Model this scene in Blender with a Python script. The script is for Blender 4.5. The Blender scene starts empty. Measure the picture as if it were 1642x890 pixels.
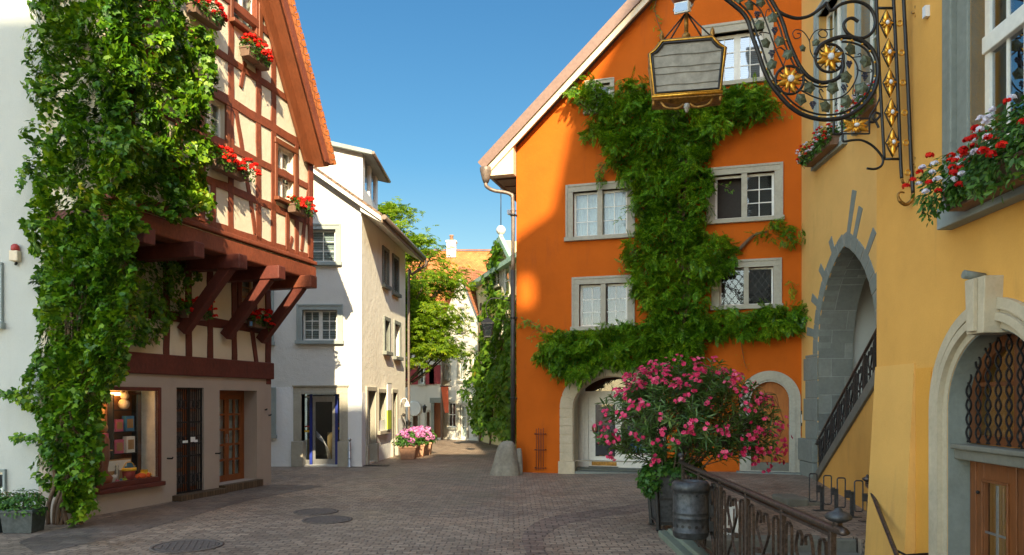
import bpy, math, random
import numpy as np
from mathutils import Vector, Matrix, noise
from mathutils.geometry import tessellate_polygon
random.seed(7)
rng = np.random.default_rng(11)
PI = math.pi

# ------------------------------------------------------------------ camera, world, sun, exposure
F, CX, CY, H = 1200.0, 821.0, 640.0, 2.0        # focal length and principal point in photograph pixels, eye height
scene = bpy.context.scene
C = scene.collection
cam_d = bpy.data.cameras.new("camera"); cam = bpy.data.objects.new("camera", cam_d); C.objects.link(cam)
cam.location = (0, 0, H); cam.rotation_euler = (PI / 2, 0, 0)
cam_d.sensor_width = 36; cam_d.lens = 36 * F / 1642; cam_d.shift_y = (640 - 445) / 1642
cam_d.clip_start = 0.05; cam_d.clip_end = 2000
scene.camera = cam
SUN_DIR = Vector((-0.13, 1.0, -0.60))            # the way the light travels
world = bpy.data.worlds.new("World"); scene.world = world; world.use_nodes = True
nt = world.node_tree; nt.nodes.clear()
sky = nt.nodes.new("ShaderNodeTexSky"); sky.sky_type = 'NISHITA'; sky.sun_disc = False
sky.sun_elevation = math.atan2(0.60, math.hypot(0.13, 1)); sky.sun_rotation = math.radians(172.6)
sky.altitude = 300; sky.air_density = 1.0; sky.dust_density = 0.3; sky.ozone_density = 2.2
bg = nt.nodes.new("ShaderNodeBackground"); bg.inputs[1].default_value = 0.15
wo = nt.nodes.new("ShaderNodeOutputWorld")
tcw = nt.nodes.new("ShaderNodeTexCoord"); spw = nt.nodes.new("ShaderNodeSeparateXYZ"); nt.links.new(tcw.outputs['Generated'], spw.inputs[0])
rw = nt.nodes.new("ShaderNodeValToRGB"); nt.links.new(spw.outputs[2], rw.inputs[0]); ew = rw.color_ramp.elements   # sky tint by height: dimmed blue low down, warm overhead to warm the shade
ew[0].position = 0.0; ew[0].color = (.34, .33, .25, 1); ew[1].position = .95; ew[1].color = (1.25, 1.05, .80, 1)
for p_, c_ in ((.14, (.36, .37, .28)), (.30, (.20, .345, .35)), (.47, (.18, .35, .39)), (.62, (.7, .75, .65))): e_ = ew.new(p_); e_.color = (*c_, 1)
sth = nt.nodes.new("ShaderNodeMapRange"); sth.interpolation_type = 'SMOOTHSTEP'; sth.inputs[1].default_value = -.25; sth.inputs[2].default_value = .30   # boost added to the sunward half of the sky, brightening and warming the shade
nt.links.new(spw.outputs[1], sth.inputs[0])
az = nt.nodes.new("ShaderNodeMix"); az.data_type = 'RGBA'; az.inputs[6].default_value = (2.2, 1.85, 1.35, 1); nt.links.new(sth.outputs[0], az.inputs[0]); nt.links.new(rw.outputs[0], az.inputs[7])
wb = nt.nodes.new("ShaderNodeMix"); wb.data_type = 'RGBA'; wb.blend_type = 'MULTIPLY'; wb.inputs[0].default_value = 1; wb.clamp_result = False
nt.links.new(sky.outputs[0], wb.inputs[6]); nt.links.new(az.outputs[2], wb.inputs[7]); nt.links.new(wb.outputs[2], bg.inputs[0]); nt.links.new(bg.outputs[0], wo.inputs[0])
sun_d = bpy.data.lights.new("sun", 'SUN'); sun_d.energy = 4.5; sun_d.angle = math.radians(0.4); sun_d.color = (1.0, 0.84, 0.56)
sun = bpy.data.objects.new("sun", sun_d); C.objects.link(sun)
sun.rotation_euler = SUN_DIR.to_track_quat('-Z', 'Y').to_euler(); sun.location = (3, -20, 30)
vs = scene.view_settings
vs.view_transform = 'Standard'; vs.look = 'None'; vs.exposure = 1.5; vs.gamma = 1.0; vs.use_curve_mapping = False
scene.cycles.max_bounces = 8; scene.cycles.transparent_max_bounces = 16

# ------------------------------------------------------------------ helpers
def P(px, py, Y):
    return Vector(((px - CX) / F * Y, Y, H + (CY - py) / F * Y))

def gz(x, y):
    s = min(1, max(0, (x - 1.2) / 4.5)); s = s * s * (3 - 2 * s)
    return 0.17 * s

class Facade:
    """A vertical wall plane: local x runs along it, local y into the building, local z up."""
    def __init__(self, ox, oy, dx, dy):
        l = math.hypot(dx, dy); self.o = Vector((ox, oy)); self.d = Vector((dx / l, dy / l))
        self.n = Vector((self.d.y, -self.d.x)); self.ang = math.atan2(dy, dx)
    def uv(self, px, py, w=0.0):
        r = Vector(((px - CX) / F, 1.0)); t = (w + self.o.dot(self.n)) / r.dot(self.n)
        p = r * t
        return (p - self.o).dot(self.d), H + (CY - py) / F * t
    def u(self, px, w=0.0): return self.uv(px, 0, w)[0]
    def z(self, px, py, w=0.0): return self.uv(px, py, w)[1]
    def world(self, u, z, w=0.0):
        p = self.o + self.d * u + self.n * w
        return Vector((p.x, p.y, z))

def tag(o, label=None, cat=None, group=None, kind=None):
    if label: o["label"] = label
    if cat: o["category"] = cat
    if group: o["group"] = group
    if kind: o["kind"] = kind
    return o

def thing(name, label, cat, loc=(0, 0, 0), rz=0.0, group=None):
    o = bpy.data.objects.new(name, None); C.objects.link(o); o.empty_display_size = 0.2
    o.location = loc; o.rotation_euler = (0, 0, rz)
    return tag(o, label, cat, group)

def facade_thing(fr, name, label, cat, group=None):
    return thing(name, label, cat, (fr.o.x, fr.o.y, 0), fr.ang, group)

def finish(o, parent, world_coords=False):
    C.objects.link(o)
    if parent is not None:
        o.parent = parent
        if world_coords:
            par = parent; loc = Vector((0, 0, 0))
            while par is not None:
                loc += par.location; par = par.parent
            for v in o.data.vertices: v.co -= loc
    return o

def add_uv(me):
    uvl = me.uv_layers.new(name="UVMap")
    for p in me.polygons:
        n = p.normal
        if abs(n.z) > 0.97: t = Vector((1, 0, 0)); b = Vector((0, 1, 0))
        else:
            t = Vector((-n.y, n.x, 0)); t.normalize(); b = n.cross(t)
        for li in p.loop_indices:
            c = me.vertices[me.loops[li].vertex_index].co
            uvl.data[li].uv = (c.dot(t), c.dot(b))

class MB:
    def __init__(self): self.v = []; self.f = []; self.sm = []
    def add(self, vs, fs, smooth=False):
        k = len(self.v); self.v += [tuple(a) for a in vs]
        for f in fs: self.f.append(tuple(k + i for i in f)); self.sm.append(smooth)
        return self
    def box(self, x0, x1, y0, y1, z0, z1):
        if x0 > x1: x0, x1 = x1, x0
        if y0 > y1: y0, y1 = y1, y0
        if z0 > z1: z0, z1 = z1, z0
        vs = [(x0,y0,z0),(x1,y0,z0),(x1,y1,z0),(x0,y1,z0),(x0,y0,z1),(x1,y0,z1),(x1,y1,z1),(x0,y1,z1)]
        return self.add(vs, [(0,3,2,1),(4,5,6,7),(0,1,5,4),(1,2,6,5),(2,3,7,6),(3,0,4,7)])
    def hexa(self, a, b):
        """two quads a (front, counter-clockwise seen from outside) and b behind it"""
        return self.add(list(a) + list(b), [(0,1,2,3),(7,6,5,4),(0,4,5,1),(1,5,6,2),(2,6,7,3),(3,7,4,0)])
    def bar(self, p, q, w, h, up=(0, 0, 1)):
        """a rectangular bar from p to q, w across and h along 'up'"""
        p = Vector(p); q = Vector(q); d = (q - p).normalized(); up = Vector(up)
        s = d.cross(up)
        if s.length < 1e-5: s = d.cross(Vector((0, 1, 0)))
        s.normalize(); t = s.cross(d).normalized()
        s *= w / 2; t *= h / 2
        return self.hexa([p - s - t, p + s - t, p + s + t, p - s + t][::-1], [q - s - t, q + s - t, q + s + t, q - s + t][::-1])
    def slab(self, poly, y0, y1, holes=(), wob=0):
        """polygon in the facade plane (x, z) from depth y0 (front) to y1 (back)"""
        loops = [list(poly)] + [list(h) for h in holes]
        tris = tessellate_polygon([[Vector((a, b, 0)) for a, b in lp] for lp in loops])
        flat = [p for lp in loops for p in lp]; n = len(flat)
        vs = [(a, y0, b) for a, b in flat] + [(a, y1, b) for a, b in flat]
        fs = []
        for t in tris:
            a, b, c = (flat[i] for i in t)
            cr = (b[0]-a[0])*(c[1]-a[1]) - (b[1]-a[1])*(c[0]-a[0])
            if abs(cr) < 1e-9: continue
            if cr < 0: t = (t[0], t[2], t[1])
            fs.append(tuple(t)); fs.append((n+t[0], n+t[2], n+t[1]))
        k = 0
        for j, lp in enumerate(loops):
            m = len(lp); area = sum(lp[i][0]*lp[(i+1)%m][1]-lp[(i+1)%m][0]*lp[i][1] for i in range(m))
            flip = (area > 0) != (j == 0)
            for i in range(m):
                a, b = k+i, k+(i+1)%m
                fs.append((a, n+a, n+b, b) if not flip else (a, b, n+b, n+a))
            k += m
        return self.add(vs, fs)
    def tube(self, pts, r, n=8, closed=False, cap=True, flat=1.0):
        pts = [Vector(p) for p in pts]; m = len(pts)
        if m < 2: return self
        rs = r if isinstance(r, (list, tuple)) else [r]*m
        tg = []
        for i in range(m):
            a = pts[(i-1) % m] if (closed or i > 0) else pts[i]
            b = pts[(i+1) % m] if (closed or i < m-1) else pts[i]
            d = b - a; tg.append(d.normalized() if d.length > 1e-9 else Vector((0,0,1)))
        ref = Vector((0, 0, 1)) if abs(tg[0].z) < 0.9 else Vector((1, 0, 0))
        x = tg[0].cross(ref).normalized(); vs = []
        for i in range(m):
            x = (x - tg[i]*x.dot(tg[i]))
            if x.length < 1e-6: x = tg[i].orthogonal()
            x.normalize(); y = tg[i].cross(x)
            for k in range(n):
                a = 2*PI*k/n; vs.append(pts[i] + (x*math.cos(a)*flat + y*math.sin(a))*rs[i])
        fs = []
        for i in range(m if closed else m-1):
            j = (i+1) % m
            for k in range(n): fs.append((i*n+k, i*n+(k+1)%n, j*n+(k+1)%n, j*n+k))
        self.add(vs, fs, True)
        if cap and not closed:
            k0 = len(self.v) - m*n
            self.f.append(tuple(k0+k for k in range(n))[::-1]); self.sm.append(False)
            self.f.append(tuple(k0+(m-1)*n+k for k in range(n))); self.sm.append(False)
        return self
    def strap(self, pts, wy, t):
        """flat iron strap following pts in the x-z plane: wy deep along y, t thick in the plane"""
        pts = [Vector(p) for p in pts]; m = len(pts); vs = []
        for i in range(m):
            d = (pts[min(i+1, m-1)] - pts[max(i-1, 0)]); d.y = 0; d.normalize()
            nn = Vector((-d.z, 0, d.x)) * t/2; yy = Vector((0, wy/2, 0))
            for s in (-nn-yy, nn-yy, nn+yy, -nn+yy): vs.append(pts[i] + s)
        fs = [(3,2,1,0), (m*4-4, m*4-3, m*4-2, m*4-1)]
        for i in range(m-1):
            for k in range(4): fs.append((i*4+k, i*4+(k+1)%4, i*4+4+(k+1)%4, i*4+4+k))
        return self.add(vs, fs)
    def lathe(self, prof, c=(0, 0, 0), n=16, sx=1, sy=1):
        c = Vector(c); vs = []; m = len(prof)
        for r, z in prof:
            for k in range(n):
                a = 2*PI*k/n; vs.append(c + Vector((r*math.cos(a)*sx, r*math.sin(a)*sy, z)))
        fs = [(i*n+k, i*n+(k+1)%n, (i+1)*n+(k+1)%n, (i+1)*n+k) for i in range(m-1) for k in range(n)]
        self.add(vs, fs, True)
        k0 = len(self.v) - m*n
        self.f.append(tuple(k0+k for k in range(n))[::-1]); self.sm.append(False)
        self.f.append(tuple(k0+(m-1)*n+k for k in range(n))); self.sm.append(False)
        return self
    def ball(self, c, r, n=10, sx=1, sy=1, sz=1):
        prof = [(max(1e-4, r*math.sin(PI*i/n)), -r*sz*math.cos(PI*i/n)) for i in range(n+1)]
        return self.lathe(prof, c, max(8, n), sx, sy)
    def build(self, name, m, parent=None, world=False, bevel=0, uv=True):
        me = bpy.data.meshes.new(name); me.from_pydata(self.v, [], self.f); me.update()
        if m is not None: me.materials.append(m)
        me.polygons.foreach_set("use_smooth", self.sm)
        o = bpy.data.objects.new(name, me); finish(o, parent, world)
        if uv: me.update(); add_uv(me)
        if bevel:
            b = o.modifiers.new("bevel", 'BEVEL'); b.width = bevel; b.segments = 2; b.limit_method = 'ANGLE'; b.angle_limit = math.radians(40)
        return o

def rect(x0, x1, z0, z1): return [(x0, z0), (x1, z0), (x1, z1), (x0, z1)]
def arch(xc, r, zb, zs, n=20, rx=None):
    rx = rx or r
    return [(xc - rx, zb), (xc + rx, zb)] + [(xc + rx*math.cos(PI*i/n), zs + r*math.sin(PI*i/n)) for i in range(n+1)]
def spline(pts, k=8, closed=False):
    pts = [Vector(p) for p in pts]; m = len(pts); out = []
    for i in range(m if closed else m-1):
        p0 = pts[(i-1) % m] if (closed or i > 0) else pts[i]
        p1, p2 = pts[i], pts[(i+1) % m]
        p3 = pts[(i+2) % m] if (closed or i < m-2) else p2
        for j in range(k):
            t = j/k
            out.append(0.5*((2*p1)+(-p0+p2)*t+(2*p0-5*p1+4*p2-p3)*t*t+(-p0+3*p1-3*p2+p3)*t**3))
    if not closed: out.append(pts[-1])
    return out
def copy_tree(o, parent=None):
    c = o.copy(); C.objects.link(c)
    if parent is not None: c.parent = parent
    for ch in list(o.children): copy_tree(ch, c)
    return c

# ------------------------------------------------------------------ foliage
def leaf_cloud(name, m, parent, pos, nrm, tip, size, tmpl, world=True):
    """many small leaves as one mesh; pos, nrm, tip (N,3), size (N,)"""
    tv, tf = tmpl; tv = np.array(tv, float); k = len(tv); N = len(pos)
    if N == 0: return None
    pos = np.array(pos, float)
    nrm = nrm/np.linalg.norm(nrm, axis=1, keepdims=True)
    tip = tip - nrm*(tip*nrm).sum(1, keepdims=True); tip = tip/(np.linalg.norm(tip, axis=1, keepdims=True)+1e-9)
    sx = np.cross(tip, nrm); size = np.asarray(size, float)
    V = pos[:, None, :] + size[:, None, None]*(tv[None, :, 0:1]*sx[:, None, :] + tv[None, :, 1:2]*tip[:, None, :] + tv[None, :, 2:3]*nrm[:, None, :])
    if world and parent is not None:
        loc = Vector((0, 0, 0)); par = parent
        while par is not None: loc += par.location; par = par.parent
        V -= np.array(loc)
    V = V.reshape(-1, 3)
    lens = np.array([len(f) for f in tf]); idx = np.concatenate([np.array(f) for f in tf])
    loops = (np.arange(N)[:, None]*k + idx[None, :]).reshape(-1)
    tot = np.tile(lens, N); start = np.concatenate([[0], np.cumsum(tot)[:-1]])
    me = bpy.data.meshes.new(name); me.vertices.add(len(V)); me.vertices.foreach_set("co", V.reshape(-1))
    me.loops.add(len(loops)); me.loops.foreach_set("vertex_index", loops.astype(np.int32))
    me.polygons.add(len(tot)); me.polygons.foreach_set("loop_start", start.astype(np.int32)); me.polygons.foreach_set("loop_total", tot.astype(np.int32))
    me.update(calc_edges=True); me.validate(); me.materials.append(m)
    o = bpy.data.objects.new(name, me); C.objects.link(o)
    if parent is not None: o.parent = parent
    return o

IVY = ([(0,0,0),(.34,.02,.03),(.55,.34,-.04),(.27,.5,.05),(0,1,-.1),(-.27,.5,.05),(-.55,.34,-.04),(-.34,.02,.03),(0,.4,-.03)],
       [(0,1,2,3,8),(8,3,4),(8,4,5),(0,8,5,6,7)])
OVAL = ([(0,0,0),(.22,.3,.05),(.2,.65,.03),(0,1,-.08),(-.2,.65,.03),(-.22,.3,.05)], [(0,1,2,3),(0,3,4,5)])
LANCE = ([(0,0,0),(.075,.3,.03),(.06,.7,.02),(0,1,-.08),(-.06,.7,.02),(-.075,.3,.03)], [(0,1,2,3),(0,3,4,5)])
def frond(n=6, w=.17, l=.36):
    v = []; f = []
    for i in range(n):
        t = (i+.6)/n; y = t*.85; L = l*(1-.45*abs(t-.45)*1.3)
        for s in (-1, 1):
            a = math.radians(52 - 22*t); dx, dy = math.sin(a)*s, math.cos(a)
            px, py = dy*s*w*.32, -dx*s*w*.32
            z = -.12*t*t
            k = len(v)
            v += [(0, y, z), (dx*L*.5+px, y+dy*L*.5+py, z+.03), (dx*L, y+dy*L, z-.07), (dx*L*.5-px, y+dy*L*.5-py, z+.03)]
            f.append((k, k+1, k+2, k+3))
    k = len(v); v += [(0, .8, -.1), (w*.35, 1, -.13), (0, 1.22, -.2), (-w*.35, 1, -.13)]; f.append((k, k+1, k+2, k+3))
    return v, f
FROND = frond()
def palm(n=6):
    v = []; f = []
    for i in range(n):
        a = math.radians(-100 + 200*i/(n-1)); L = 1-.25*abs(i-(n-1)/2)/((n-1)/2)
        c, s = math.cos(a), math.sin(a); k = len(v)
        for x, y, z in ((0,0,0),(.12,.55,.03),(.09,.85,0),(0,1,-.1),(-.09,.85,0),(-.12,.55,.03)):
            x *= L; y *= L; v.append((x*c + y*s, -x*s + y*c, z - .12*y))
        f += [(k, k+1, k+2, k+3), (k, k+3, k+4, k+5)]
    return v, f
PALM = palm()
def flower(n=5, cup=.25):
    v = [(0, 0, 0)]; f = []
    for i in range(n):
        a = 2*PI*i/n; da = PI/n*.95; k = len(v)
        v += [(math.cos(a-da)*.7, math.sin(a-da)*.7, cup*.7), (math.cos(a)*1.05, math.sin(a)*1.05, cup), (math.cos(a+da)*.7, math.sin(a+da)*.7, cup*.7)]
        f.append((0, k, k+1, k+2))
    return v, f
FLOWER = flower()

def in_poly(x, y, poly):
    inside = np.zeros(len(x), bool); n = len(poly)
    for i in range(n):
        x0, y0 = poly[i]; x1, y1 = poly[(i+1) % n]
        c = ((y0 > y) != (y1 > y)) & (x < (x1-x0)*(y-y0)/((y1-y0) if y1 != y0 else 1e-9)+x0)
        inside ^= c
    return inside
def fbm(x, z, s, seed=0):
    return np.array([noise.fractal(Vector((a*s, b*s, seed)), 1.0, 2.0, 3) for a, b in zip(x, z)])
def sample(poly, per_m2, rag=.12, seed=0):
    xs = [p[0] for p in poly]; zs = [p[1] for p in poly]
    A = (max(xs)-min(xs)+.4)*(max(zs)-min(zs)+.4); n = int(A*per_m2)
    x = rng.uniform(min(xs)-.2, max(xs)+.2, n); z = rng.uniform(min(zs)-.2, max(zs)+.2, n)
    ok = in_poly(x + rag*fbm(x, z, 2.2, seed+3.3), z + rag*fbm(x, z, 2.2, seed+7.7), poly)
    return x[ok], z[ok]
def wall_leaves(name, m, parent, fr, poly_uv, per_m2, w0, depth, size, tmpl, bump=1.4, droop=1.0, rag=.12, seed=0, face=0.9):
    """leaves in tufts over a wall: the tufts swell out from the wall plane"""
    x, z = sample(poly_uv, per_m2, rag, seed); N = len(x)
    b = np.clip(fbm(x, z*.8, bump, seed)*.8+.45, 0, 1.25)
    w = w0 + depth*b*(rng.uniform(.55, 1.0, N)**.6) + rng.normal(0, .015, N)
    d = np.array([fr.d.x, fr.d.y, 0]); n = np.array([fr.n.x, fr.n.y, 0]); o = np.array([fr.o.x, fr.o.y, 0])
    pos = o + x[:, None]*d + w[:, None]*n + z[:, None]*np.array([0, 0, 1.])
    e = .05
    gx = (fbm(x+e, z, bump, seed)-fbm(x-e, z, bump, seed))*depth*.75/(2*e); gzz = (fbm(x, z+e, bump, seed)-fbm(x, z-e, bump, seed))*depth*.75/(2*e)
    nr = n*face - gx[:, None]*d*1.2 + (-gzz[:, None]*1.2 + .45)*np.array([0, 0, 1.]) + rng.normal(0, .33, (N, 3))
    tp = -np.array([0, 0, 1.])*droop + n*.35 + rng.normal(0, .45, (N, 3))
    return leaf_cloud(name, m, parent, pos, nr, tp, size*rng.uniform(.6, 1.25, N), tmpl)

# ------------------------------------------------------------------ materials
def nodes(name):
    m = bpy.data.materials.new(name); m.use_nodes = True; t = m.node_tree
    return m, t, t.nodes["Principled BSDF"]
def rgb(c): return (c[0], c[1], c[2], 1)
def noise_node(t, scale, detail=5, rough=.6, coord='Object', vec=None, stretch=None):
    tc = t.nodes.new("ShaderNodeTexCoord"); n = t.nodes.new("ShaderNodeTexNoise")
    n.inputs['Scale'].default_value = scale; n.inputs['Detail'].default_value = detail; n.inputs['Roughness'].default_value = rough
    src = vec or tc.outputs[coord]
    if stretch:
        mp = t.nodes.new("ShaderNodeMapping"); mp.inputs['Scale'].default_value = stretch; t.links.new(src, mp.inputs[0]); src = mp.outputs[0]
    t.links.new(src, n.inputs['Vector']); return n
def ramp(t, fac, stops):
    r = t.nodes.new("ShaderNodeValToRGB"); e = r.color_ramp.elements
    while len(e) < len(stops): e.new(.5)
    for i, (p, c) in enumerate(stops): e[i].position = p; e[i].color = rgb(c)
    t.links.new(fac, r.inputs[0]); return r
def mixc(t, fac, a, b, mode='MIX'):
    n = t.nodes.new("ShaderNodeMix"); n.data_type = 'RGBA'; n.blend_type = mode
    for s, v in ((0, fac), (6, a), (7, b)):
        if isinstance(v, (int, float)): n.inputs[s].default_value = v
        elif isinstance(v, tuple): n.inputs[s].default_value = rgb(v)
        else: t.links.new(v, n.inputs[s])
    return n.outputs[2]
def bumpn(t, p, h, strength, dist, prev=None):
    b = t.nodes.new("ShaderNodeBump"); b.inputs['Strength'].default_value = strength; b.inputs['Distance'].default_value = dist
    t.links.new(h, b.inputs['Height'])
    if prev is not None: t.links.new(prev.outputs[0], b.inputs['Normal'])
    t.links.new(b.outputs[0], p.inputs['Normal']); return b
def sc(c, k): return tuple(min(1, a*k) for a in c)

def plaster(name, col, var=.12, bump=.4, grain=60, rough=.9, dirt=(.25,.22,.18), dirt_amt=.25, patch=None):
    m, t, p = nodes(name); p.inputs['Roughness'].default_value = rough
    p.inputs['Specular IOR Level'].default_value = .25
    big = noise_node(t, .9, 6, .62); r = ramp(t, big.outputs[0], [(.3, sc(col, 1-var)), (.55, col), (.75, sc(col, 1+var*.6))])
    st = noise_node(t, 1.6, 6, .65, stretch=(1.5, 1.5, .28))
    rr = t.nodes.new("ShaderNodeMapRange"); rr.inputs[1].default_value = .58; rr.inputs[2].default_value = .78; rr.inputs[3].default_value = 0; rr.inputs[4].default_value = dirt_amt
    t.links.new(st.outputs[0], rr.inputs[0])
    c = mixc(t, rr.outputs[0], r.outputs[0], dirt)
    fine = noise_node(t, grain, 4, .6); c = mixc(t, .1, c, fine.outputs[0], 'OVERLAY')
    t.links.new(c, p.inputs['Base Color'])
    mid = noise_node(t, 5, 5, .6)
    b = bumpn(t, p, mid.outputs[0], bump*.7, .05); bumpn(t, p, fine.outputs[0], bump, .012, b); return m
def wood(name, col, var=.35, rough=.55, scale=6, grain=(1, 1, .12), bump=.5, chips=None):
    m, t, p = nodes(name); p.inputs['Roughness'].default_value = rough
    n = noise_node(t, scale*5, 6, .6, stretch=grain); r = ramp(t, n.outputs[0], [(.3, sc(col, 1-var)), (.55, col), (.8, sc(col, 1+var*.7))])
    c = r.outputs[0]
    big = noise_node(t, 2.2, 5, .6); c = mixc(t, .35, c, ramp(t, big.outputs[0], [(.35, sc(col, .6)), (.65, sc(col, 1.25))]).outputs[0])
    if chips:
        ch = noise_node(t, 38, 3, .7); k = t.nodes.new("ShaderNodeMapRange"); k.inputs[1].default_value = .66; k.inputs[2].default_value = .7
        t.links.new(ch.outputs[0], k.inputs[0]); c = mixc(t, k.outputs[0], c, chips)
    t.links.new(c, p.inputs['Base Color']); bumpn(t, p, n.outputs[0], bump, .01); return m
def paint(name, col, rough=.5, var=.08, metal=0, bump=.1, scale=12):
    m, t, p = nodes(name); p.inputs['Roughness'].default_value = rough; p.inputs['Metallic'].default_value = metal
    n = noise_node(t, scale, 5, .65); r = ramp(t, n.outputs[0], [(.3, sc(col, 1-var*1.6)), (.7, sc(col, 1+var))]); t.links.new(r.outputs[0], p.inputs['Base Color'])
    bumpn(t, p, n.outputs[0], bump, .01); return m
def stone(name, col, var=.18, bump=.5, scale=14, bricks=None, mortar=.6, rough=.85):
    m, t, p = nodes(name); p.inputs['Roughness'].default_value = rough; p.inputs['Specular IOR Level'].default_value = .3
    n = noise_node(t, scale, 8, .68); r = ramp(t, n.outputs[0], [(.3, sc(col, 1-var)), (.7, sc(col, 1+var))]); c = r.outputs[0]
    big = noise_node(t, 2.0, 5, .6); c = mixc(t, .4, c, ramp(t, big.outputs[0], [(.3, sc(col, .72)), (.7, sc(col, 1.2))]).outputs[0])
    prev = None
    if bricks:
        tc = t.nodes.new("ShaderNodeTexCoord"); b = t.nodes.new("ShaderNodeTexBrick"); t.links.new(tc.outputs['UV'], b.inputs['Vector'])
        b.inputs['Scale'].default_value = 1; b.inputs['Brick Width'].default_value = bricks[0]; b.inputs['Row Height'].default_value = bricks[1]
        b.inputs['Mortar Size'].default_value = bricks[2]; b.inputs['Mortar Smooth'].default_value = .3
        b.inputs['Color1'].default_value = (.72, .72, .72, 1); b.inputs['Color2'].default_value = (1.1, 1.08, 1.05, 1); b.inputs['Mortar'].default_value = (mortar,)*3 + (1,)
        c = mixc(t, 1.0, c, b.outputs[0], 'MULTIPLY')
        inv = t.nodes.new("ShaderNodeMath"); inv.operation = 'SUBTRACT'; inv.inputs[0].default_value = 1; t.links.new(b.outputs['Fac'], inv.inputs[1])
        prev = bumpn(t, p, inv.outputs[0], .6, .02)
    t.links.new(c, p.inputs['Base Color']); bumpn(t, p, n.outputs[0], bump, .02, prev); return m
def tiles(name, c1, c2, w=.18, h=.16):
    m, t, p = nodes(name); p.inputs['Roughness'].default_value = .85
    tc = t.nodes.new("ShaderNodeTexCoord"); b = t.nodes.new("ShaderNodeTexBrick"); t.links.new(tc.outputs['UV'], b.inputs['Vector'])
    b.inputs['Scale'].default_value = 1; b.inputs['Brick Width'].default_value = w; b.inputs['Row Height'].default_value = h; b.inputs['Mortar Size'].default_value = .012; b.inputs['Mortar Smooth'].default_value = .6
    b.inputs['Color1'].default_value = rgb(c1); b.inputs['Color2'].default_value = rgb(c2); b.inputs['Mortar'].default_value = rgb(sc(c1, .35))
    n = noise_node(t, 1.3, 6, .7); c = mixc(t, .45, b.outputs[0], ramp(t, n.outputs[0], [(.35, sc(c1, .45)), (.65, sc(c2, 1.3))]).outputs[0])
    t.links.new(c, p.inputs['Base Color'])
    inv = t.nodes.new("ShaderNodeMath"); inv.operation = 'SUBTRACT'; inv.inputs[0].default_value = 1; t.links.new(b.outputs['Fac'], inv.inputs[1])
    bumpn(t, p, inv.outputs[0], .9, .04); return m
def leafmat(name, stops, trans=.35, rough=.45, spec=.4, tcol=None):
    m, t, p = nodes(name); p.inputs['Roughness'].default_value = rough; p.inputs['Specular IOR Level'].default_value = spec
    g = t.nodes.new("ShaderNodeNewGeometry"); n = noise_node(t, 1.1, 3, .5)
    a = t.nodes.new("ShaderNodeMath"); a.operation = 'MULTIPLY_ADD'; a.inputs[1].default_value = .65; t.links.new(g.outputs['Random Per Island'], a.inputs[0])
    b = t.nodes.new("ShaderNodeMath"); b.operation = 'MULTIPLY_ADD'; b.inputs[1].default_value = .9; b.inputs[2].default_value = -.28; t.links.new(n.outputs[0], b.inputs[0]); t.links.new(b.outputs[0], a.inputs[2])
    r = ramp(t, a.outputs[0], stops); t.links.new(r.outputs[0], p.inputs['Base Color'])
    if trans:
        tr = t.nodes.new("ShaderNodeBsdfTranslucent"); mx = t.nodes.new("ShaderNodeMixShader"); mx.inputs[0].default_value = trans
        tc = mixc(t, 1.0, r.outputs[0], tcol or (1.6, 1.5, .5), 'MULTIPLY'); t.links.new(tc, tr.inputs[0])
        out = t.nodes["Material Output"]; t.links.new(p.outputs[0], mx.inputs[1]); t.links.new(tr.outputs[0], mx.inputs[2]); t.links.new(mx.outputs[0], out.inputs[0])
    return m
def glassmat(name, tint=(.8, .85, .85), refl=.03, wave=.15):
    m, t, p = nodes(name); t.nodes.remove(p); out = t.nodes["Material Output"]
    tr = t.nodes.new("ShaderNodeBsdfTransparent"); tr.inputs[0].default_value = rgb(tint)
    gl = t.nodes.new("ShaderNodeBsdfGlossy"); gl.inputs['Roughness'].default_value = .02; gl.inputs[0].default_value = (.95, .97, 1, 1)
    fr = t.nodes.new("ShaderNodeFresnel"); fr.inputs[0].default_value = 1.5
    ad = t.nodes.new("ShaderNodeMath"); ad.operation = 'ADD'; ad.inputs[1].default_value = refl; ad.use_clamp = True; t.links.new(fr.outputs[0], ad.inputs[0])
    ge = t.nodes.new('ShaderNodeNewGeometry'); fb = t.nodes.new('ShaderNodeMath'); fb.operation = 'SUBTRACT'; fb.inputs[0].default_value = 1; t.links.new(ge.outputs['Backfacing'], fb.inputs[1])
    fm = t.nodes.new('ShaderNodeMath'); fm.operation = 'MULTIPLY'; t.links.new(ad.outputs[0], fm.inputs[0]); t.links.new(fb.outputs[0], fm.inputs[1])
    n = noise_node(t, 1.3, 2, .5); b = t.nodes.new("ShaderNodeBump"); b.inputs['Strength'].default_value = wave; b.inputs['Distance'].default_value = .02
    t.links.new(n.outputs[0], b.inputs['Height']); t.links.new(b.outputs[0], gl.inputs['Normal'])
    mx = t.nodes.new("ShaderNodeMixShader"); t.links.new(fm.outputs[0], mx.inputs[0]); t.links.new(tr.outputs[0], mx.inputs[1]); t.links.new(gl.outputs[0], mx.inputs[2]); t.links.new(mx.outputs[0], out.inputs[0])
    return m
def glow(name, col, s):
    m, t, p = nodes(name); p.inputs['Emission Color'].default_value = rgb(col); p.inputs['Emission Strength'].default_value = s; return m

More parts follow.
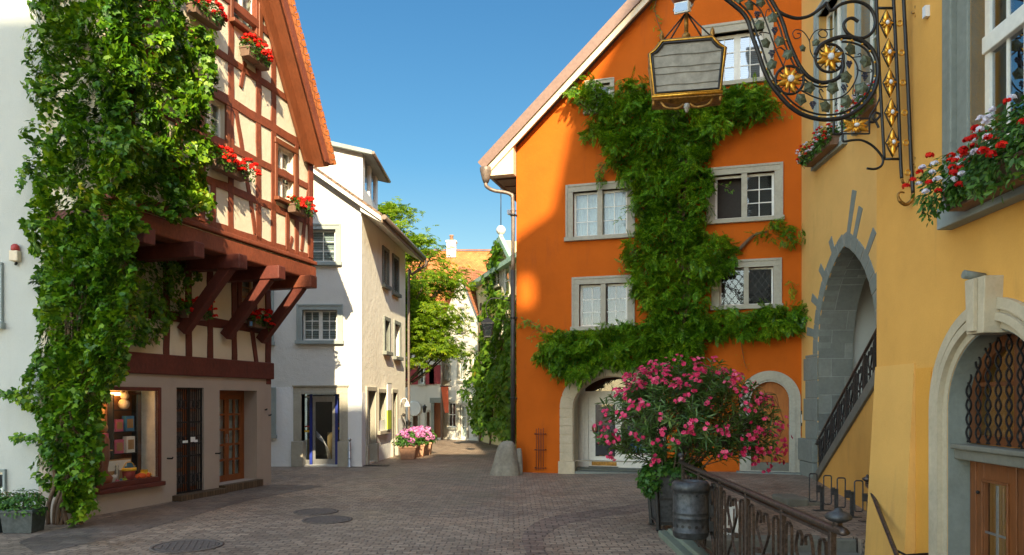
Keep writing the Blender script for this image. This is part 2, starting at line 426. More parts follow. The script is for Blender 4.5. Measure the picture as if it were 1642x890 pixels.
M = {}
M['white_plaster'] = plaster('white_plaster', (.62, .61, .58), .07, .5, 40)
M['rough_plaster'] = plaster('rough_plaster', (.90, .85, .72), .08, .5, 22, dirt_amt=.35)
M['bright_plaster'] = plaster('bright_plaster', (.78, .79, .80), .04, .5, 30, dirt_amt=.08)
M['grey_plaster'] = plaster('grey_plaster', (.45, .46, .43), .06, .3, 60)
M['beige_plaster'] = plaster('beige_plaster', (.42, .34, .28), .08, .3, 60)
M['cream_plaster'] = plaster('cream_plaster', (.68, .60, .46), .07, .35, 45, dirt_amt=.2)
M['orange_plaster'] = plaster('orange_plaster', (.52, .108, .006), .12, .3, 55, dirt=(.30, .07, .02), dirt_amt=.6)
M['yellow_plaster'] = plaster('yellow_plaster', (.69, .36, .085), .12, .3, 55, dirt=(.36, .2, .07), dirt_amt=.45)
M['yellow_light'] = plaster('yellow_light', (.74, .43, .135), .10, .3, 55, dirt=(.4, .24, .09), dirt_amt=.4)
M['yellow_deep'] = plaster('yellow_deep', (.70, .33, .055), .08, .3, 55, dirt=(.36, .18, .05), dirt_amt=.3)
M['buttress_plaster'] = plaster('buttress_plaster', (.72, .40, .11), .1, .3, 55, dirt=(.4, .22, .09), dirt_amt=.5)
M['far_plaster'] = plaster('far_plaster', (.58, .54, .47), .08, .3, 30)
M['far_yellow'] = plaster('far_yellow', (.55, .45, .24), .08, .3, 30)
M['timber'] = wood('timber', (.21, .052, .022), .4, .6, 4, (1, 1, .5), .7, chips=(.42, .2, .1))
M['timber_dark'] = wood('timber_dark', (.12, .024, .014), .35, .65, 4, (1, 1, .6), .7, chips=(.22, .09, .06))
M['frame_orange'] = wood('frame_orange', (.19, .055, .02), .25, .5, 5)
M['door_wood'] = wood('door_wood', (.23, .065, .014), .3, .4, 6)
M['brown_door'] = wood('brown_door', (.19, .062, .018), .35, .42, 6)
M['mortar'] = paint('mortar', (.26, .25, .21), .9, .1)
M['dim_glass'] = paint('dim_glass', (.17, .15, .14), .12, .3)
M['carved_wood'] = wood('carved_wood', (.40, .12, .012), .3, .65, 6)
M['white_wood'] = paint('white_wood', (.74, .72, .66), .45, .06)
M['bluegrey'] = stone('bluegrey', (.30, .34, .33), .1, .3, 18)
M['sandstone'] = stone('sandstone', (.40, .37, .30), .13, .4, 16)
M['greystone'] = stone('greystone', (.21, .225, .20), .18, .5, 12)
M['jambstone'] = stone('jambstone', (.21, .22, .20), .18, .5, 12, bricks=(.62, .42, .012), mortar=1.25)
M['pale_stone'] = stone('pale_stone', (.50, .42, .30), .12, .5, 16)
M['rock'] = stone('rock', (.26, .235, .19), .45, 1.0, 7)
M['step_stone'] = stone('step_stone', (.17, .16, .13), .2, .6, 10)
M['curb_stone'] = stone('curb_stone', (.15, .17, .13), .18, .5, 12)
M['step_brick'] = stone('step_brick', (.13, .085, .05), .25, .5, 12, bricks=(.08, .3, .008), mortar=.5)
M['tile_orange'] = tiles('tile_orange', (.42, .11, .025), (.56, .19, .05))
M['tile_brown'] = tiles('tile_brown', (.30, .09, .04), (.40, .15, .06))
M['tile_grey'] = tiles('tile_grey', (.17, .11, .08), (.24, .16, .11))
M['verge'] = paint('verge', (.21, .125, .095), .6, .12)
M['soffit'] = wood('soffit', (.28, .2, .14), .25, .7, 5)
M['cream_board'] = paint('cream_board', (.66, .55, .40), .6, .08)
M['copper_pipe'] = paint('copper_pipe', (.20, .15, .12), .5, .25, .3)
M['dark_pipe'] = paint('dark_pipe', (.05, .045, .045), .45, .25, .3)
M['iron'] = paint('iron', (.035, .033, .033), .48, .35, .5, .3, 30)
M['rail_iron'] = paint('rail_iron', (.10, .075, .065), .38, .4, .7, .35, 25)
M['grey_iron'] = paint('grey_iron', (.06, .062, .066), .5, .4, .4, .35, 18)
M['black_iron'] = paint('black_iron', (.02, .019, .02), .38, .35, .3, .3, 40)
M['gold'] = paint('gold', (.80, .42, .06), .33, .25, .85, .3, 30)
M['old_gold'] = paint('old_gold', (.30, .15, .03), .42, .45, .6, .4, 22)
M['cover_iron'] = paint('cover_iron', (.115, .09, .078), .75, .25, 0, .4, 30)
M['steel'] = paint('steel', (.42, .42, .42), .35, .1, .8)
M['leaf_iron'] = paint('leaf_iron', (.10, .12, .075), .5, .5, .3, .3, 30)
M['white_enamel'] = paint('white_enamel', (.72, .73, .76), .25, .05)
M['dark_room'] = paint('dark_room', (.045, .038, .033), .9)
M['warm_room'] = paint('warm_room', (.16, .055, .02), .8, .4, scale=3)
M['curtain'] = paint('curtain', (.75, .73, .70), .9, .1, scale=8)
M['blind'] = paint('blind', (.52, .55, .55), .7, .08)
M['red_curtain'] = paint('red_curtain', (.22, .10, .09), .9, .2)
M['glass'] = glassmat('glass'); M['glass_shop'] = glassmat('glass_shop', (.92, .92, .9), .0, .05)
M['glass_sky'] = glassmat('glass_sky', (.55, .6, .65), .22, .1)
M['lamp_glass'] = paint('lamp_glass', (.30, .28, .24), .35, .22, 0, .2, 9)
M['lamp_glass_side'] = paint('lamp_glass_side', (.50, .62, .78), .12, .08)
M['ivy'] = leafmat('ivy', [(.0, (.010, .040, .003)), (.3, (.035, .11, .004)), (.62, (.10, .22, .007)), (.88, (.22, .34, .012)), (.98, (.45, .40, .03))], .22, .42, .35)
M['ivy_far'] = leafmat('ivy_far', [(.0, (.05, .11, .008)), (.4, (.07, .17, .012)), (.85, (.17, .28, .02)), (.98, (.30, .24, .03))], .4, .5)
M['wisteria'] = leafmat('wisteria', [(.0, (.010, .045, .004)), (.3, (.05, .15, .006)), (.65, (.14, .29, .010)), (.95, (.32, .44, .02))], .25, .42, .35)
M['tree_leaf'] = leafmat('tree_leaf', [(.0, (.05, .10, .005)), (.4, (.11, .21, .008)), (.75, (.22, .32, .010)), (.97, (.42, .44, .02))], .5, .5, .3)
M['oleander'] = leafmat('oleander', [(.0, (.03, .075, .018)), (.5, (.075, .15, .03)), (.85, (.13, .22, .05)), (.98, (.22, .26, .04))], .25, .35, .5)
M['plant_leaf'] = leafmat('plant_leaf', [(.0, (.018, .06, .012)), (.5, (.05, .14, .02)), (.9, (.12, .24, .03))], .3, .45)
M['red_flower'] = leafmat('red_flower', [(.0, (.42, .004, .004)), (.5, (.70, .012, .008)), (.95, (.9, .05, .02))], .25, .6, .2, (1, .4, .4))
M['pink_flower'] = leafmat('pink_flower', [(.0, (.38, .012, .06)), (.5, (.70, .04, .14)), (.95, (.92, .20, .34))], .25, .6, .2, (1, .6, .7))
M['white_flower'] = leafmat('white_flower', [(.0, (.62, .55, .66)), (.95, (.85, .82, .88))], .25, .6, .2, (1, 1, 1))
M['hydrangea'] = leafmat('hydrangea', [(.0, (.35, .10, .38)), (.5, (.62, .20, .45)), (.95, (.8, .45, .62))], .2, .6, .2, (1, .8, 1))
M['bark'] = wood('bark', (.10, .075, .05), .4, .9, 5, (1, 1, .3), 1.0)
M['vine_wood'] = wood('vine_wood', (.16, .095, .055), .4, .9, 5, (1, 1, .3), 1.0)
M['terracotta'] = paint('terracotta', (.42, .23, .14), .85, .15, 0, .3)
M['old_zinc'] = paint('old_zinc', (.06, .07, .07), .6, .3, .2, .4)
M['soil'] = paint('soil', (.04, .028, .02), 1, .3, 0, 1)
M['copper_green'] = paint('copper_green', (.30, .45, .34), .7, .2)
M['red_paint'] = paint('red_paint', (.35, .03, .025), .5)
M['shutter_red'] = paint('shutter_red', (.26, .025, .03), .6, .1)
M['banner_red'] = paint('banner_red', (.62, .10, .03), .7, .06)
M['blue_paint'] = paint('blue_paint', (.02, .04, .28), .35)
M['yellow_paint'] = paint('yellow_paint', (.85, .5, .02), .4); M['green_print'] = paint('green_print', (.32, .42, .03), .6)
M['paper'] = paint('paper', (.78, .78, .76), .8, .03)
M['light_wood'] = wood('light_wood', (.42, .25, .11), .15, .5, 6)
M['tube_light'] = glow('tube_light', (1.0, .55, .12), 5.0)
M['plastic_blue'] = paint('plastic_blue', (.05, .22, .45), .35); M['plastic_orange'] = paint('plastic_orange', (.85, .12, .01), .35)
M['toy_pink'] = paint('toy_pink', (.6, .12, .25), .6, .2); M['toy_brown'] = paint('toy_brown', (.24, .07, .03), .45); M['fur'] = paint('fur', (.62, .52, .42), 1, .15, 0, .8, 60)
# ------------------------------------------------------------------ builders shared by the houses
def window(parent, u0, u1, z0, z1, w=0.0, surround=.15, smat='sandstone', recess=.14, lights=2, cols=2, rows=3, glass='glass',
           back='dark_room', fmat='white_wood', sill=True, skip=(), lattice=(), fr_w=.055, mun=.022, top=True, tall=0, thick=.06):
    """sash frame with muntins; under it the stone surround, sill, panes and what hangs behind the glass"""
    y = -w; g = y + recess; mb = MB(); t = .05
    W = (u1 - u0)
    mb.box(u0, u1, g-t/2, g+t/2, z0, z0+fr_w); mb.box(u0, u1, g-t/2+.001, g+t/2, z1-fr_w, z1)
    ln = W/lights
    for i in range(lights):
        a = u0 + i*ln; b = a + ln
        mb.box(a, a+fr_w, g-t/2-.003, g+t/2+.003, z0+.001, z1-.001); mb.box(b-fr_w, b, g-t/2-.003, g+t/2+.003, z0+.001, z1-.001)
        if i: mb.box(a-.018, a+.018, g-t/2-.02, g, z0, z1)
        if i in skip or i in lattice: continue
        for c in range(1, cols):
            x = a+fr_w + (ln-2*fr_w)*c/cols; mb.box(x-mun/2, x+mun/2, g-.016, g+.016, z0+fr_w, z1-fr_w)
        for r in range(1, rows):
            z = z0+fr_w + (z1-z0-2*fr_w)*r/rows; h = mun*(1.8 if tall and r == tall else 1)
            mb.box(a+fr_w, b-fr_w, g-.018, g+.018, z-h/2, z+h/2)
    wn = mb.build('window', M[fmat], parent)
    pn = MB()
    for i in range(lights):
        if i in skip: continue
        a = u0+i*ln+fr_w; pn.box(a-.005, a+ln-2*fr_w+.005, g-.004, g+.004, z0+fr_w-.005, z1-fr_w+.005)
    if pn.v: pn.build('pane', M[glass], wn)
    if surround:
        s = surround; sf = MB(); o = .035
        sf.box(u0-s, u0, y-o, g+.03, z0, z1); sf.box(u1, u1+s, y-o, g+.03, z0, z1)
        if top: sf.box(u0-s, u1+s, y-o-.003, g+.03, z1, z1+s)
        # a thin moulding on the outer edge
        q = s*.3
        sf.box(u0-s-.001, u0-s+q, y-o-.022, y-o, z0, z1+s); sf.box(u1+s-q, u1+s+.001, y-o-.022, y-o, z0, z1+s); sf.box(u0-s+q, u1+s-q, y-o-.022, y-o-.003, z1+s-q, z1+s+.001)
        sf.build('surround', M[smat], wn, bevel=.008)
    if sill:
        s = surround; MB().box(u0-s-.03, u1+s+.03, y-.11, g+.03, z0-.11, z0-.001).build('sill', M[smat], wn, bevel=.01)
    d = g + .12
    if back == 'lace':
        cb = MB()
        for i in range(lights):
            if i in skip: continue
            a = u0+i*ln+.02; b = a+ln-.04; n = 26; xs = [a+(b-a)*k/n for k in range(n+1)]
            vs = [(x, d+.02*math.sin(k*1.9), zz) for zz in (z0, z1) for k, x in enumerate(xs)]
            cb.add(vs, [(k, k+1, n+2+k, n+1+k) for k in range(n)], True)
        cb.build('curtain', M['curtain'], wn)
    elif back == 'blind':
        cb = MB(); k = 0; z = z0
        while z < z1: cb.box(u0+.02, u1-.02, d-.02, d-.012, z, z+.035); z += .05
        cb.build('blind', M['blind'], wn)
    elif back == 'red':
        cb = MB(); n = 40
        vs = [(u0+W*k/n, d+.03*math.sin(k*1.7), zz) for zz in (z0, z1) for k in range(n+1)]
        cb.add(vs, [(k, k+1, n+2+k, n+1+k) for k in range(n)], True); cb.build('curtain', M['red_curtain'], wn)
    elif back in M and back != 'dark_room': MB().box(u0-.02, u1+.02, d, d+.01, z0-.02, z1+.02).build('curtain', M[back], wn)
    MB().box(u0-.03, u1+.03, d+.12, d+.13, z0-.03, z1+.03).build('room_behind', M['dark_room'], wn)
    if lattice:
        lb = MB()
        for i in lattice:
            a = u0+i*ln+fr_w; b = a+ln-2*fr_w; zz0 = z0+fr_w; zz1 = z1-fr_w; st = .17; asp = 1.35
            for s in (1, -1):
                k = -20
                while k < 20:
                    # line z = zz0 + asp*s*(x-a) + k*st
                    pts = []
                    for x in (a, b):
                        z = zz0+asp*s*(x-a)+k*st*asp
                        pts.append([x, z])
                    (xa, za), (xb, zb) = pts
                    def cl(x, z, x2, z2):
                        if z < zz0: return x+(zz0-z)/(z2-z)*(x2-x), zz0
                        if z > zz1: return x+(zz1-z)/(z2-z)*(x2-x), zz1
                        return x, z
                    k += 1
                    if max(za, zb) < zz0 or min(za, zb) > zz1: continue
                    p = cl(xa, za, xb, zb); q = cl(xb, zb, xa, za)
                    if abs(p[0]-q[0]) < .01: continue
                    lb.bar((p[0], g-.03-.004*s, p[1]), (q[0], g-.03-.004*s, q[1]), .012, .016, (0, 1, 0))
        lb.build('lead_lattice', M['black_iron'], wn)
    return wn

def geranium_box(label, loc, rz, length=.8, group='window boxes of red geraniums on the half-timbered house', seed=0, red='red_flower', white=None, big=1.0, tmat='trough_wood'):
    """a trough at loc (its back middle bottom) facing local -y, with leaves and flower heads"""
    t = thing('window_box', label, 'flower box', loc, rz, group)
    mb = MB(); L = length/2
    mb.add([(-L+.02,-.2,0),(L-.02,-.2,0),(L-.02,-.02,0),(-L+.02,-.02,0),(-L,-.23,.17),(L,-.23,.17),(L,0,.17),(-L,0,.17)],[(0,3,2,1),(0,1,5,4),(1,2,6,5),(2,3,7,6),(3,0,4,7),(4,5,6,7)])
    mb.box(-L-.01, L+.01, -.245, .01, .15, .185)
    mb.build('trough', M['trough'], t, bevel=.006)
    r = np.random.default_rng(100+seed); R = Matrix.Rotation(rz, 3, 'Z'); A = np.array(R)
    def tow(p): return p @ A.T + np.array(loc)
    N = int(900*length*big*big); bh_ = .20*big; bd_ = .24*big
    x = r.uniform(-L*1.1, L*1.1, N); ph = r.uniform(-.9, PI, N); rr = r.uniform(.25, 1, N)**.6
    hump = .78+.3*np.sin(x*8/big+seed)+.12*np.sin(x*23+seed)
    y = -.13-bd_*rr*np.cos(ph)*hump*.9; z = .17+bh_*rr*np.sin(ph)*hump*1.15
    y = np.minimum(y, .02)
    pos = tow(np.stack([x, y, z], 1)); nn = np.stack([r.normal(0, .45, N), -np.cos(ph)*.6-.3+r.normal(0, .4, N), np.sin(ph)*.7+.5+r.normal(0, .35, N)], 1) @ A.T
    tp = np.stack([r.normal(0, .6, N), -.6+r.normal(0, .5, N), r.normal(-.35, .5, N)], 1) @ A.T
    o = leaf_cloud('foliage', M['plant_leaf'], None, pos - np.array(loc), nn, tp, r.uniform(.045, .08, N), OVAL, False); o.parent = t; o.rotation_euler = (0, 0, 0)
    o.matrix_parent_inverse = Matrix.Rotation(-rz, 4, 'Z')
    def heads(name, mat, n, s):
        ps = []; ns = []
        for i in range(n):
            p_ = r.uniform(-.35, 2.3); xx = r.uniform(-L*1.1, L*1.12); hp = .78+.3*math.sin(xx*8/big+seed)
            c = np.array([xx, min(.0, -.13-(bd_+.02)*math.cos(p_)*hp), .17+(bh_+.03)*math.sin(p_)*hp*1.15])
            m = 26; d = r.normal(0, 1, (m, 3)); d /= np.linalg.norm(d, axis=1, keepdims=True); d[:, 2] = np.abs(d[:, 2])*.8-.15
            ps.append(c + d*s*r.uniform(.8, 1.2)); ns.append(d + r.normal(0, .25, (m, 3)))
        ps = np.concatenate(ps) @ A.T; ns = np.concatenate(ns) @ A.T
        b = leaf_cloud(name, M[mat], None, ps, ns, r.normal(0, 1, ps.shape), np.full(len(ps), .021*(s/.042)), FLOWER, False); b.parent = t
        b.matrix_parent_inverse = Matrix.Rotation(-rz, 4, 'Z')
    heads('blossoms', red, int((52 if not white else 17)*length*big), .042 if not white else .030)
    if white: heads('white_blossoms', white, int(17*length*big), .027)
    return t
M['trough'] = wood('trough', (.20, .12, .08), .3, .7, 5)

# ------------------------------------------------------------------ the ground
PX0, PX1, PY1 = 2.46, 4.62, 10.1                 # the sunken stair beside the railing
def axis(fine0, fine1, step, far, extra):
    s = set(round(fine0+step*i, 4) for i in range(int((fine1-fine0)/step)+1)) | set(extra)
    for k in (1.5, 2.5, 5, 10, 20): s |= {fine0-far*k/20, fine1+far*k/20}
    return sorted(s)
xs = axis(-14, 14, .5, 400, (PX0, PX0+.004, PX1-.004, PX1)); ys = axis(-3, 45, .5, 400, (PY1, PY1+.004))
vs = [(x, y, (-1.6 if PX0+.003 < x < PX1-.003 and y < PY1+.001 and y > -2.9 else gz(x, y))) for y in ys for x in xs]
nx = len(xs)
mb = MB().add(vs, [(j*nx+i, j*nx+i+1, (j+1)*nx+i+1, (j+1)*nx+i) for j in range(len(ys)-1) for i in range(nx-1)], False)

def cobble(name, c1, c2, mortar, bw, rh, warp, red=0):
    m, t, p = nodes(name); p.inputs['Specular IOR Level'].default_value = .45
    tc = t.nodes.new("ShaderNodeTexCoord")
    sep = t.nodes.new("ShaderNodeSeparateXYZ"); t.links.new(tc.outputs['Object'], sep.inputs[0])
    def mth(op, a, b=None, c=None):
        n = t.nodes.new("ShaderNodeMath"); n.operation = op
        for i, v in enumerate((a, b, c)):
            if v is None: continue
            if isinstance(v, (int, float)): n.inputs[i].default_value = v
            else: t.links.new(v, n.inputs[i])
        return n.outputs[0]
    X, Y = sep.outputs[0], sep.outputs[1]
    arc = mth('MULTIPLY', mth('ABSOLUTE', mth('SINE', mth('MULTIPLY', X, 1.15))), warp)
    Y2 = mth('SUBTRACT', Y, arc)
    cb = t.nodes.new("ShaderNodeCombineXYZ"); t.links.new(X, cb.inputs[0]); t.links.new(Y2, cb.inputs[1])
    wob = noise_node(t, 4.5, 4, .6, vec=tc.outputs['Object'])
    va = t.nodes.new("ShaderNodeVectorMath"); va.operation = 'SCALE'; va.inputs['Scale'].default_value = .12; t.links.new(wob.outputs['Color'], va.inputs[0])
    vb = t.nodes.new("ShaderNodeVectorMath"); vb.operation = 'ADD'; t.links.new(cb.outputs[0], vb.inputs[0]); t.links.new(va.outputs[0], vb.inputs[1])
    b = t.nodes.new("ShaderNodeTexBrick"); t.links.new(vb.outputs[0], b.inputs['Vector']); b.offset = .5; b.offset_frequency = 2; b.squash = 1.0
    b.inputs['Scale'].default_value = 1; b.inputs['Brick Width'].default_value = bw; b.inputs['Row Height'].default_value = rh
    b.inputs['Mortar Size'].default_value = .009; b.inputs['Mortar Smooth'].default_value = .55; b.inputs['Bias'].default_value = 0
    b.inputs['Color1'].default_value = rgb(c1); b.inputs['Color2'].default_value = rgb(c2); b.inputs['Mortar'].default_value = rgb(mortar)
    big = noise_node(t, .55, 6, .65, vec=tc.outputs['Object']); fine = noise_node(t, 28, 5, .7, vec=tc.outputs['Object'])
    c = mixc(t, .85, b.outputs[0], ramp(t, big.outputs[0], [(.3, (.62, .60, .60)), (.5, (.95, .95, .95)), (.72, (1.25, 1.18, 1.1))]).outputs[0], 'MULTIPLY')
    c = mixc(t, .6, c, ramp(t, fine.outputs[0], [(.25, (.6, .6, .6)), (.6, (1.05, 1.05, 1.05)), (.8, (1.35, 1.3, 1.25))]).outputs[0], 'MULTIPLY')
    wide = noise_node(t, .16, 4, .6, vec=tc.outputs['Object']); c = mixc(t, .8, c, ramp(t, wide.outputs[0], [(.35, (.72, .72, .74)), (.62, (1.22, 1.18, 1.10))]).outputs[0], 'MULTIPLY')
    spots = noise_node(t, 7, 3, .8, vec=tc.outputs['Object'])
    c = mixc(t, ramp(t, spots.outputs[0], [(.62, (0, 0, 0)), (.75, (.55, .55, .55))]).outputs[0], c, sc(c2, 1.7))
    t.links.new(c, p.inputs['Base Color'])
    rr = t.nodes.new("ShaderNodeMapRange"); rr.inputs[1].default_value = .3; rr.inputs[2].default_value = .7; rr.inputs[3].default_value = .42; rr.inputs[4].default_value = .8
    t.links.new(big.outputs[0], rr.inputs[0]); t.links.new(rr.outputs[0], p.inputs['Roughness'])
    inv = t.nodes.new("ShaderNodeMath"); inv.operation = 'SUBTRACT'; inv.inputs[0].default_value = 1; t.links.new(b.outputs['Fac'], inv.inputs[1])
    b1 = bumpn(t, p, inv.outputs[0], .8, .018); b2 = bumpn(t, p, fine.outputs[0], .5, .012, b1)
    bumpn(t, p, noise_node(t, 2.2, 3, .5, vec=tc.outputs['Object']).outputs[0], .5, .05, b2)
    return m
M['cobble'] = cobble('cobble', (.22, .16, .122), (.37, .28, .215), (.075, .058, .046), .17, .12, .28)
M['cobble_red'] = cobble('cobble_red', (.14, .10, .085), (.26, .19, .155), (.035, .028, .024), .2, .14, 0)
M['cobble_plain'] = cobble('cobble_plain', (.12, .092, .080), (.19, .15, .125), (.07, .055, .047), .24, .16, 0)
g = mb.build('ground', M['cobble'], None, uv=False); g["kind"] = "structure"
for p_ in g.data.polygons: p_.use_smooth = False

def ground_strip(name, left, right, m, dz=.004, sub=6):
    """a sheet lying on the ground between two lines of photograph points turned into ground points"""
    def gp(q):
        x, y = q; return Vector((x, y, gz(x, y)+dz))
    a = spline([Vector((x, y, 0)) for x, y in left], sub); b = spline([Vector((x, y, 0)) for x, y in right], sub)
    vs = [gp((p.x, p.y)) for p in a] + [gp((p.x, p.y)) for p in b]; n = len(a)
    o = MB().add(vs, [(i, n+i, n+i+1, i+1) for i in range(n-1)]).build(name, m, None, uv=False); o["kind"] = "structure"
    for pl in o.data.polygons:
        if pl.normal.z < 0: pl.flip()
    return o
def gpt(px, py):
    Y = H*F/(py-CY); return ((px-CX)/F*Y, Y)
ground_strip('paving_band', [gpt(845, 889), gpt(838, 858), gpt(872, 832), gpt(950, 818), gpt(1045, 809)], [gpt(878, 889), gpt(872, 864), gpt(905, 842), gpt(968, 829), gpt(1050, 821)], M['cobble_red'])
ground_strip('side_paving', [gpt(30, 870), gpt(90, 850), gpt(275, 806), gpt(350, 790), gpt(436, 777)], [gpt(60, 889), gpt(200, 858), gpt(330, 822), gpt(400, 803), gpt(520, 779)], M['cobble_plain'])

def manhole(px, py, r, label):
    x, y = gpt(px, py); t = thing('manhole_cover', label, 'manhole cover', (x, y, gz(x, y)), .3, 'round iron covers in the paving')
    MB().lathe([(r+.05, 0.004), (r+.05, .012), (r+.001, .012), (r, .004)], n=28).build('rim', M['cover_iron'], t)
    mb = MB().lathe([(r-.012, .004), (r-.012, .010)], n=28)
    for i in range(-4, 5):
        L = math.sqrt(max(0, (r*.85)**2-(i*r*.2)**2)); mb.box(i*r*.2-.02, i*r*.2+.02, -L, L, .01, .016)
    mb.build('lid', M['cover_iron'], t)
manhole(507, 821, .34, 'farther of the two iron covers side by side in the middle of the square')
manhole(525, 834, .36, 'nearer of the two iron covers side by side in the middle of the square')
manhole(300, 876, .42, 'round iron cover nearest the viewer at the lower left of the square')

# ------------------------------------------------------------------ the half-timbered house
A_ = (-7.38, 12.1); B_ = (-5.73, 17.8)
tf = Facade(A_[0], A_[1], B_[0]-A_[0], B_[1]-A_[1]); TL = math.hypot(B_[0]-A_[0], B_[1]-A_[1]); JW = 1.1
house = facade_thing(tf, 'half_timbered_house', 'half-timbered gabled house with red-brown beams over a beige shop floor', 'house')
U = tf.uv
zb = 2.47                                         # underside of the beam above the shop floor
sw = (tf.u(160), tf.u(253), tf.z(253, 764), tf.z(253, 627))
gt = (tf.u(283), tf.u(327), tf.z(327, 786), tf.z(327, 622))
dr = (tf.u(352), tf.u(412), .16, tf.z(380, 626))
wallp = [(0, -.3), (TL, -.3), (TL, zb), (0, zb)]
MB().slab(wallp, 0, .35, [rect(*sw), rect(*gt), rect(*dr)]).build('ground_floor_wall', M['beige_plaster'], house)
MB().box(TL-.35, TL, .35, 8, -.3, 4.85).build('side_wall', M['cream_plaster'], house)
MB().box(dr[1], dr[1]+.12, .355, .8, 0, 2.6).box(dr[0]-.12, dr[0], .355, .8, 0, 2.6).box(dr[0]-.12, dr[1]+.12, .355, .8, dr[3], dr[3]+.1).build('door_recess', M['cream_plaster'], house)
lw = (tf.u(388), tf.u(405), tf.z(400, 512), tf.z(397, 442))
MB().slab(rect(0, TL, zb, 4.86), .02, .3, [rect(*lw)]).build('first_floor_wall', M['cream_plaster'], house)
cnt = [0]
def beams(name, segs, w, parent, m, depth=.12, base=.02):
    mb = MB()
    for (a, b, wd) in segs:
        cnt[0] += 1; pr = .018 + (cnt[0] % 9)*.0022
        a = Vector((a[0], -w-pr+depth/2, a[1])); b = Vector((b[0], -w-pr+depth/2, b[1])); n = max(1, int((b-a).length/.33))
        side = (b-a).normalized().cross(Vector((0, 1, 0))); pts = []
        for i in range(n+1):
            k = noise.noise(Vector((cnt[0]*3.1, i*.7, 0)))*.03 if 0 < i < n else 0
            pts.append(a+(b-a)*i/n+side*k)
        vs = []
        for i, p in enumerate(pts):
            hw = wd/2*(1+.16*noise.noise(Vector((cnt[0]*1.7, i*1.3, 5))))
            for s, yy in ((-1, -1), (1, -1), (1, 1), (-1, 1)): vs.append(p+side*s*hw+Vector((0, yy*depth/2, 0)))
        fs = [(0, 1, 2, 3), tuple(len(vs)-k for k in (1, 2, 3, 4))]
        for i in range(n):
            for k in range(4): fs.append((i*4+k, i*4+4+k, i*4+4+(k+1) % 4, i*4+(k+1) % 4))
        mb.add(vs, fs)
    o = mb.build(name, m, parent, bevel=.008)
    me = o.data; me.update()
    import bmesh
    bm = bmesh.new(); bm.from_mesh(me); bmesh.ops.recalc_face_normals(bm, faces=bm.faces); bm.to_mesh(me); bm.free()
    return o
zr = 3.62
seg = [((0, zr), (TL, zr), .2)]
for px in (268, 303, 338, 376): seg.append(((tf.u(px), 2.6), (tf.u(px), 4.86), .17))
seg += [((TL-.1, 2.35), (TL-.1, 4.86), .2), ((tf.u(404), zr), (tf.u(412), 2.8), .13), ((tf.u(384), zr), (tf.u(384), 4.86), .13), ((tf.u(410), zr), (tf.u(410), 4.86), .15)]
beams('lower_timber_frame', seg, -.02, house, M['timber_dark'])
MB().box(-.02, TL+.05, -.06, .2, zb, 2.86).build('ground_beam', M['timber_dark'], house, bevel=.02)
window(house, *lw, 0, surround=0, recess=.06, lights=1, cols=1, rows=4, fmat='light_wood', sill=False, back='curtain')
# jetty: floor, edge beams, joist ends, braces
MB().box(-.05, TL+.06, -JW+.02, .3, 4.86, 5.02).build('jetty_floor', M['timber_dark'], house)
MB().box(-.1, TL+.1, -JW-.06, -JW+.28, 4.78, 5.10).build('jetty_beam', M['timber'], house, bevel=.03)
MB().box(-.08, TL+.07, -JW-.10, -JW+.2, 5.13, 5.22).build('jetty_moulding', M['timber'], house, bevel=.02)
for i, (px, py) in enumerate(((377, 409), (440, 432), (492, 449))):
    u, z = tf.uv(px, py, JW+.15); u = min(u, TL-.05)
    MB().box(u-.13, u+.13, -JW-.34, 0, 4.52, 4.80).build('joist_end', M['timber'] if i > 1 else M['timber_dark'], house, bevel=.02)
    MB().bar((u, -.05, 3.35), (u, -JW-.02, 4.58), .19, .22, (0, 1, .3)).build('brace', M['timber_dark'], house, bevel=.015)
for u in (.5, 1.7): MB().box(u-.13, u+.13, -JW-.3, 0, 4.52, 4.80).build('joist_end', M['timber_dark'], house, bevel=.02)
# upper storeys, the gable wall
OV = .55; vE = tf.uv(531, 263, JW+OV); vT = tf.uv(462, 0, JW+OV); SL_ = (vT[1]-vE[1])/(vE[0]-vT[0])
wI = tf.uv(508, 262, JW); ez = wI[1]-(TL-wI[0])*SL_; cx_ = 1.0; ap = ez+(TL-cx_)*SL_; ezl = ap-cx_*SL_; apV = vE[1]+(vE[0]-cx_)*SL_; print('slope', SL_, 'ez', ez, 'vE', vE, 'TL', TL)
def UJ(px, py): return tf.uv(px, py, JW)
wa = (UJ(372, 50)[0], UJ(413, 50)[0], UJ(413, 62)[1], UJ(413, -30)[1])
wb = (UJ(322, 250)[0], UJ(360, 250)[0], UJ(360, 243)[1], UJ(360, 168)[1])
wc = (UJ(443, 320)[0], UJ(470, 320)[0], UJ(470, 327)[1], UJ(470, 246)[1])
MB().slab([(0, 5.05), (TL, 5.05), (TL, ez), (cx_, ap), (0, ezl)], -JW, -JW+.25, [rect(*wa), rect(*wb), rect(*wc)]).build('gable_wall', M['cream_plaster'], house)
MB().box(0, .25, -JW+.25, .3, 5.05, ezl).build('upper_side_wall', M['cream_plaster'], house); MB().box(TL-.25, TL, -JW+.25, 8, 5.05, ez).build('upper_side_wall', M['cream_plaster'], house)
Z0, Z1, Z2, Z3, Z4, Z5 = 5.28, 6.1, 6.92, 7.8, 8.62, 9.75
def rakeu(z): return cx_ + (ap-z)/SL_
ux = {n: UJ(p, q)[0] for n, p, q in (('a', 370, 250), ('b', 414, 250), ('c', 438, 300), ('w', 475, 300), ('e', 341, 340), ('f', 460, 400), ('g', 474, 400))}
seg = [((0, Z0), (TL, Z0), .16), ((0, Z1), (TL, Z1), .15), ((0, Z2), (TL, Z2), .15), ((.1, Z3), (TL, Z3), .19), ((.6, Z4), (rakeu(Z4), Z4), .14), ((1.2, Z5), (rakeu(Z5), Z5), .15), ((1.8, 10.8), (rakeu(10.8), 10.8), .15)]
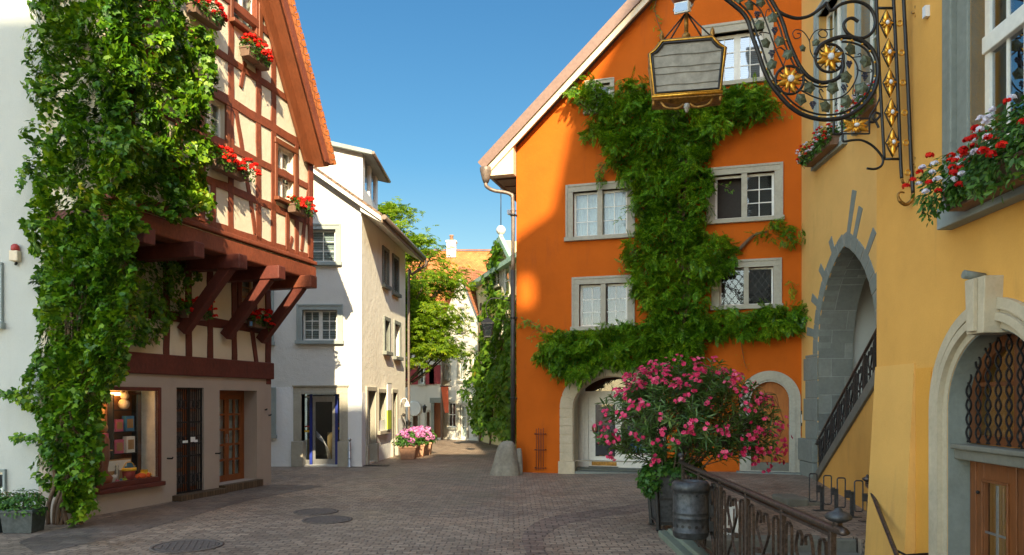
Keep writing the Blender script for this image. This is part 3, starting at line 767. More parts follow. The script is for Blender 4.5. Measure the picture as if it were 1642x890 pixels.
seg += [((TL-.1, Z0), (TL-.1, ez), .2), ((ux['a'], Z0), (ux['a'], 11.5), .17), ((ux['b'], Z0), (ux['b'], 10.8), .17), ((ux['c'], Z0), (ux['c'], Z5+.6), .17), ((ux['w'], Z0), (ux['w'], Z3), .15),
        ((ux['e'], Z0), (ux['e'], Z1), .14), ((ux['f'], Z0), (ux['f'], Z1), .13), ((.4, Z0), (.4, Z3), .17), ((1.5, Z0), (1.5, Z3), .17), ((2.1, Z0), (2.1, Z2), .15)]
seg += [(UJ(376, 162), UJ(409, 376), .12), (UJ(440, 66), UJ(490, 238), .12), (UJ(499, 256), UJ(483, 402), .12), (UJ(468, 380), UJ(461, 410), .1), ((.5, Z3), (1.3, Z5), .12), (UJ(385, 140), UJ(392, 100), .1)]
seg += [((rakeu(zz), zz), (rakeu(zz+3), zz+3), .2) for zz in (ez-.1, ez+2.2)]
beams('upper_timber_frame', seg, JW, house, M['timber'])
def deep_window(q, zl=0):
    wn = window(house, *q, JW, surround=0, recess=.12, lights=2, cols=1, rows=3, fmat='white_wood', sill=False, back='lace')
    s = .09; mb = MB(); y = -JW-.05
    mb.box(q[0]-s, q[0]-.002, y, y+.22, q[2]-.02, q[3]).box(q[1]+.002, q[1]+s+.03, y, y+.22, q[2]-.02, q[3]).box(q[0]-s-.02, q[1]+s+.04, y-.01, y+.22, q[3]+.002, q[3]+.12).box(q[0]-s-.02, q[1]+s+.04, y-.09, y+.2, q[2]-.1, q[2]-.022)
    mb.build('wooden_casing', M['frame_orange'], wn, bevel=.01)
for q in (wa, wb, wc): deep_window(q)
# roof with a wide painted verge
s60 = math.atan(SL_)
for sgn, nm in ((1, 'right'), (-1, 'left')):
    e = vE if sgn > 0 else (-.38, apV-(cx_+.38)*SL_); a = (cx_, apV)
    nxv = Vector((sgn*math.sin(s60), math.cos(s60)))*.16
    pr = [e, (e[0]+nxv.x, e[1]+nxv.y), (a[0]+nxv.x*0, a[1]+.32), a]
    if sgn < 0: pr = pr[::-1]
    MB().slab(pr, -JW-OV, 9).build('roof', M['tile_orange'], house)
    # tile ends showing along the verge
    tb = MB(); n = 70
    for i in range(n):
        f0 = i/n; x = e[0]+(a[0]-e[0])*f0; z = e[1]+(a[1]-e[1])*f0
        c = Vector((x+nxv.x*1.05, 0, z+nxv.y*1.05)); tb.bar((c.x, -JW-OV-.035-(i % 3)*.006, c.z), (c.x, -JW-OV+.25, c.z), .12, .05+.01*(i % 2), (nxv.x, 0, nxv.y))
    tb.build('verge_tiles', M['tile_orange'], house)
    q = 0.42; i1 = (e[0]-sgn*.30, e[1]-.02+.0)
    pr = [(e[0], e[1]+.01), (a[0], a[1]-.01), (a[0], a[1]-.34*SL_), (e[0]-sgn*.34, e[1]+.0)]
    if sgn > 0: pr = pr[::-1]
    # the board lies against the wall; a second thin one edges the overhang
    MB().slab(pr, -JW-.12, -JW-.05).build('verge_board', M['frame_orange'], house)
    lw_ = .20
    pr2 = [(e[0], e[1]), (a[0], a[1]), (a[0], a[1]-lw_*2), (e[0]-sgn*lw_, e[1])]
    if sgn > 0: pr2 = pr2[::-1]
    MB().slab(pr2, -JW-OV+.01, -JW-OV+.06).build('bargeboard', M['timber'], house)
    MB().slab([(p[0], p[1]) for p in ([e, (a[0], a[1]), (a[0], a[1]-.06), (e[0], e[1]-.05)] if sgn < 0 else [(e[0], e[1]-.05), (a[0], a[1]-.06), a, e])], -JW-OV+.065, -JW-.125).build('verge_soffit', M['frame_orange'], house)
# shop window, with a lit room behind it
mb = MB(); y = -.03
mb.box(sw[0]-.09, sw[0], y, .06, sw[2]-.09, sw[3]+.07).box(sw[1], sw[1]+.07, y, .06, sw[2]-.09, sw[3]+.07).box(sw[0], sw[1], y+.001, .06, sw[3], sw[3]+.069).box(sw[0]-.1, sw[1]+.08, y-.09, .07, sw[2]-.17, sw[2]-.091).box(sw[0], sw[1], y, .06, sw[2]-.09, sw[2])
shopw = mb.build('shop_window', M['timber_dark'], house, bevel=.012)
MB().box(sw[0], sw[1], .028, .036, sw[2], sw[3]).build('pane', M['glass_shop'], shopw)
mb = MB(); x0, x1, z0, z1 = sw[0]-.3, sw[1]+.12, sw[2]-.04, sw[3]+.3
mb.box(x0, x1, .40, .45, z0-.5, z1).box(x0-.05, x0, .36, .45, z0-.5, z1).box(x0, x1, .36, .40, z1, z1+.04)
mb.build('shop_room', M['warm_room'], house)
MB().box(sw[1]-.02, sw[1]-.002, .05, .36, sw[2], sw[3]).build('light_screen', M['curtain'], house)
MB().box(sw[0]+.002, sw[1]-.022, .05, .39, z0-.06, z0).build('display_ledge', M['light_wood'], house)
MB().box(sw[0]+.05, sw[1]-.55, .30, .36, sw[3]-.09, sw[3]-.03).build('strip_light', M['tube_light'], house)
wl = bpy.data.lights.new('shop_lamp', 'POINT'); wl.energy = 5; wl.color = (1, .55, .2); wl.shadow_soft_size = .06
wlo = bpy.data.objects.new('shop_lamp', wl); C.objects.link(wlo); wlo.location = tf.world((sw[0]+sw[1])/2-.3, sw[3]-.14, -.2)
# gate
gb = MB(); u0, u1, z0, z1 = gt; um = (u0+u1)/2
for a, b in ((u0, um-.01), (um+.01, u1)):
    for x in (a+.02, b-.02): gb.box(x-.018, x+.018, .04, .06, z0, z1)
    for z in (z0+.02, z0+(z1-z0)*.35, z0+(z1-z0)*.67, z1-.02): gb.box(a+.04, b-.04, .035, .065, z-.018, z+.018)
    for i in range(1, 5):
        x = a+.04+(b-a-.08)*i/5; gb.box(x-.007, x+.007, .045, .055, z0, z1)
    for zc in (z0+.28, z0+(z1-z0)*.5, z0+(z1-z0)*.84):
        for i in range(3):
            c = a+.04+(b-a-.08)*(i+.5)/3
            gb.tube([(c+.07*math.cos(q*PI/8), .05, zc+.09*math.sin(q*PI/8)) for q in range(16)], .009, 6, True)
gate = gb.build('iron_gate', M['black_iron'], house)
MB().box(um-.2, um-.05, .022, .03, 1.12, 1.17).box(um+.03, um+.16, .018, .026, 1.13, 1.23).box(um+.15, um+.24, .02, .028, 1.12, 1.17).build('paper_note', M['paper'], gate)
MB().box(u0, u1, .17, .2, z0, z1).build('entrance_glazing', M['door_wood'], house)
ib = MB(); 
for i in range(5):
    for j in (0, 1): ib.box(u0+.1+j*(u1-u0)/2, u0+(j+1)*(u1-u0)/2-.06, .155, .167, z0+.1+i*(z1-z0-.1)/5, z0+.02+(i+1)*(z1-z0-.1)/5)
ib.build('entrance_pane', M['dim_glass'], house)
# two-leaf glazed door, set back
yd = .34; u0, u1, z0, z1 = dr; db = MB(); n = 2; um = (u0+u1)/2+.05
db.box(u0, u0+.06, yd, yd+.08, z0, z1).box(u1-.08, u1, yd, yd+.08, z0, z1).box(u0, u1, yd+.001, yd+.081, z1-.08, z1)
for k, (a, b) in enumerate(((u0+.06, um), (um+.003, u1-.08))):
    st = .07
    db.box(a, a+st, yd+.01, yd+.06, z0, z1-.08).box(b-st, b, yd+.01, yd+.06, z0, z1-.08)
    db.box(a+st, b-st, yd+.011, yd+.061, z0, z0+.14).box(a+st, b-st, yd+.011, yd+.061, z1-.2, z1-.08)
    xm = (a+b)/2; db.box(xm-.025, xm+.025, yd+.012, yd+.058, z0+.14, z1-.2)
    for i in range(1, 5):
        z = z0+.14+(z1-z0-.34)*i/5; db.box(a+st, b-st, yd+.013, yd+.057, z-.025, z+.025)
door = db.build('glazed_door', M['door_wood'], house, bevel=.005)
MB().box(u0+.08, u1-.1, yd+.035, yd+.042, z0+.1, z1-.12).build('pane', M['glass'], door)
MB().box(u0, u1, yd+.12, yd+.13, z0, z1).build('curtain', M['curtain'], door)
MB().box(um-.1, um-.01, yd-.03, yd-.015, 1.12, 1.14).box(um-.05, um-.01, yd-.02, yd+.01, 1.02, 1.22).box(um+.04, um+.13, yd-.03, yd-.015, 1.12, 1.14).build('handle', M['steel'], door)
MB().box(gt[0]-.12, dr[0]-.02, -.22, .3, -.1, gt[2]-.002).box(gt[0]-.08, gt[1]+.2, -.18, .29, gt[2]-.001, gt[2]+.001).build('doorstep', M['step_brick'], house, bevel=.008)
MB().box(dr[0]-.02, dr[1]+.02, -.16, .62, -.1, .158).build('doorstep', M['step_brick'], house, bevel=.008)
for hu, hz, hl in ((TL-.1, 1.62, .06), (TL-.25, 1.75, .05), (sw[1]+.25, .85, .12), (dr[0]-.14, .85, .12)):
    MB().tube([(hu, -.005, hz), (hu, -hl, hz), (hu, -hl-.01, hz+.03)], .016).build('wall_hook', M['iron'], house)
# goods on the ledge of the shop window
def shelf_thing(name, label, cat, u, w, z, mb_parts, group=None):
    w = -.12+(w+.4)*.20; p = tf.world(u, z, w); t = thing(name, label, cat, p, tf.ang, group)
    for nm, mbx, mt in mb_parts: mbx.build(nm, M[mt], t)
    return t
zl = sw[2]-.038; ur = lambda k: sw[0]+(sw[1]-sw[0])*k
def tbox(w, d, h): return MB().box(-w/2, w/2, -d/2, d/2, 0, h)
shelf_thing('toy_bucket', 'yellow and red toy bucket in the lit shop window', 'toy bucket', ur(.58), -.55, zl, [('bucket', MB().lathe([(.10, 0), (.13, .24), (.12, .24), (.09, .02)], n=16), 'red_paint'), ('rim', MB().lathe([(.132, .2), (.142, .2), (.142, .25), (.13, .25)], n=16), 'yellow_paint'), ('handle', MB().tube([(.13*math.cos(a), -.02, .24+.12*math.sin(a)) for a in [PI*i/10 for i in range(11)]], .008), 'yellow_paint')])
shelf_thing('toy_crab', 'orange plastic sand toy at the right end of the shop window', 'toy', ur(.80), -.5, zl, [('body', MB().ball((0, 0, .06), .11, 10, 1.2, .8, .6), 'plastic_orange'), ('claw', MB().ball((.13, -.04, .07), .05, 8), 'plastic_orange'), ('claw', MB().ball((-.14, -.04, .07), .05, 8), 'plastic_orange')])
shelf_thing('toy_boat', 'yellow and orange sand mould behind the orange sand toy', 'toy', ur(.88), -.62, zl, [('hull', MB().ball((0, 0, .07), .12, 10, 1.4, .7, .6), 'yellow_paint'), ('cabin', tbox(.1, .08, .18), 'yellow_paint')])
shelf_thing('board_game', 'flat boxed game with a pale lid lying in the shop window', 'game box', ur(.45), -.8, zl, [('box', tbox(.55, .05, .42), 'light_wood'), ('lid', MB().box(-.26, .26, -.03, -.026, .22, .40), 'paper')])
shelf_thing('toy_car', 'blue toy car behind the yellow and red bucket', 'toy car', ur(.62), -.75, zl+.20, [('body', tbox(.24, .1, .08), 'plastic_blue'), ('cabin', MB().box(-.06, .06, -.04, .04, .08, .14), 'plastic_blue'), ('stand', MB().box(-.12, .12, -.04, .04, -.2, -.002), 'light_wood')])
shelf_thing('silver_figure', 'small silver figure standing in the shop window', 'figurine', ur(.38), -.48, zl, [('figure', MB().lathe([(.05, 0), (.05, .02), (.02, .05), (.04, .14), (.05, .2), (.02, .26), (.035, .30), (.01, .34)], n=12), 'steel')])
shelf_thing('wooden_doll', 'tall brown wooden doll with round base left in the shop window', 'doll', ur(.16), -.6, zl, [('body', MB().lathe([(.14, 0), (.17, .12), (.08, .25), (.12, .5), (.11, .8), (.03, .9)], n=16), 'toy_brown'), ('head', MB().ball((0, 0, 1.0), .09, 10), 'light_wood')])
shelf_thing('glass_bowl', 'white bowl beside the wooden doll in the shop window', 'bowl', ur(.28), -.5, zl, [('bowl', MB().lathe([(.04, 0), (.1, .1), (.11, .16), (.10, .16), (.09, .1)], n=16), 'white_enamel'), ('foot', MB().lathe([(.05, -.001), (.05, .01)], n=12), 'steel')])
for i, (k, c, h) in enumerate(((.22, 'plastic_orange', .05), (.50, 'green_print', .07), (.70, 'plastic_blue', .05), (.12, 'plastic_blue', .04), (.33, 'toy_pink', .06), (.92, 'red_paint', .05), (.42, 'plastic_blue', .03), (.66, 'yellow_paint', .05))):
    nm = ('red', 'green', 'blue', 'pink', 'orange', 'yellow')[('red_paint', 'green_print', 'plastic_blue', 'toy_pink', 'plastic_orange', 'yellow_paint').index(c)]
    shelf_thing('small_toy', ('small %s toy on the lit shop ledge, %s' % (nm, ('left of the white bowl', 'in front of the bucket', 'right of the bucket', 'in the left corner', 'by the silver figure', 'in the right corner', 'under the boxed game', 'under the blue toy car')[i])), 'toy', ur(k), -.40-.03*(i % 2), zl, [('body', tbox(.13, .07, h), c), ('knob', MB().ball((0.02, 0, h+.02), .025, 6), c)], 'small toys on the shop window ledge')
rk = thing('toy_rack', 'dark shelf rack of boxed toys at the back of the lit shop', 'shelf', tf.world(ur(.60), zl, -.29), tf.ang)
mb = MB().box(-.3, -.27, -.06, .06, 0, 1.6).box(.27, .3, -.06, .06, 0, 1.6)
for z in (.5, .9, 1.3): mb.box(-.27, .27, -.06, .06, z, z+.02)
mb.build('rack', M['black_iron'], rk)
for i, (x, z, wd, h, c) in enumerate(((-.15, .52, .2, .25, 'toy_pink'), (.12, .52, .2, .3, 'paper'), (-.15, .92, .18, .22, 'toy_pink'), (.1, .92, .2, .28, 'plastic_blue'), (.0, 1.32, .2, .2, 'fur'), (-.55, .62, .3, .28, 'toy_pink'), (-.9, .6, .3, .26, 'light_wood'))):
    if x < -.3:
        shelf_thing('toy_carton', ('pink' if c == 'toy_pink' else 'tan')+' toy carton on the back shelf left of the rack', 'carton', ur(.60)+x, -1.15, zl+z, [('carton', tbox(wd, .09, h), c), ('printed_face', MB().box(-wd*.35, wd*.35, -.052, -.048, h*.2, h*.8), 'paper')])
    else:
        lv = {0: 'middle shelf', 1: 'middle shelf', 2: 'upper shelf', 3: 'upper shelf', 4: 'top shelf'}[i]; cl = {'toy_pink': 'pink', 'paper': 'white', 'plastic_blue': 'blue', 'fur': 'cream furry'}[c]
        if c == 'fur': shelf_thing('teddy_bear', 'cream furry toy animal on the top shelf of the toy rack', 'soft toy', ur(.60)+x, -1.15, zl+z, [('body', MB().ball((0, 0, .1), .1, 8), c), ('head', MB().ball((0, -.02, .25), .075, 8).ball((-.06, 0, .32), .025, 6).ball((.06, 0, .32), .025, 6), c)])
        else: shelf_thing('toy_carton', '%s toy carton on the %s of the toy rack' % (cl, lv), 'carton', ur(.60)+x, -1.15, zl+z, [('carton', tbox(wd, .09, h), c), ('printed_face', MB().box(-wd*.35, wd*.35, -.052, -.048, h*.2, h*.8), 'light_wood')])
MB().box(ur(.60)-1.1, ur(.60)-.32, .2, .36, zl+.58, zl+.6).build('wall_shelf', M['light_wood'], house)
MB().box(ur(.02), ur(.30), .3, .34, zl, zl+1.35).build('wooden_panel', M['light_wood'], house)

# flower boxes on the house
def tbx(label, px, py, L, seed, w=JW, big=1.0):
    u, z = tf.uv(px, py, w+.1); return geranium_box(label, tf.world(u, z, w+.06), tf.ang, L, seed=seed, big=big)
tbx('red geranium box at the very top left, above the ivy edge', 323, 36, .75, 1)
tbx('red geranium box under the topmost open window, left one of a pair', 398, 97, .45, 2)
tbx('window box right of the topmost geraniums, mostly green and trailing', 414, 110, .34, 3)
tbx('full red geranium box under the middle window beside the ivy', 364, 282, .9, 4)
tbx('red geranium box under the right-hand window of the jettied storey', 475, 345, .62, 5)
tbx('small red geranium box below the jetty beside the ivy edge', 306, 512, .6, 6, 0)
tbx('red geranium box with a blue tag below the jetty near the house corner', 414, 527, .75, 7, 0)
u, z = tf.uv(402, 519, .35); MB().box(u-.05, u+.05, -.36, -.35, z-.05, z+.05).build('blue_tag', M['plastic_blue'], house)

# ------------------------------------------------------------------ pale house at the left edge
lf = Facade(-16, 12.25, 1, 0); LX = 8.70
leftb = facade_thing(lf, 'pale_house', 'pale grey plastered house at the left edge behind the ivy', 'house')
hw1 = (lf.u(-60), lf.u(2), lf.z(0, 517), lf.z(0, 425)); hw2 = (lf.u(-60), lf.u(6), lf.z(0, 788), lf.z(0, 757))
MB().slab(rect(0, LX, -.3, 16), 0, .35, [rect(*hw1), rect(*hw2)]).build('wall', M['grey_plaster'], leftb)
window(leftb, *hw1, 0, surround=.04, smat='bluegrey', lights=2, back='blind'); window(leftb, *hw2, 0, surround=.05, smat='bluegrey', lights=2, cols=1, rows=1, sill=False)
al = thing('alarm_light', 'small cream alarm box with a red lamp on the pale left wall', 'alarm', lf.world(lf.u(28), lf.z(28, 420), .001), 0)
MB().box(-.07, .07, -.11, 0, 0, .17).build('housing', M['cream_board'], al, bevel=.01); MB().lathe([(.06, .17), (.065, .2), (.06, .25), (.03, .28), (.001, .285)], (0, -.055, 0), 14).build('lamp', M['red_paint'], al)
MB().tube([(0, -.02, -.02), (0, -.05, -.05)], .02).build('bracket', M['iron'], al)

# ------------------------------------------------------------------ ivy over both houses
ivy = thing('climbing_ivy', 'dense green ivy climbing the corner of the half-timbered house', 'ivy', (-7.3, 12.0, 0))
pxl = lambda fr, w, pts: [fr.uv(a, b, w) for a, b in pts]
ivl = Facade(-16, 12.22, 1, 0)
polyA = pxl(ivl, .25, [(45, -60), (195, -60), (200, 560), (190, 600), (160, 640), (163, 700), (158, 770), (140, 792), (110, 812), (80, 806), (62, 770), (54, 730), (52, 690), (48, 655), (20, 632), (24, 612), (44, 590), (55, 560), (50, 500), (52, 470), (46, 440), (62, 420), (50, 395), (42, 350), (50, 300), (40, 270), (58, 240), (46, 205), (58, 165), (40, 140), (50, 110), (42, 80), (52, 50), (45, 20)])
polyB = pxl(tf, JW+.25, [(170, -60), (285, -60), (296, 20), (312, 38), (338, 55), (344, 100), (338, 150), (322, 180), (328, 230), (335, 268), (350, 300), (340, 318), (310, 345), (285, 350), (262, 352), (240, 345), (225, 365), (205, 372), (180, 378), (165, 360)])
polyC = pxl(tf, .2, [(110, 380), (320, 400), (316, 440), (300, 455), (298, 490), (282, 510), (262, 535), (245, 552), (226, 558), (205, 545), (190, 560), (188, 600), (165, 612), (150, 625), (150, 700), (142, 770), (110, 800)])
wall_leaves('foliage', M['ivy'], ivy, ivl, polyA, 950, .05, .40, .095, IVY, 2.0, seed=1)
polyA2 = pxl(ivl, .6, [(75, -60), (205, -60), (208, 560), (190, 600), (158, 640), (154, 700), (150, 780), (146, 826), (120, 842), (88, 835), (72, 700), (70, 600), (80, 400), (75, 200)])
wall_leaves('foliage', M['ivy'], ivy, ivl, polyA2, 1150, .34, .58, .095, IVY, 2.0, seed=4, face=.6)
wall_leaves('foliage', M['ivy'], ivy, tf, polyB, 1150, JW+.04, .55, .095, IVY, 2.0, seed=2, face=.6)
wall_leaves('foliage', M['ivy'], ivy, tf, polyC, 750, .05, .35, .085, IVY, 1.6, seed=3, rag=.18)
sb = MB(); r_ = random.Random(4)
for i in range(9):
    x = -7.25+.06*i+r_.uniform(-.05, .05); pts = []
    for k in range(14):
        z = -.02+k*.33; pts.append((x+.5*(.5-i/9)*0+noise.noise(Vector((i*2.3, z*.8, 0)))*.22-(.25 if k < 2 else 0)*((8-i)/16), 11.95-.04*r_.random(), z))
    sb.tube(spline(pts, 4), [.034-.0004*j for j in range(len(spline(pts, 4)))], 6)
sb.build('stem', M['vine_wood'], ivy, True)
# stray runners
for i, pts in enumerate(([(56, 275), (46, 268), (35, 278), (33, 300)], [(52, 630), (30, 632), (14, 634), (6, 630)], [(60, 700), (46, 702), (32, 700), (24, 706)], [(330, 312), (338, 330), (335, 350)])):
    w = .2 if i < 3 else 1.35; fr_ = ivl if i < 3 else tf
    w3 = [fr_.world(*fr_.uv(a, b, w), w) for a, b in pts]; sp = spline(w3, 6); MB().tube(sp, .006, 5).build('runner', M['vine_wood'], ivy, True)
    q = np.array([list(sp[k]) for k in range(len(sp)) for _ in range(3)]) + rng.normal(0, .04, (len(sp)*3, 3)); N = len(q)
    leaf_cloud('foliage', M['ivy'], ivy, q, np.tile([.3, -1, .4], (N, 1))+rng.normal(0, .3, (N, 3)), np.tile([0, -.2, -1.], (N, 1))+rng.normal(0, .4, (N, 3)), rng.uniform(.05, .09, N), IVY)

def bushy(name, m, parent, c, rad, n, size, tmpl, seed=0, up=.5, low=-.3):
    """leaves through the outer half of an uneven mound"""
    r = np.random.default_rng(seed); d = r.normal(0, 1, (n, 3)); d /= np.linalg.norm(d, axis=1, keepdims=True); d[:, 2] = np.where(d[:, 2] < low, -d[:, 2], d[:, 2])
    k = np.array([1+.35*noise.noise(Vector((a*2.2+seed, b*2.2, cc*2.2))) for a, b, cc in d])
    pos = np.array(c) + d*np.array(rad)*(k*r.uniform(.45, 1, n)**.5)[:, None]
    return leaf_cloud(name, m, parent, pos, d + np.array([0, 0, up]) + r.normal(0, .4, (n, 3)), d + np.array([0, 0, -.3]) + r.normal(0, .5, (n, 3)), size*r.uniform(.6, 1.2, n), tmpl)
for i, (px, lab) in enumerate(((-14, 'left zinc trough of green plants, cut by the left edge'), (38, 'right zinc trough of green plants at the foot of the ivy'))):
    Y = 11.3; x = (px-CX)/F*Y; t = thing('planter_trough', lab, 'planter', (x, Y, 0), .03, 'zinc troughs under the ivy')
    MB().add([(-.21,-.16,0),(.21,-.16,0),(.21,.16,0),(-.21,.16,0),(-.24,-.19,.33),(.24,-.19,.33),(.24,.19,.33),(-.24,.19,.33)],[(0,3,2,1),(0,1,5,4),(1,2,6,5),(2,3,7,6),(3,0,4,7),(4,5,6,7)]).box(-.25, .25, -.2, .2, .30, .35).build('trough', M['old_zinc'], t, bevel=.008)
    bushy('foliage', M['plant_leaf'], t, (x, Y, .36), (.33, .26, .26), 700, .075, OVAL, 5+i)
    mb = MB()
    for k in range(7): mb.tube(spline([(x-.2+.06*k, Y, .34), (x-.2+.07*k, Y, .5), (x-.25+.09*k, Y-.05, .6)], 4), .005, 5)
    mb.build('stem', M['vine_wood'], t, True)
# ------------------------------------------------------------------ white corner house
WY = 22.2; WX = (580-CX)/F*WY
wf = Facade(WX-8.5, WY, 1, 0); W0 = 8.5          # corner at local x = W0
sx_, sy_ = (650-CX)/F*28.2, 28.2
sf_ = Facade(WX, WY, sx_-WX, sy_-WY); SL = math.hypot(sx_-WX, sy_-WY)
whitehouse = facade_thing(wf, 'white_corner_house', 'white corner house with grey stone window frames and a small dormer', 'house')
def wuv(a, b): return wf.uv(a, b, 0)
ezw = wf.z(580, 332); pitch = .70
d1 = (wuv(484, 0)[0], wuv(545, 0)[0], .04, wf.z(515, 632))
w1 = (wuv(485, 0)[0], wuv(541, 0)[0], wf.z(515, 546), wf.z(515, 497))
w2 = (wuv(496, 0)[0], wuv(538, 0)[0], wf.z(515, 420), wf.z(515, 368))
w3 = (wuv(395, 0)[0], wuv(430, 0)[0], wf.z(430, 548), wf.z(430, 470))
w4 = (wuv(395, 0)[0], wuv(434, 0)[0], wf.z(430, 697), wf.z(430, 630))
rx_ = W0-6.0
MB().slab([(0, -.3), (W0, -.3), (W0, ezw), (rx_, ezw+(W0-rx_)*pitch), (0, ezw+(W0-2*(W0-rx_))*0+.0+2)], 0, .35, [rect(*q) for q in (d1, w1, w2, w3, w4)]).build('front_wall', M['white_plaster'], whitehouse)
zs = wf.z(500, 621)
MB().slab([(0, -.02), (W0-.0, -.02), (W0-.0, zs), (0, zs)], -.014, -.002, [rect(d1[0], d1[1], -.01, d1[3]), rect(*w4)]).build('painted_base', M['bright_plaster'], whitehouse)
for q, b, l in ((w1, 'blind', 2), (w2, 'blind', 1), (w3, 'blind', 1), (w4, 'dark_room', 1)):
    window(whitehouse, *q, 0, surround=.17, smat='bluegrey', lights=l, cols=2, rows=3, back=b, recess=.12)
# door of glass in blue posts, in a deep stone frame
mb = MB(); s = .24
for a, b in ((d1[0]-s, d1[0]), (d1[1], d1[1]+s)):
    mb.box(a, b, -.05, .3, .75, d1[3]); mb.box(a-.05, b+.05, -.10, .3, 0, .75)
mb.box(d1[0]-s-.001, d1[1]+s+.001, -.052, .3, d1[3], d1[3]+s-.02).box(d1[0]-s-.03, d1[1]+s+.03, -.09, .3, d1[3]+s-.02, d1[3]+s+.03)
mb.box(d1[0]-.08, d1[0]+.001, -.07, -.05, .8, d1[3]+.08).box(d1[1]-.001, d1[1]+.08, -.07, -.05, .8, d1[3]+.08).box(d1[0]-.08, d1[1]+.08, -.071, -.05, d1[3]+.001, d1[3]+.08)
mb.build('door_surround', M['sandstone'], whitehouse, bevel=.01)
yd = .26; u0, u1, z0, z1 = d1; mb = MB(); a, b = u0+(u1-u0)*.18, u0+(u1-u0)*.86
mb.box(a+.05, a+.13, yd, yd+.05, z0, z0+2.0).box(b-.13, b-.05, yd, yd+.05, z0, z0+2.0).box(a+.13, b-.13, yd, yd+.05, z0, z0+.16).box(a+.13, b-.13, yd, yd+.05, z0+1.88, z0+2.0).box(u0, a-.05, yd, yd+.05, z0, z0+.14).box(b+.05, u1, yd, yd+.05, z0, z0+.14).box(u0, u1, yd+.001, yd+.049, z0+2.001, z0+2.05)
sd = mb.build('shop_door', M['steel'], whitehouse)
for x in (a, b): MB().box(x-.04, x+.04, yd-.02, yd+.06, z0, z1).build('blue_post', M['blue_paint'], sd)
MB().box(u0, u1, yd+.02, yd+.028, z0, z1).build('pane', M['glass'], sd)
MB().box(u0, a-.05, yd+.005, yd+.02, z0+1.12, z0+1.16).box(b+.05, u1, yd+.005, yd+.02, z0+1.2, z0+1.24).build('red_stripe', M['red_paint'], sd)
MB().box(u0, a-.05, yd+.005, yd+.02, z0+.97, z0+1.03).box(b+.05, u1, yd+.005, yd+.02, z0+1.05, z0+1.11).build('yellow_stripe', M['yellow_paint'], sd)
MB().box(u0, a-.05, yd+.3, yd+.34, z0, z0+.75).box(b-.35, u1, yd+.3, yd+.34, z0, z0+.95).build('counter', M['light_wood'], sd)
mb = MB()
for k in range(5): mb.tube(spline([(a+.16, yd-.005, z0+1.0-.04*k), (a+.38+.03*k, yd-.005, z0+.72-.05*k), (a+.52+.02*k, yd-.005, z0+.15)], 6), .006, 5)
mb.build('door_motif', M['steel'], sd); MB().box(u0-.2, u1+.2, 1.3, 1.35, 0, z1).build('shop_back_wall', M['dark_room'], whitehouse)
# the long side wall
side = []
def suv(a, b): return sf_.uv(a, b, 0)
sw_ = [(suv(614, 0)[0], suv(621, 0)[0], sf_.z(617, 457), sf_.z(617, 403)), (suv(630, 0)[0], suv(637, 0)[0], sf_.z(634, 470), sf_.z(634, 416)),
       (suv(616, 0)[0], suv(623, 0)[0], sf_.z(620, 564), sf_.z(620, 515)), (suv(632, 0)[0], suv(640, 0)[0], sf_.z(636, 572), sf_.z(636, 521)),
       (suv(588, 0)[0], suv(601, 0)[0], .05, sf_.z(595, 627)), (suv(606, 0)[0], suv(618, 0)[0], sf_.z(612, 690), sf_.z(612, 630)), (suv(628.5, 0)[0], suv(635, 0)[0], .05, sf_.z(632, 630))]
# parts of the side wall keep the house's axes: an inner part turned to the wall
def side_part(mb, name, m, bevel=0, parent=None):
    R = Matrix.Rotation(sf_.ang-wf.ang, 3, 'Z'); o = Vector((W0, 0, 0))
    mb.v = [tuple(R @ Vector(p) + o) for p in mb.v]
    return mb.build(name, M[m], parent or whitehouse, bevel=bevel)
side_part(MB().slab([(.0, -.3), (SL, -.3), (SL, ezw+.1), (.0, ezw+.1)], .0, .35, [rect(*q) for q in sw_]), 'side_wall', 'rough_plaster')
side_part(MB().slab([(.0, -.02), (SL, -.02), (SL, 1.3), (sw_[6][1]+.15, 1.3), (sw_[6][1]+.15, .0), (sw_[5][1]+.9, .0), (sw_[5][1]+.9, 1.3), (sw_[4][1]+.16, 1.3), (sw_[4][1]+.16, 0), (sw_[4][0]-.16, 0), (sw_[4][0]-.16, 2.2), (.0, 2.2)], -.010, -.002), 'painted_side_base', 'bright_plaster')
for i, q in enumerate(sw_):
    u0, u1, z0, z1 = q; mb = MB(); s = .13
    mb.box(u0-s, u0, -.05, .2, z0, z1).box(u1, u1+s, -.05, .2, z0, z1).box(u0-s-.002, u1+s+.002, -.053, .2, z1, z1+s)
    if i in (4, 6): mb.box(u0-s-.04, u0+.02, -.09, .2, 0, .6).box(u1-.02, u1+s+.04, -.09, .2, 0, .6)
    else: mb.box(u0-s-.05, u1+s+.05, -.13, .2, z0-.12, z0)
    fr = side_part(mb, 'stone_frame', 'sandstone' if i > 3 else 'greystone', .008)
    mb = MB(); g = .22 if i < 4 else .3
    mb.box(u0, u0+.06, g, g+.05, z0, z1).box(u1-.06, u1, g, g+.05, z0, z1).box(u0, u1, g+.001, g+.051, z1-.07, z1).box(u0, u1, g+.001, g+.051, z0, z0+.07).box((u0+u1)/2-.02, (u0+u1)/2+.02, g+.002, g+.049, z0, z1)
    if i not in (4,): mb.box(u0, u1, g+.003, g+.047, z0+(z1-z0)*.72, z0+(z1-z0)*.75)
    side_part(mb, 'sash', 'white_wood', 0, fr); side_part(MB().box(u0, u1, g+.02, g+.028, z0, z1), 'pane', 'glass', 0, fr)
    side_part(MB().box(u0, u1, g+.2, g+.22, z0, z1), 'blind', 'blind' if i < 4 else 'cream_board', 0, fr)
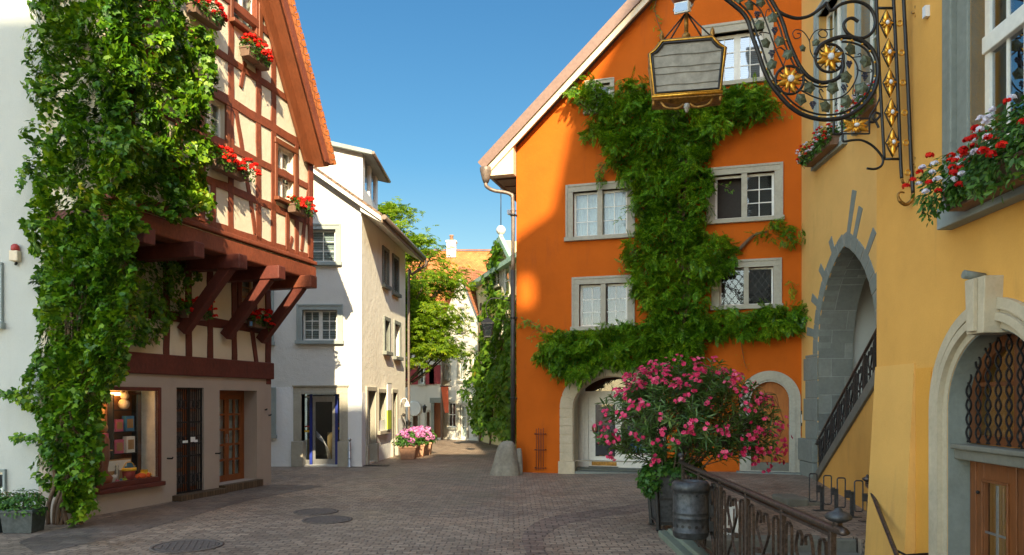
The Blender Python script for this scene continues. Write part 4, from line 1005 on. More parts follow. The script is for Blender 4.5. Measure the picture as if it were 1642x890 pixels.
# roof: right slope over the side wall, with soffit and gutter
q = pitch; ov = .62
def roof_pt(x, dz=0): return (x, ezw+(W0-x)*q+dz)
e_ = W0+ov
mb = MB(); rp = [roof_pt(e_, .02), roof_pt(rx_, .02), roof_pt(rx_, .22), roof_pt(e_, .2)]
lean = (sx_-WX)
def lean_mb(mb):
    mb.v = [(x+lean*(y/ (sy_-WY)) if y > 0 else x, y, z) for x, y, z in mb.v]; return mb
lean_mb(MB().slab(rp[::-1] if False else [rp[0], rp[3], rp[2], rp[1]], -.22, SL+.2)).build('roof', M['tile_grey'], whitehouse)
MB().slab([roof_pt(rx_, .2), (0, ezw+2.1), (0, ezw+1.9), roof_pt(rx_, 0)], -.22, 6).build('roof', M['tile_grey'], whitehouse)
lean_mb(MB().slab([(e_-.02, ezw-.50), (e_+.03, ezw-.50), (e_+.03, ezw-.32), (e_-.02, ezw-.32)], -.2, SL+.2)).build('fascia', M['soffit'], whitehouse)
lean_mb(MB().slab([(W0, ezw-.16), (e_-.02, ezw-.49), (e_-.02, ezw-.44), (W0, ezw+.0)], -.19, SL+.19)).build('soffit', M['white_wood'], whitehouse)
sb = MB()
for i in range(12): y = .1+i*SL/12; sb.box(W0+.1+lean*y/(sy_-WY), e_+lean*y/(sy_-WY)-.03, y, y+.04, ezw-.36, ezw-.32)
MB().slab([roof_pt(e_, -.02), roof_pt(e_, .1), roof_pt(rx_, .1), roof_pt(rx_, -.02)], -.26, -.221).build('verge_board', M['white_wood'], whitehouse)
gp = [Vector((e_+.08+lean*k, -.2+(SL+.45)*k, ezw-.34)) for k in (0, .5, 1)]
MB().tube(gp, .075, 10).build('gutter', M['copper_pipe'], whitehouse)
p = gp[-1]; MB().tube(spline([p, p+Vector((.02, .05, -.25)), p+Vector((-.5, .12, -.6)), p+Vector((-.62, .12, -.9)), p+Vector((-.62, .12, -7.0))], 5), .05, 8).build('downpipe', M['copper_pipe'], whitehouse)
# dormer
dx0, dx1 = wuv(527, 0)[0]-1.2, wuv(560, 0)[0]+.2; dy = 1.0; zt = wf.z(560, 240)+.55
MB().slab([(dx0, roof_pt(dx0, -.3)[1]), (dx1, roof_pt(dx1, -.2)[1]), (dx1, zt-.35), (dx0, zt+.1)], dy, dy+.12).build('dormer_wall', M['white_plaster'], whitehouse)
hw = [(dy+.4, dy+1.1), (dy+1.5, dy+2.2)]
mb = MB(); mb.box(dx1-.1, dx1, dy+.12, dy+2.6, roof_pt(dx1, -.1)[1], zt-1.35+.0); mb.box(dx1-.1, dx1, dy+.12, dy+.35, zt-1.35, zt-.35); mb.box(dx1-.1, dx1, dy+1.15, dy+1.45, zt-1.35, zt-.35); mb.box(dx1-.1, dx1, dy+2.25, dy+2.6, zt-1.35, zt-.35)
mb.build('dormer_front', M['white_wood'], whitehouse)
MB().box(dx1-.07, dx1-.05, dy+.35, dy+2.25, zt-1.35, zt-.36).build('pane', M['glass_sky'], whitehouse)
MB().slab([(dx0-.1, zt+.05+.08), (dx1+.32, zt-.42), (dx1+.32, zt-.3), (dx0-.1, zt+.25)], dy-.2, dy+2.9).build('dormer_roof', M['bluegrey'], whitehouse)
MB().tube([(dx1+.36, dy-.2, zt-.37), (dx1+.36, dy+2.9, zt-.37)], .05, 8).build('dormer_gutter', M['copper_pipe'], whitehouse)
# banner and lamp on the side wall
def on_side(name, label, cat, px, py, w=0.0):
    u, z = sf_.uv(px, py, w); return thing(name, label, cat, sf_.world(u, z, w), sf_.ang)
bn = on_side('hanging_banner', 'narrow banner with green foot beside the side window of the white house', 'banner', 624, 688, .14)
bh = 1.5
MB().box(-.26, .26, -.02, .02, 0, bh*.42).build('green_panel', M['green_print'], bn); MB().box(-.26, .26, -.02, .02, bh*.42+.002, bh).build('cloth', M['curtain'], bn)
MB().tube([(-.3, 0, -.02), (.3, 0, -.02)], .02).tube([(-.3, 0, bh+.02), (.3, 0, bh+.02)], .02).tube([(0, 0, bh+.02), (0, .2, bh+.02)], .012).build('holder', M['steel'], bn)
la = on_side('wall_lamp', 'white swan-neck wall lamp at the far end of the white house', 'lamp', 642.5, 652)
MB().tube(spline([(0, 0, .1), (0, -.05, .26), (0, -.18, .3), (0, -.24, .2)], 6), .014, 8).build('arm', M['white_enamel'], la); MB().lathe([(.02, .21), (.04, .18), (.10, .06), (.12, .0), (.11, .0), (.02, .17)], (0, -.24, 0), 16).build('shade', M['white_enamel'], la); MB().box(-.04, .04, -.03, 0, .05, .16).build('wall_plate', M['steel'], la)
hn = on_side('wall_ornament', 'small dark figure ornament under the swan-neck lamp', 'ornament', 643, 688)
MB().tube(spline([(0, 0, .5), (-.03, -.1, .3), (.05, -.12, .15), (0, -.08, 0)], 5), [.03]*16, 6).build('figure', M['iron'], hn); MB().ball((0, -.1, .52), .06, 8).build('head', M['iron'], hn)
# posts on the paving
x, y = gpt(561, 749); po = thing('bollard', 'slim steel bollard at the white corner house', 'bollard', (x, y-.05, 0))
MB().lathe([(.09, 0), (.09, .03), (.045, .05), (.045, .7), (.03, .72), (.03, .76)], n=14).build('post', M['steel'], po); MB().ball((0, 0, .81), .055, 8).build('ball_top', M['steel'], po); MB().lathe([(.055, .25), (.055, .28)], n=14).lathe([(.055, .5), (.055, .53)], n=14).build('ring', M['steel'], po)
x, y = gpt(597, 747); dn = thing('drain_grate', 'small iron drain grate by the white house corner', 'grate', (x, y, gz(x, y)+.004))
mb = MB()
for i in range(10): mb.box(-.45+.09*i, -.40+.09*i, -.12, .12, 0, .01)
mb.build('bars', M['iron'], dn); MB().box(-.5, .5, -.17, -.125, 0, .012).box(-.5, .5, .125, .17, 0, .012).build('rim', M['iron'], dn)

# hydrangea pots
for i, (px, py, s, fl, lab) in enumerate(((655, 736, 1.0, .6, 'front terracotta pot of purple hydrangeas in the row of three'), (669, 732.5, 1.0, 1.0, 'middle terracotta pot of pink hydrangeas in the row of three'), (680.5, 728.5, 1.0, .9, 'rear terracotta pot of pink hydrangeas in the row of three'))):
    x, y = gpt(px, py); t = thing('hydrangea_pot', lab, 'potted plant', (x, y, gz(x, y)), .1+.2*i, 'hydrangea pots by the white house'); t.rotation_euler = (0, 0, 0)
    MB().add([(-.22,-.22,0),(.22,-.22,0),(.22,.22,0),(-.22,.22,0),(-.28,-.28,.42),(.28,-.28,.42),(.28,.28,.42),(-.28,.28,.42)],[(0,3,2,1),(0,1,5,4),(1,2,6,5),(2,3,7,6),(3,0,4,7),(4,5,6,7)]).box(-.3, .3, -.3, .3, .38, .45).build('pot', M['terracotta'], t, bevel=.01)
    bushy('foliage', M['plant_leaf'], t, (x, y, .58), (.42, .38, .32), 650, .13, OVAL, 20+i)
    r = np.random.default_rng(30+i); ps = []; ns = []
    for k in range(int(15*fl)+3):
        d = r.normal(0, 1, 3); d /= np.linalg.norm(d); d[2] = abs(d[2]); d[1] = -abs(d[1])*.9 if r.random() < .7 else d[1]
        c = np.array([x, y, .62])+d*np.array([.42, .38, .36]); m_ = 45; e = r.normal(0, 1, (m_, 3)); e /= np.linalg.norm(e, axis=1, keepdims=True)
        ps.append(c+e*.085); ns.append(e)
    ps = np.concatenate(ps); ns = np.concatenate(ns)
    leaf_cloud('blossoms', M['hydrangea'], t, ps, ns, r.normal(0, 1, ps.shape), np.full(len(ps), .03), FLOWER)
# ------------------------------------------------------------------ far end of the street
def gable_house(fr, name, label, L, ez, rx, rz, depth, wall, roofm, wins, cat='house', back=None):
    h = facade_thing(fr, name, label, cat)
    pts = [(0, -.3), (L, -.3), (L, ez)] + ([(rx, rz)] if rx is not None else []) + [(0, ez)]
    MB().slab(pts, 0, .3, [rect(*w[:4]) if w[4] != 'arch' else arch((w[0]+w[1])/2, (w[1]-w[0])/2, w[2], w[3]-(w[1]-w[0])/2, 12) for w in wins]).build('wall', M[wall], h)
    MB().box(0, .3, .3, depth, -.3, ez).box(L-.3, L, .3, depth, -.3, ez).build('side_wall', M[wall], h)
    MB().box(.3, L-.3, .9, .95, 0, ez).build('inner_wall', M['dark_room'], h)
    return h
FY = 37.0
f1 = Facade(-12, FY, 1, 0); r1 = f1.u(709)
def q1(x0, x1, y0, y1, fr=f1): return (fr.u(x0), fr.u(x1), fr.z((x0+x1)/2, y1), fr.z((x0+x1)/2, y0))
fw = [q1(673, 680, 588, 615)+('win',), q1(702, 708, 587, 614)+('win0',), q1(652, 655, 590, 616)+('win0',), q1(662, 670, 664, 703)+('arch',), q1(684, 689, 660, 702)+('arch',), q1(696, 707, 646, 702)+('door',)]
h1 = gable_house(f1, 'far_house', 'beige house with dark red shutters at the end of the street', r1, 6.6, None, None, 7, 'far_plaster', 'tile_orange', [w for w in fw if w[4] != 'win0'])
for w in fw:
    u0, u1, z0, z1, k = w
    if k == 'win':
        window(h1, u0, u1, z0, z1, 0, surround=.05, lights=1, cols=1, rows=2, back='lace', recess=.06)
        for a, b in ((u0-.5, u0-.08), (u1+.08, u1+.5)): MB().box(a, b, -.05, -.005, z0-.05, z1+.05).build('shutter', M['shutter_red'], h1)
    elif k == 'win0': MB().box(u0-.3 if u0 < 8 else u0-.42, u1+.0, -.05, -.005, z0-.05, z1+.05).build('shutter', M['shutter_red'], h1)
    elif k == 'arch':
        a_ = arch((u0+u1)/2, (u1-u0)/2, z0, z1-(u1-u0)/2, 12); MB().slab(a_, .2, .25).build('arched_door', M['trough'], h1)
        xc = (u0+u1)/2; rr = (u1-u0)/2; o_ = arch(xc, rr+.09, z0, z1-rr, 12); MB().slab(o_, -.03, .0, [arch(xc, rr, z0+.0005, z1-rr, 12)]).build('arch_trim', M['sandstone'], h1)
    else:
        MB().box(u0, u1, .15, .2, z0, z1).build('street_door', M['door_wood'], h1)
        MB().box(u0-.2, u1+.1, -.12, .1, z1+.002, z1+.25).box(u0-.14, u0, -.04, .1, z0, z1).build('door_hood', M['greystone'], h1)
MB().lathe([(.38, 0), (.38, .05), (.32, .06)], n=20).build('wall_disc', M['white_plaster'], h1).matrix_local = Matrix.Translation(Vector((f1.u(664), -.0, f1.z(664, 655)))) @ Matrix.Rotation(PI/2, 4, 'X')
MB().slab([(-.2, 6.5), (r1+.1, 6.5), (r1+.1, 6.7), (-.2, 6.7)], -.5, .0).build('eave', M['soffit'], h1)
MB().add([(-.2, -.5, 6.71), (r1+.1, -.5, 6.71), (r1+.1, 4, 9.6), (-.2, 4, 9.6)], [(0, 1, 2, 3)]).add([(-.2, -.5, 6.705), (r1+.1, -.5, 6.705), (r1+.1, 4, 9.5), (-.2, 4, 9.5)], [(3, 2, 1, 0)]).build('roof', M['tile_orange'], h1)
MB().tube([(r1-.0, -.1, 0), (r1-.0, -.1, 6.8)], .07, 8).build('downpipe', M['copper_pipe'], h1)
fl = thing('wall_lantern', 'small dark wall lamp beside the far wooden door', 'lamp', f1.world(f1.u(682), f1.z(682, 652), 0)); MB().tube([(0, 0, 0), (0, -.2, .1), (0, -.35, 0)], .02, 6).build('arm', M['iron'], fl); MB().lathe([(.05, -.3), (.1, -.05), (.12, 0), (.01, .08)], (0, -.35, 0), 8).build('lamp_head', M['iron'], fl)
bp = P(714, 660, 36.3); rb = thing('red_banner', 'long red banner hanging on a pole before the far houses', 'banner', (bp.x-.05, 36.3, bp.z))
zt_, zb_ = P(0, 620, 36.3).z-bp.z, P(0, 662, 36.3).z-bp.z
MB().add([(-.16, 0, zt_), (.2, -.05, zt_), (.22, -.05, zb_), (.02, 0, zb_)], [(3, 2, 1, 0)]).add([(-.16, .02, zt_), (.2, -.03, zt_), (.22, -.03, zb_), (.02, .02, zb_)], [(0, 1, 2, 3)]).build('cloth', M['banner_red'], rb)
MB().tube([(-.2, 0, zt_+.02), (.24, -.05, zt_+.02), (.3, .6, zt_+.02)], .025, 6).build('pole', M['iron'], rb)
# gabled house, turned
f2 = Facade((705-CX)/F*37.5-.44, 37.5+.33, .8, -.6)
def q2(x0, x1, y0, y1): return q1(x0, x1, y0, y1, f2)
g2 = [q2(715, 720, 586, 607), q2(736, 744, 580, 610)[0:4], q2(757, 766, 565, 608), q2(718, 731, 645, 685), q2(738, 748, 650, 702), q2(737, 745, 495, 530), q2(763, 771, 645, 700)]
ap_u, ap_z = f2.uv(741, 436); L2 = 3.9
h2 = gable_house(f2, 'gabled_house', 'white gabled house with a brown roof behind the chestnut tree', L2, ap_z-(L2-ap_u)*2.0, ap_u, ap_z, 9, 'far_plaster', 'tile_brown', [g+('w',) for g in g2])
for i, g_ in enumerate(g2):
    if i in (4, 6): window(h2, *g_, 0, surround=.12, lights=1, cols=1, rows=3, back='curtain', recess=.1, sill=False)
    else: window(h2, *g_, 0, surround=.10, lights=1, cols=2, rows=2, back='lace' if i != 3 else 'red', recess=.08)
e2 = (L2+.3, ap_z-(L2+.3-ap_u)*2.0)
MB().slab([e2, (e2[0]+.12, e2[1]+.06), (ap_u, ap_z+.25), (ap_u, ap_z)], -.2, 9).build('roof', M['tile_brown'], h2)
MB().slab([(ap_u, ap_z), (ap_u, ap_z+.25), (-.6, ap_z+.25-(ap_u+.6)*1.6), (-.6, ap_z-(ap_u+.6)*1.6)], -.2, 9).build('roof', M['tile_brown'], h2)
# tall tiled roof behind
y3 = 50.0; xa, xb = (640-CX)/F*y3, (845-CX)/F*y3; zr3 = P(0, 402, y3+4).z
h3 = thing('red_roofed_house', 'tall house behind with a broad orange tiled roof and a chimney', 'house', (xa, y3, 0))
MB().box(0, xb-xa, .0, 8, -.3, zr3-4.4).build('wall', M['far_plaster'], h3)
w_ = xb-xa; MB().add([(-.2, -.4, zr3-4.6), (w_, -.4, zr3-4.6), (w_, 4, zr3), (-.2, 4, zr3), (-.2, 8.4, zr3-4.6), (w_, 8.4, zr3-4.6)], [(0, 1, 2, 3), (3, 2, 5, 4), (0, 3, 4), (1, 5, 2), (0, 4, 5, 1)]).build('roof', M['tile_orange'], h3)
cx3 = P(724, 0, y3+3.6).x-xa; MB().box(cx3-.33, cx3+.33, 3.3, 3.95, zr3-.6, zr3+.62).box(cx3-.4, cx3+.4, 3.23, 4.02, zr3+.5, zr3+.58).build('chimney', M['far_plaster'], h3); MB().lathe([(.14, 0), (.12, .35), (.17, .36), (.17, .4)], (cx3, 3.6, zr3+.62), 10).build('chimney_pot', M['terracotta'], h3)
MB().add([(w_*.1, 3.86, zr3+.0), (w_, 3.86, zr3+.0), (w_, 4.1, zr3+.12), (w_*.1, 4.1, zr3+.12)], [(0, 1, 2, 3)]).build('ridge', M['tile_brown'], h3)

# ------------------------------------------------------------------ ivy-covered house on the right of the street
iv = Facade((762-CX)/F*36.5, 36.5, (836-CX)/F*29.0-(762-CX)/F*36.5, 29.0-36.5); IL = math.hypot((836-CX)/F*29.0-(762-CX)/F*36.5, 7.5)
h4 = facade_thing(iv, 'ivy_clad_house', 'yellowish house right of the far street, overgrown with ivy, green dormer above', 'house')
MB().slab(rect(0, IL+.5, -.3, 7.4), 0, .3, []).box(0, .3, .3, 6, -.3, 7.4).build('wall', M['far_yellow'], h4)
for a in ((792, 800, 545, 575), (799, 806, 436, 458), (812, 822, 425, 475), (808, 816, 500, 540)):
    q = q1(*a, iv); window(h4, *q, 0.12, surround=.1, lights=1, cols=1, rows=2, back='curtain', recess=.06)
ud, zd = iv.uv(803, 420); mbx = MB()
du = iv.u(793), iv.u(822); zt4 = iv.z(806, 386)
mbx.slab([(du[0], 7.3), (du[1], 7.3), (du[1], zt4-1.0), ((du[0]+du[1])/2, zt4), (du[0], zt4-1.0)], -.02, 1.5)
mbx.build('dormer', M['far_yellow'], h4)
um4 = (du[0]+du[1])/2
MB().slab([(du[0]-.2, zt4-1.2), (du[1]+.2, zt4-1.2), (du[1]+.2, zt4-1.0), (um4, zt4+.2), (du[0]-.2, zt4-1.0)], -.2, -.021, [[(du[0]+.15, zt4-1.15), (du[1]-.15, zt4-1.15), (du[1]-.15, zt4-1.0), (um4, zt4-.05), (du[0]+.15, zt4-1.0)]]).build('dormer_cornice', M['copper_green'], h4)
MB().ball((um4, -.1, zt4+.42), .2, 10).lathe([(.12, zt4+.15), (.07, zt4+.2), (.07, zt4+.28)], (um4, -.1, 0), 10).build('ball_finial', M['white_plaster'], h4)
MB().tube([(um4, -.1, zt4+.6), (um4, -.1, zt4+2.4)], .02, 5).build('lightning_rod', M['iron'], h4)
MB().slab([(-.3, 7.4), (IL+.8, 7.4), (IL+.8, 7.6), (-.3, 7.6)], -.35, 6).build('roof', M['copper_green'], h4)
iv2 = thing('wall_creeper', 'thick sunlit ivy covering the house right of the far street', 'ivy', iv.world(IL*.5, 0, 0))
pI = [iv.uv(a, b, .2) for a, b in ((770, 684), (764, 655), (760, 640), (764, 600), (772, 540), (778, 480), (782, 430), (790, 400), (797, 382), (806, 400), (806, 425), (795, 440), (797, 470), (822, 478), (834, 470), (836, 706))]
wall_leaves('foliage', M['ivy_far'], iv2, iv, pI, 150, .05, .55, .19, IVY, .8, seed=9, rag=.35)
wall_leaves('foliage', M['ivy_far'], iv2, iv, [iv.uv(a, b, .2) for a, b in ((758, 625), (775, 560), (800, 600), (836, 590), (836, 708), (775, 690), (760, 660))], 60, .4, .8, .19, IVY, .6, seed=10, rag=.3)
sb = MB(); 
for k in (.2, .45, .7): u = IL*k; sb.tube(spline([iv.world(u, 0, .15), iv.world(u+.2, 2, .1), iv.world(u-.3, 4, .1), iv.world(u, 6.5, .1)], 6), .05, 6)
sb.build('stem', M['vine_wood'], iv2, True)
hx, hy = gpt(808, 705); hb = thing('hydrangea_bush', 'leafy bush with pink hydrangea heads by the ivy-clad wall', 'shrub', (hx, hy, 0))
bushy('foliage', M['plant_leaf'], hb, (hx, hy, .8), (.8, .6, .95), 2200, .17, OVAL, 41, low=-.9)
r = np.random.default_rng(42); ps = []; ns = []
for k in range(16):
    d = r.normal(0, 1, 3); d /= np.linalg.norm(d); d[1] = -abs(d[1]); c = np.array([hx+.15, hy, .95])+d*np.array([.75, .62, .85]); e = r.normal(0, 1, (50, 3)); e /= np.linalg.norm(e, axis=1, keepdims=True); ps.append(c+e*.12); ns.append(e)
ps = np.concatenate(ps); ns = np.concatenate(ns); leaf_cloud('blossoms', M['hydrangea'], hb, ps, ns, r.normal(0, 1, ps.shape), np.full(len(ps), .042), FLOWER)
MB().tube([(hx, hy, 0), (hx, hy, .8)], .04, 6).build('stem', M['bark'], hb, True)
tx, ty = gpt(770, 708); tb_ = thing('street_planter', 'grey tub at the foot of the far ivy wall', 'planter', (tx+.1, ty, 0)); MB().lathe([(.2, 0), (.28, .7), (.33, .72), (.33, .8), (.27, .8)], n=14).build('tub', M['sandstone'], tb_); MB().ball((0, 0, .72), .25, 8, 1, 1, .4).build('soil', M['soil'], tb_)
bx, by = gpt(653, 709); bn_ = thing('street_bin', 'low dark bin half hidden behind the hydrangea pots', 'bin', (bx, 33.5, 0)); MB().lathe([(.3, 0), (.34, .9)], n=14).build('body', M['grey_iron'], bn_); MB().lathe([(.37, .9), (.37, .97), (.2, 1.02)], n=14).build('lid', M['black_iron'], bn_)

# ------------------------------------------------------------------ the chestnut tree
tx, ty = -4.75, 31.6
tree = thing('chestnut_tree', 'broad sunlit chestnut tree between the white house and the far houses', 'tree', (tx, ty, 0))
r_ = random.Random(5); tr = MB()
tr.tube(spline([(tx, ty, -.05), (tx+.05, ty, 1.5), (tx-.05, ty, 3.2), (tx+.1, ty, 5.5), (tx, ty, 8)], 5), [.26-.01*k for k in range(21)], 10)
tips = []
crown = [((tx+.1, ty+.1, 7.3), (2.55, 1.9, 2.0)), ((tx+.85, ty, 5.4), (2.05, 1.7, 1.25)), ((tx-.3, ty, 9.1), (1.35, 1.4, 1.4)), ((tx+.85, ty-.2, 4.1), (1.75, 1.3, .7)), ((tx+.7, ty, 6.5), (1.5, 1.5, 1.5))]
lp = []; ln = []
rr = np.random.default_rng(6)
for (c, rad), nclump in zip(crown, (56, 40, 26, 24, 22)):
    c = np.array(c); rad = np.array(rad)
    for k in range(nclump):
        d = rr.normal(0, 1, 3); d /= np.linalg.norm(d); f = rr.uniform(.35, 1.0)**.6
        p = c+d*rad*f*(1+.25*noise.noise(Vector((d[0]*2, d[1]*2, d[2]*2+c[2]))))
        if p[2] < 3.3: continue
        if k % 3 == 0:
            s = Vector((tx, ty, max(2.4, p[2]-1.6-rr.uniform(0, 1)))); tr.tube(spline([s, (s+Vector(p))/2+Vector((0, 0, -.15)), Vector(p)], 4), [.07-.006*j for j in range(9)], 5)
        m_ = 62; e = rr.normal(0, 1, (m_, 3))*np.array([.45, .42, .14]); e[:, 2] -= .22*(e[:, 0]**2+e[:, 1]**2)
        lp.append(p+e); ln.append(np.tile([d[0]*.35, d[1]*.35-.1, .9], (m_, 1))+rr.normal(0, .35, (m_, 3)))
lp = np.concatenate(lp); ln = np.concatenate(ln)
tpd = lp-np.array([tx+.5, ty, 6]); tpd /= np.linalg.norm(tpd, axis=1, keepdims=True)
leaf_cloud('crown', M['tree_leaf'], tree, lp, ln, tpd+rr.normal(0, .7, lp.shape)+[0, 0, -.3], rr.uniform(.14, .24, len(lp)), PALM)
tr.build('trunk', M['bark'], tree, True)
# ------------------------------------------------------------------ orange house
of = Facade(.12, 20.5, 1, -.3); OL = 7.32
orange = facade_thing(of, 'orange_house', 'bright orange gabled house with stone window frames and a wisteria', 'house')
def O2(a, b, w=0): return of.uv(a, b, w)
def oq(x0, x1, y0, y1): return (of.u(x0), of.u(x1), of.z((x0+x1)/2, y1), of.z((x0+x1)/2, y0))
oa = oq(919, 1006, 305, 378); ob = oq(1146, 1242, 278, 350); oc = oq(929, 1006, 455, 523); od = oq(1154, 1240, 429, 489); oe = oq(1141, 1224, 50, 130); og = oq(945, 978, 135, 176)
sa = (of.u(919), of.u(1046)); sxc = (sa[0]+sa[1])/2; sr_ = (sa[1]-sa[0])/2; stop = of.z(985, 603); sspr = stop-sr_*.82
pa = (of.u(1204), of.u(1265)); pxc = (pa[0]+pa[1])/2; pr_ = (pa[1]-pa[0])/2; ptop = of.z(1236, 612); pspr = ptop-pr_
r0 = O2(828, 237); r1_ = O2(1036, 14); rs = (r1_[1]-r0[1])/(r1_[0]-r0[0]); rz0 = r0[1]-rs*r0[0]
apx = OL*.95; apz = rz0+rs*apx
sh = arch(sxc, sr_*.82, .03, sspr, 22, sr_); ph = arch(pxc, pr_, .22, pspr, 20)
MB().slab([(0, -.3), (OL, -.3), (OL, apz-.3), (apx, apz), (0, rz0)], 0, .4, [rect(*q) for q in (oa, ob, oc, od, oe, og)]+[sh, ph]).build('front_wall', M['orange_plaster'], orange)
MB().box(0, .4, .4, 9, -.3, rz0-.3).build('side_wall', M['orange_plaster'], orange)
window(orange, *oa, 0, surround=.20, lights=2, cols=2, rows=3, back='lace', recess=.16, fr_w=.06)
window(orange, *oc, 0, surround=.20, lights=2, cols=2, rows=3, back='red', recess=.16, fr_w=.06)
wb_ = window(orange, *ob, 0, surround=.20, lights=2, cols=2, rows=3, back='dark_room', recess=.16, fr_w=.06, skip=(0,))
window(orange, *od, 0, surround=.20, lights=2, cols=1, rows=1, back='dark_room', recess=.16, fr_w=.04, lattice=(0, 1))
window(orange, *oe, 0, surround=.24, lights=2, cols=2, rows=3, back='blind', glass='glass_sky', recess=.2, fr_w=.08)
window(orange, *og, 0, surround=.12, lights=1, cols=1, rows=1, recess=.12)
for q in (oa, ob, oc):
    um = (q[0]+q[1])/2; MB().box(um-.07, um+.07, -.02, .12, q[2], q[3]).build('stone_mullion', M['sandstone'], orange, bevel=.008)
MB().box((od[0]+od[1])/2-.06, (od[0]+od[1])/2+.06, -.02, .12, od[2], od[3]).build('stone_mullion', M['sandstone'], orange, bevel=.008)
# arched entrances: separate blocks round the shop arch
def voussoirs(mb, xc, rx, rz, zs, wd, n, y0, y1, gap=.012, a0=0, a1=PI):
    for i in range(n):
        b0 = a0+(a1-a0)*i/n+gap; b1 = a0+(a1-a0)*(i+1)/n-gap; k = 3; inner = []; outer = []
        for j in range(k+1):
            b = b0+(b1-b0)*j/k; inner.append((xc+rx*math.cos(b), zs+rz*math.sin(b))); outer.append((xc+(rx+wd)*math.cos(b), zs+(rz+wd)*math.sin(b)))
        mb.slab([*outer, *inner[::-1]], y0-.003*(i % 2), y1)
mb = MB(); wd = .36
voussoirs(mb, sxc, sr_, sr_*.82, sspr, wd, 11, -.05, .12); mb.slab([(sxc+(sr_+wd-.01)*math.cos(PI*k/24), sspr+(sr_*.82+wd-.01)*math.sin(PI*k/24)) for k in range(25)]+[(sxc+(sr_+.003)*math.cos(PI*k/24), sspr+(sr_*.82+.003)*math.sin(PI*k/24)) for k in range(24, -1, -1)], -.035, .1); [mb.box(min(sxc+s_*(sr_+.003), sxc+s_*(sr_+wd-.01)), max(sxc+s_*(sr_+.003), sxc+s_*(sr_+wd-.01)), -.034, .1, .3, sspr) for s_ in (-1, 1)]
for s in (-1, 1):
    z = .34; n = 6; hh = (sspr-z)/n
    for i in range(n):
        a = sxc+s*sr_; b = sxc+s*(sr_+wd); mb.box(min(a, b)+.0, max(a, b), -.05-.002*(i % 2), .12, z+hh*i+.008, z+hh*(i+1)-.008)
    a = sxc+s*(sr_-.06); b = sxc+s*(sr_+wd+.03); mb.box(min(a, b), max(a, b), -.10, .2, -.02, .335)
mb.build('shop_arch_blocks', M['pale_stone'], orange, bevel=.012)
MB().slab(arch(sxc, (sr_+.03)*.82+.06, .34, sspr, 24, sr_+.05), .02, .38, [arch(sxc, sr_*.82-.02, .345, sspr, 24, sr_-.02)]).build('shop_arch_reveal', M['pale_stone'], orange)
so = MB().slab(arch(pxc, pr_+.27, .0, pspr, 24), -.05, .3, [arch(pxc, pr_, .22, pspr, 24)]); so.slab(arch(pxc, pr_+.15, .0, pspr, 24), -.075, -.0501, [arch(pxc, pr_+.05, .001, pspr, 24)]).build('door_arch', M['sandstone'], orange, bevel=.01)
MB().box(pa[0]-.35, pa[1]+.3, -.34, .3, .0, .20).build('doorstep', M['greystone'], orange, bevel=.01); MB().box(pa[0], pa[1], -.02, .3, .2, .42).build('upper_doorstep', M['step_stone'], orange, bevel=.01)
cdm = MB().slab(arch(pxc, pr_-.0, .42, pspr, 24), .12, .17); cd = cdm.build('carved_door', M['carved_wood'], orange)
mb = MB()
for s in (1,):
    zc = (.42+ptop)/2
    for (rx, rz, ph_) in ((.36, .78, 0),):
        pts = []
        for k in range(48):
            a = 2*PI*k/48; wv = 1+.16*math.cos(4*a)+.08*math.cos(6*a+1); pts.append((pxc+pr_*.62*wv*math.cos(a), .115, zc+.78*(1+.10*math.cos(4*a+PI)+.05*math.sin(5*a))*math.sin(a)))
        mb.tube(pts, .010, 6, True); MB().slab([(q_[0], q_[2]) for q_ in pts], .103, .119).build('raised_panel', M['carved_wood'], cd, bevel=.006)
    for zz, hh in ((zc+.42, .26), (zc-.42, .26)):
        pts = [(pxc+pr_*.36*(1+.22*math.cos(3*a+.5))*math.cos(a), .115, zz+hh*(1+.15*math.sin(3*a))*math.sin(a)) for a in [2*PI*k/40 for k in range(40)]]; mb.tube([(q_[0], .100, q_[2]) for q_ in pts], .009, 6, True)
mb.build('carving', M['timber_dark'], cd)
# shop front set back in the arch
ys = 1.1; x0 = sa[0]-.1; x1 = sa[1]+.35; zt = of.z(985, 600)+.2; mb = MB(); xd0, xd1 = x0+.30, x0+1.15; zd = 2.05
MB().box(sa[0]-.02, sa[1]+.02, -.06, .401, -.1, .075).box(x0-.2, x1+.3, .402, 1.6, -.06, .1).build('shop_floor', M['greystone'], orange)
MB().box(x0-.15, x0+.02, .41, 1.3, .1, zt).box(x1, x1+.1, .41, 1.3, .1, zt).box(x0, x1, .41, 1.3, zt, zt+.05).build('shop_recess', M['cream_plaster'], orange)
mb.box(x0, xd0-.1, ys-.02, ys+.06, .1, zt).box(xd0-.1, xd0, ys-.01, ys+.05, .1, zd+.1).box(xd1, xd1+.09, ys-.012, ys+.052, .1, zd+.1).box(xd0, xd1, ys-.011, ys+.051, zd, zd+.1).box(x0, x1, ys-.013, ys+.053, zd+.1, zd+.17)
mb.box(xd1+.09, x1, ys-.008, ys+.048, .1, .5).box(x1-.07, x1, ys-.01, ys+.05, .5, zd+.1)
sfm = mb.build('shop_front', M['white_wood'], orange)
mb = MB().box(xd0+.01, xd0+.2, ys, ys+.04, .12, zd).box(xd1-.09, xd1, ys, ys+.04, .12, zd).box(xd0+.2, xd1-.09, ys+.001, ys+.039, .12, .4).box(xd0+.2, xd1-.09, ys+.001, ys+.039, zd-.2, zd)
sdr = mb.build('shop_door', M['white_wood'], orange); MB().box(xd0+.2, xd1-.09, ys+.018, ys+.024, .4, zd-.2).build('pane', M['glass'], sdr); MB().box(xd0+.1, xd1-.05, ys-.006, ys-.001, .14, .26).build('kick_plate', M['old_gold'], sdr)
MB().box(xd0+.06, xd0+.13, ys-.05, ys-.01, 1.1, 1.13).build('handle', M['steel'], sdr)
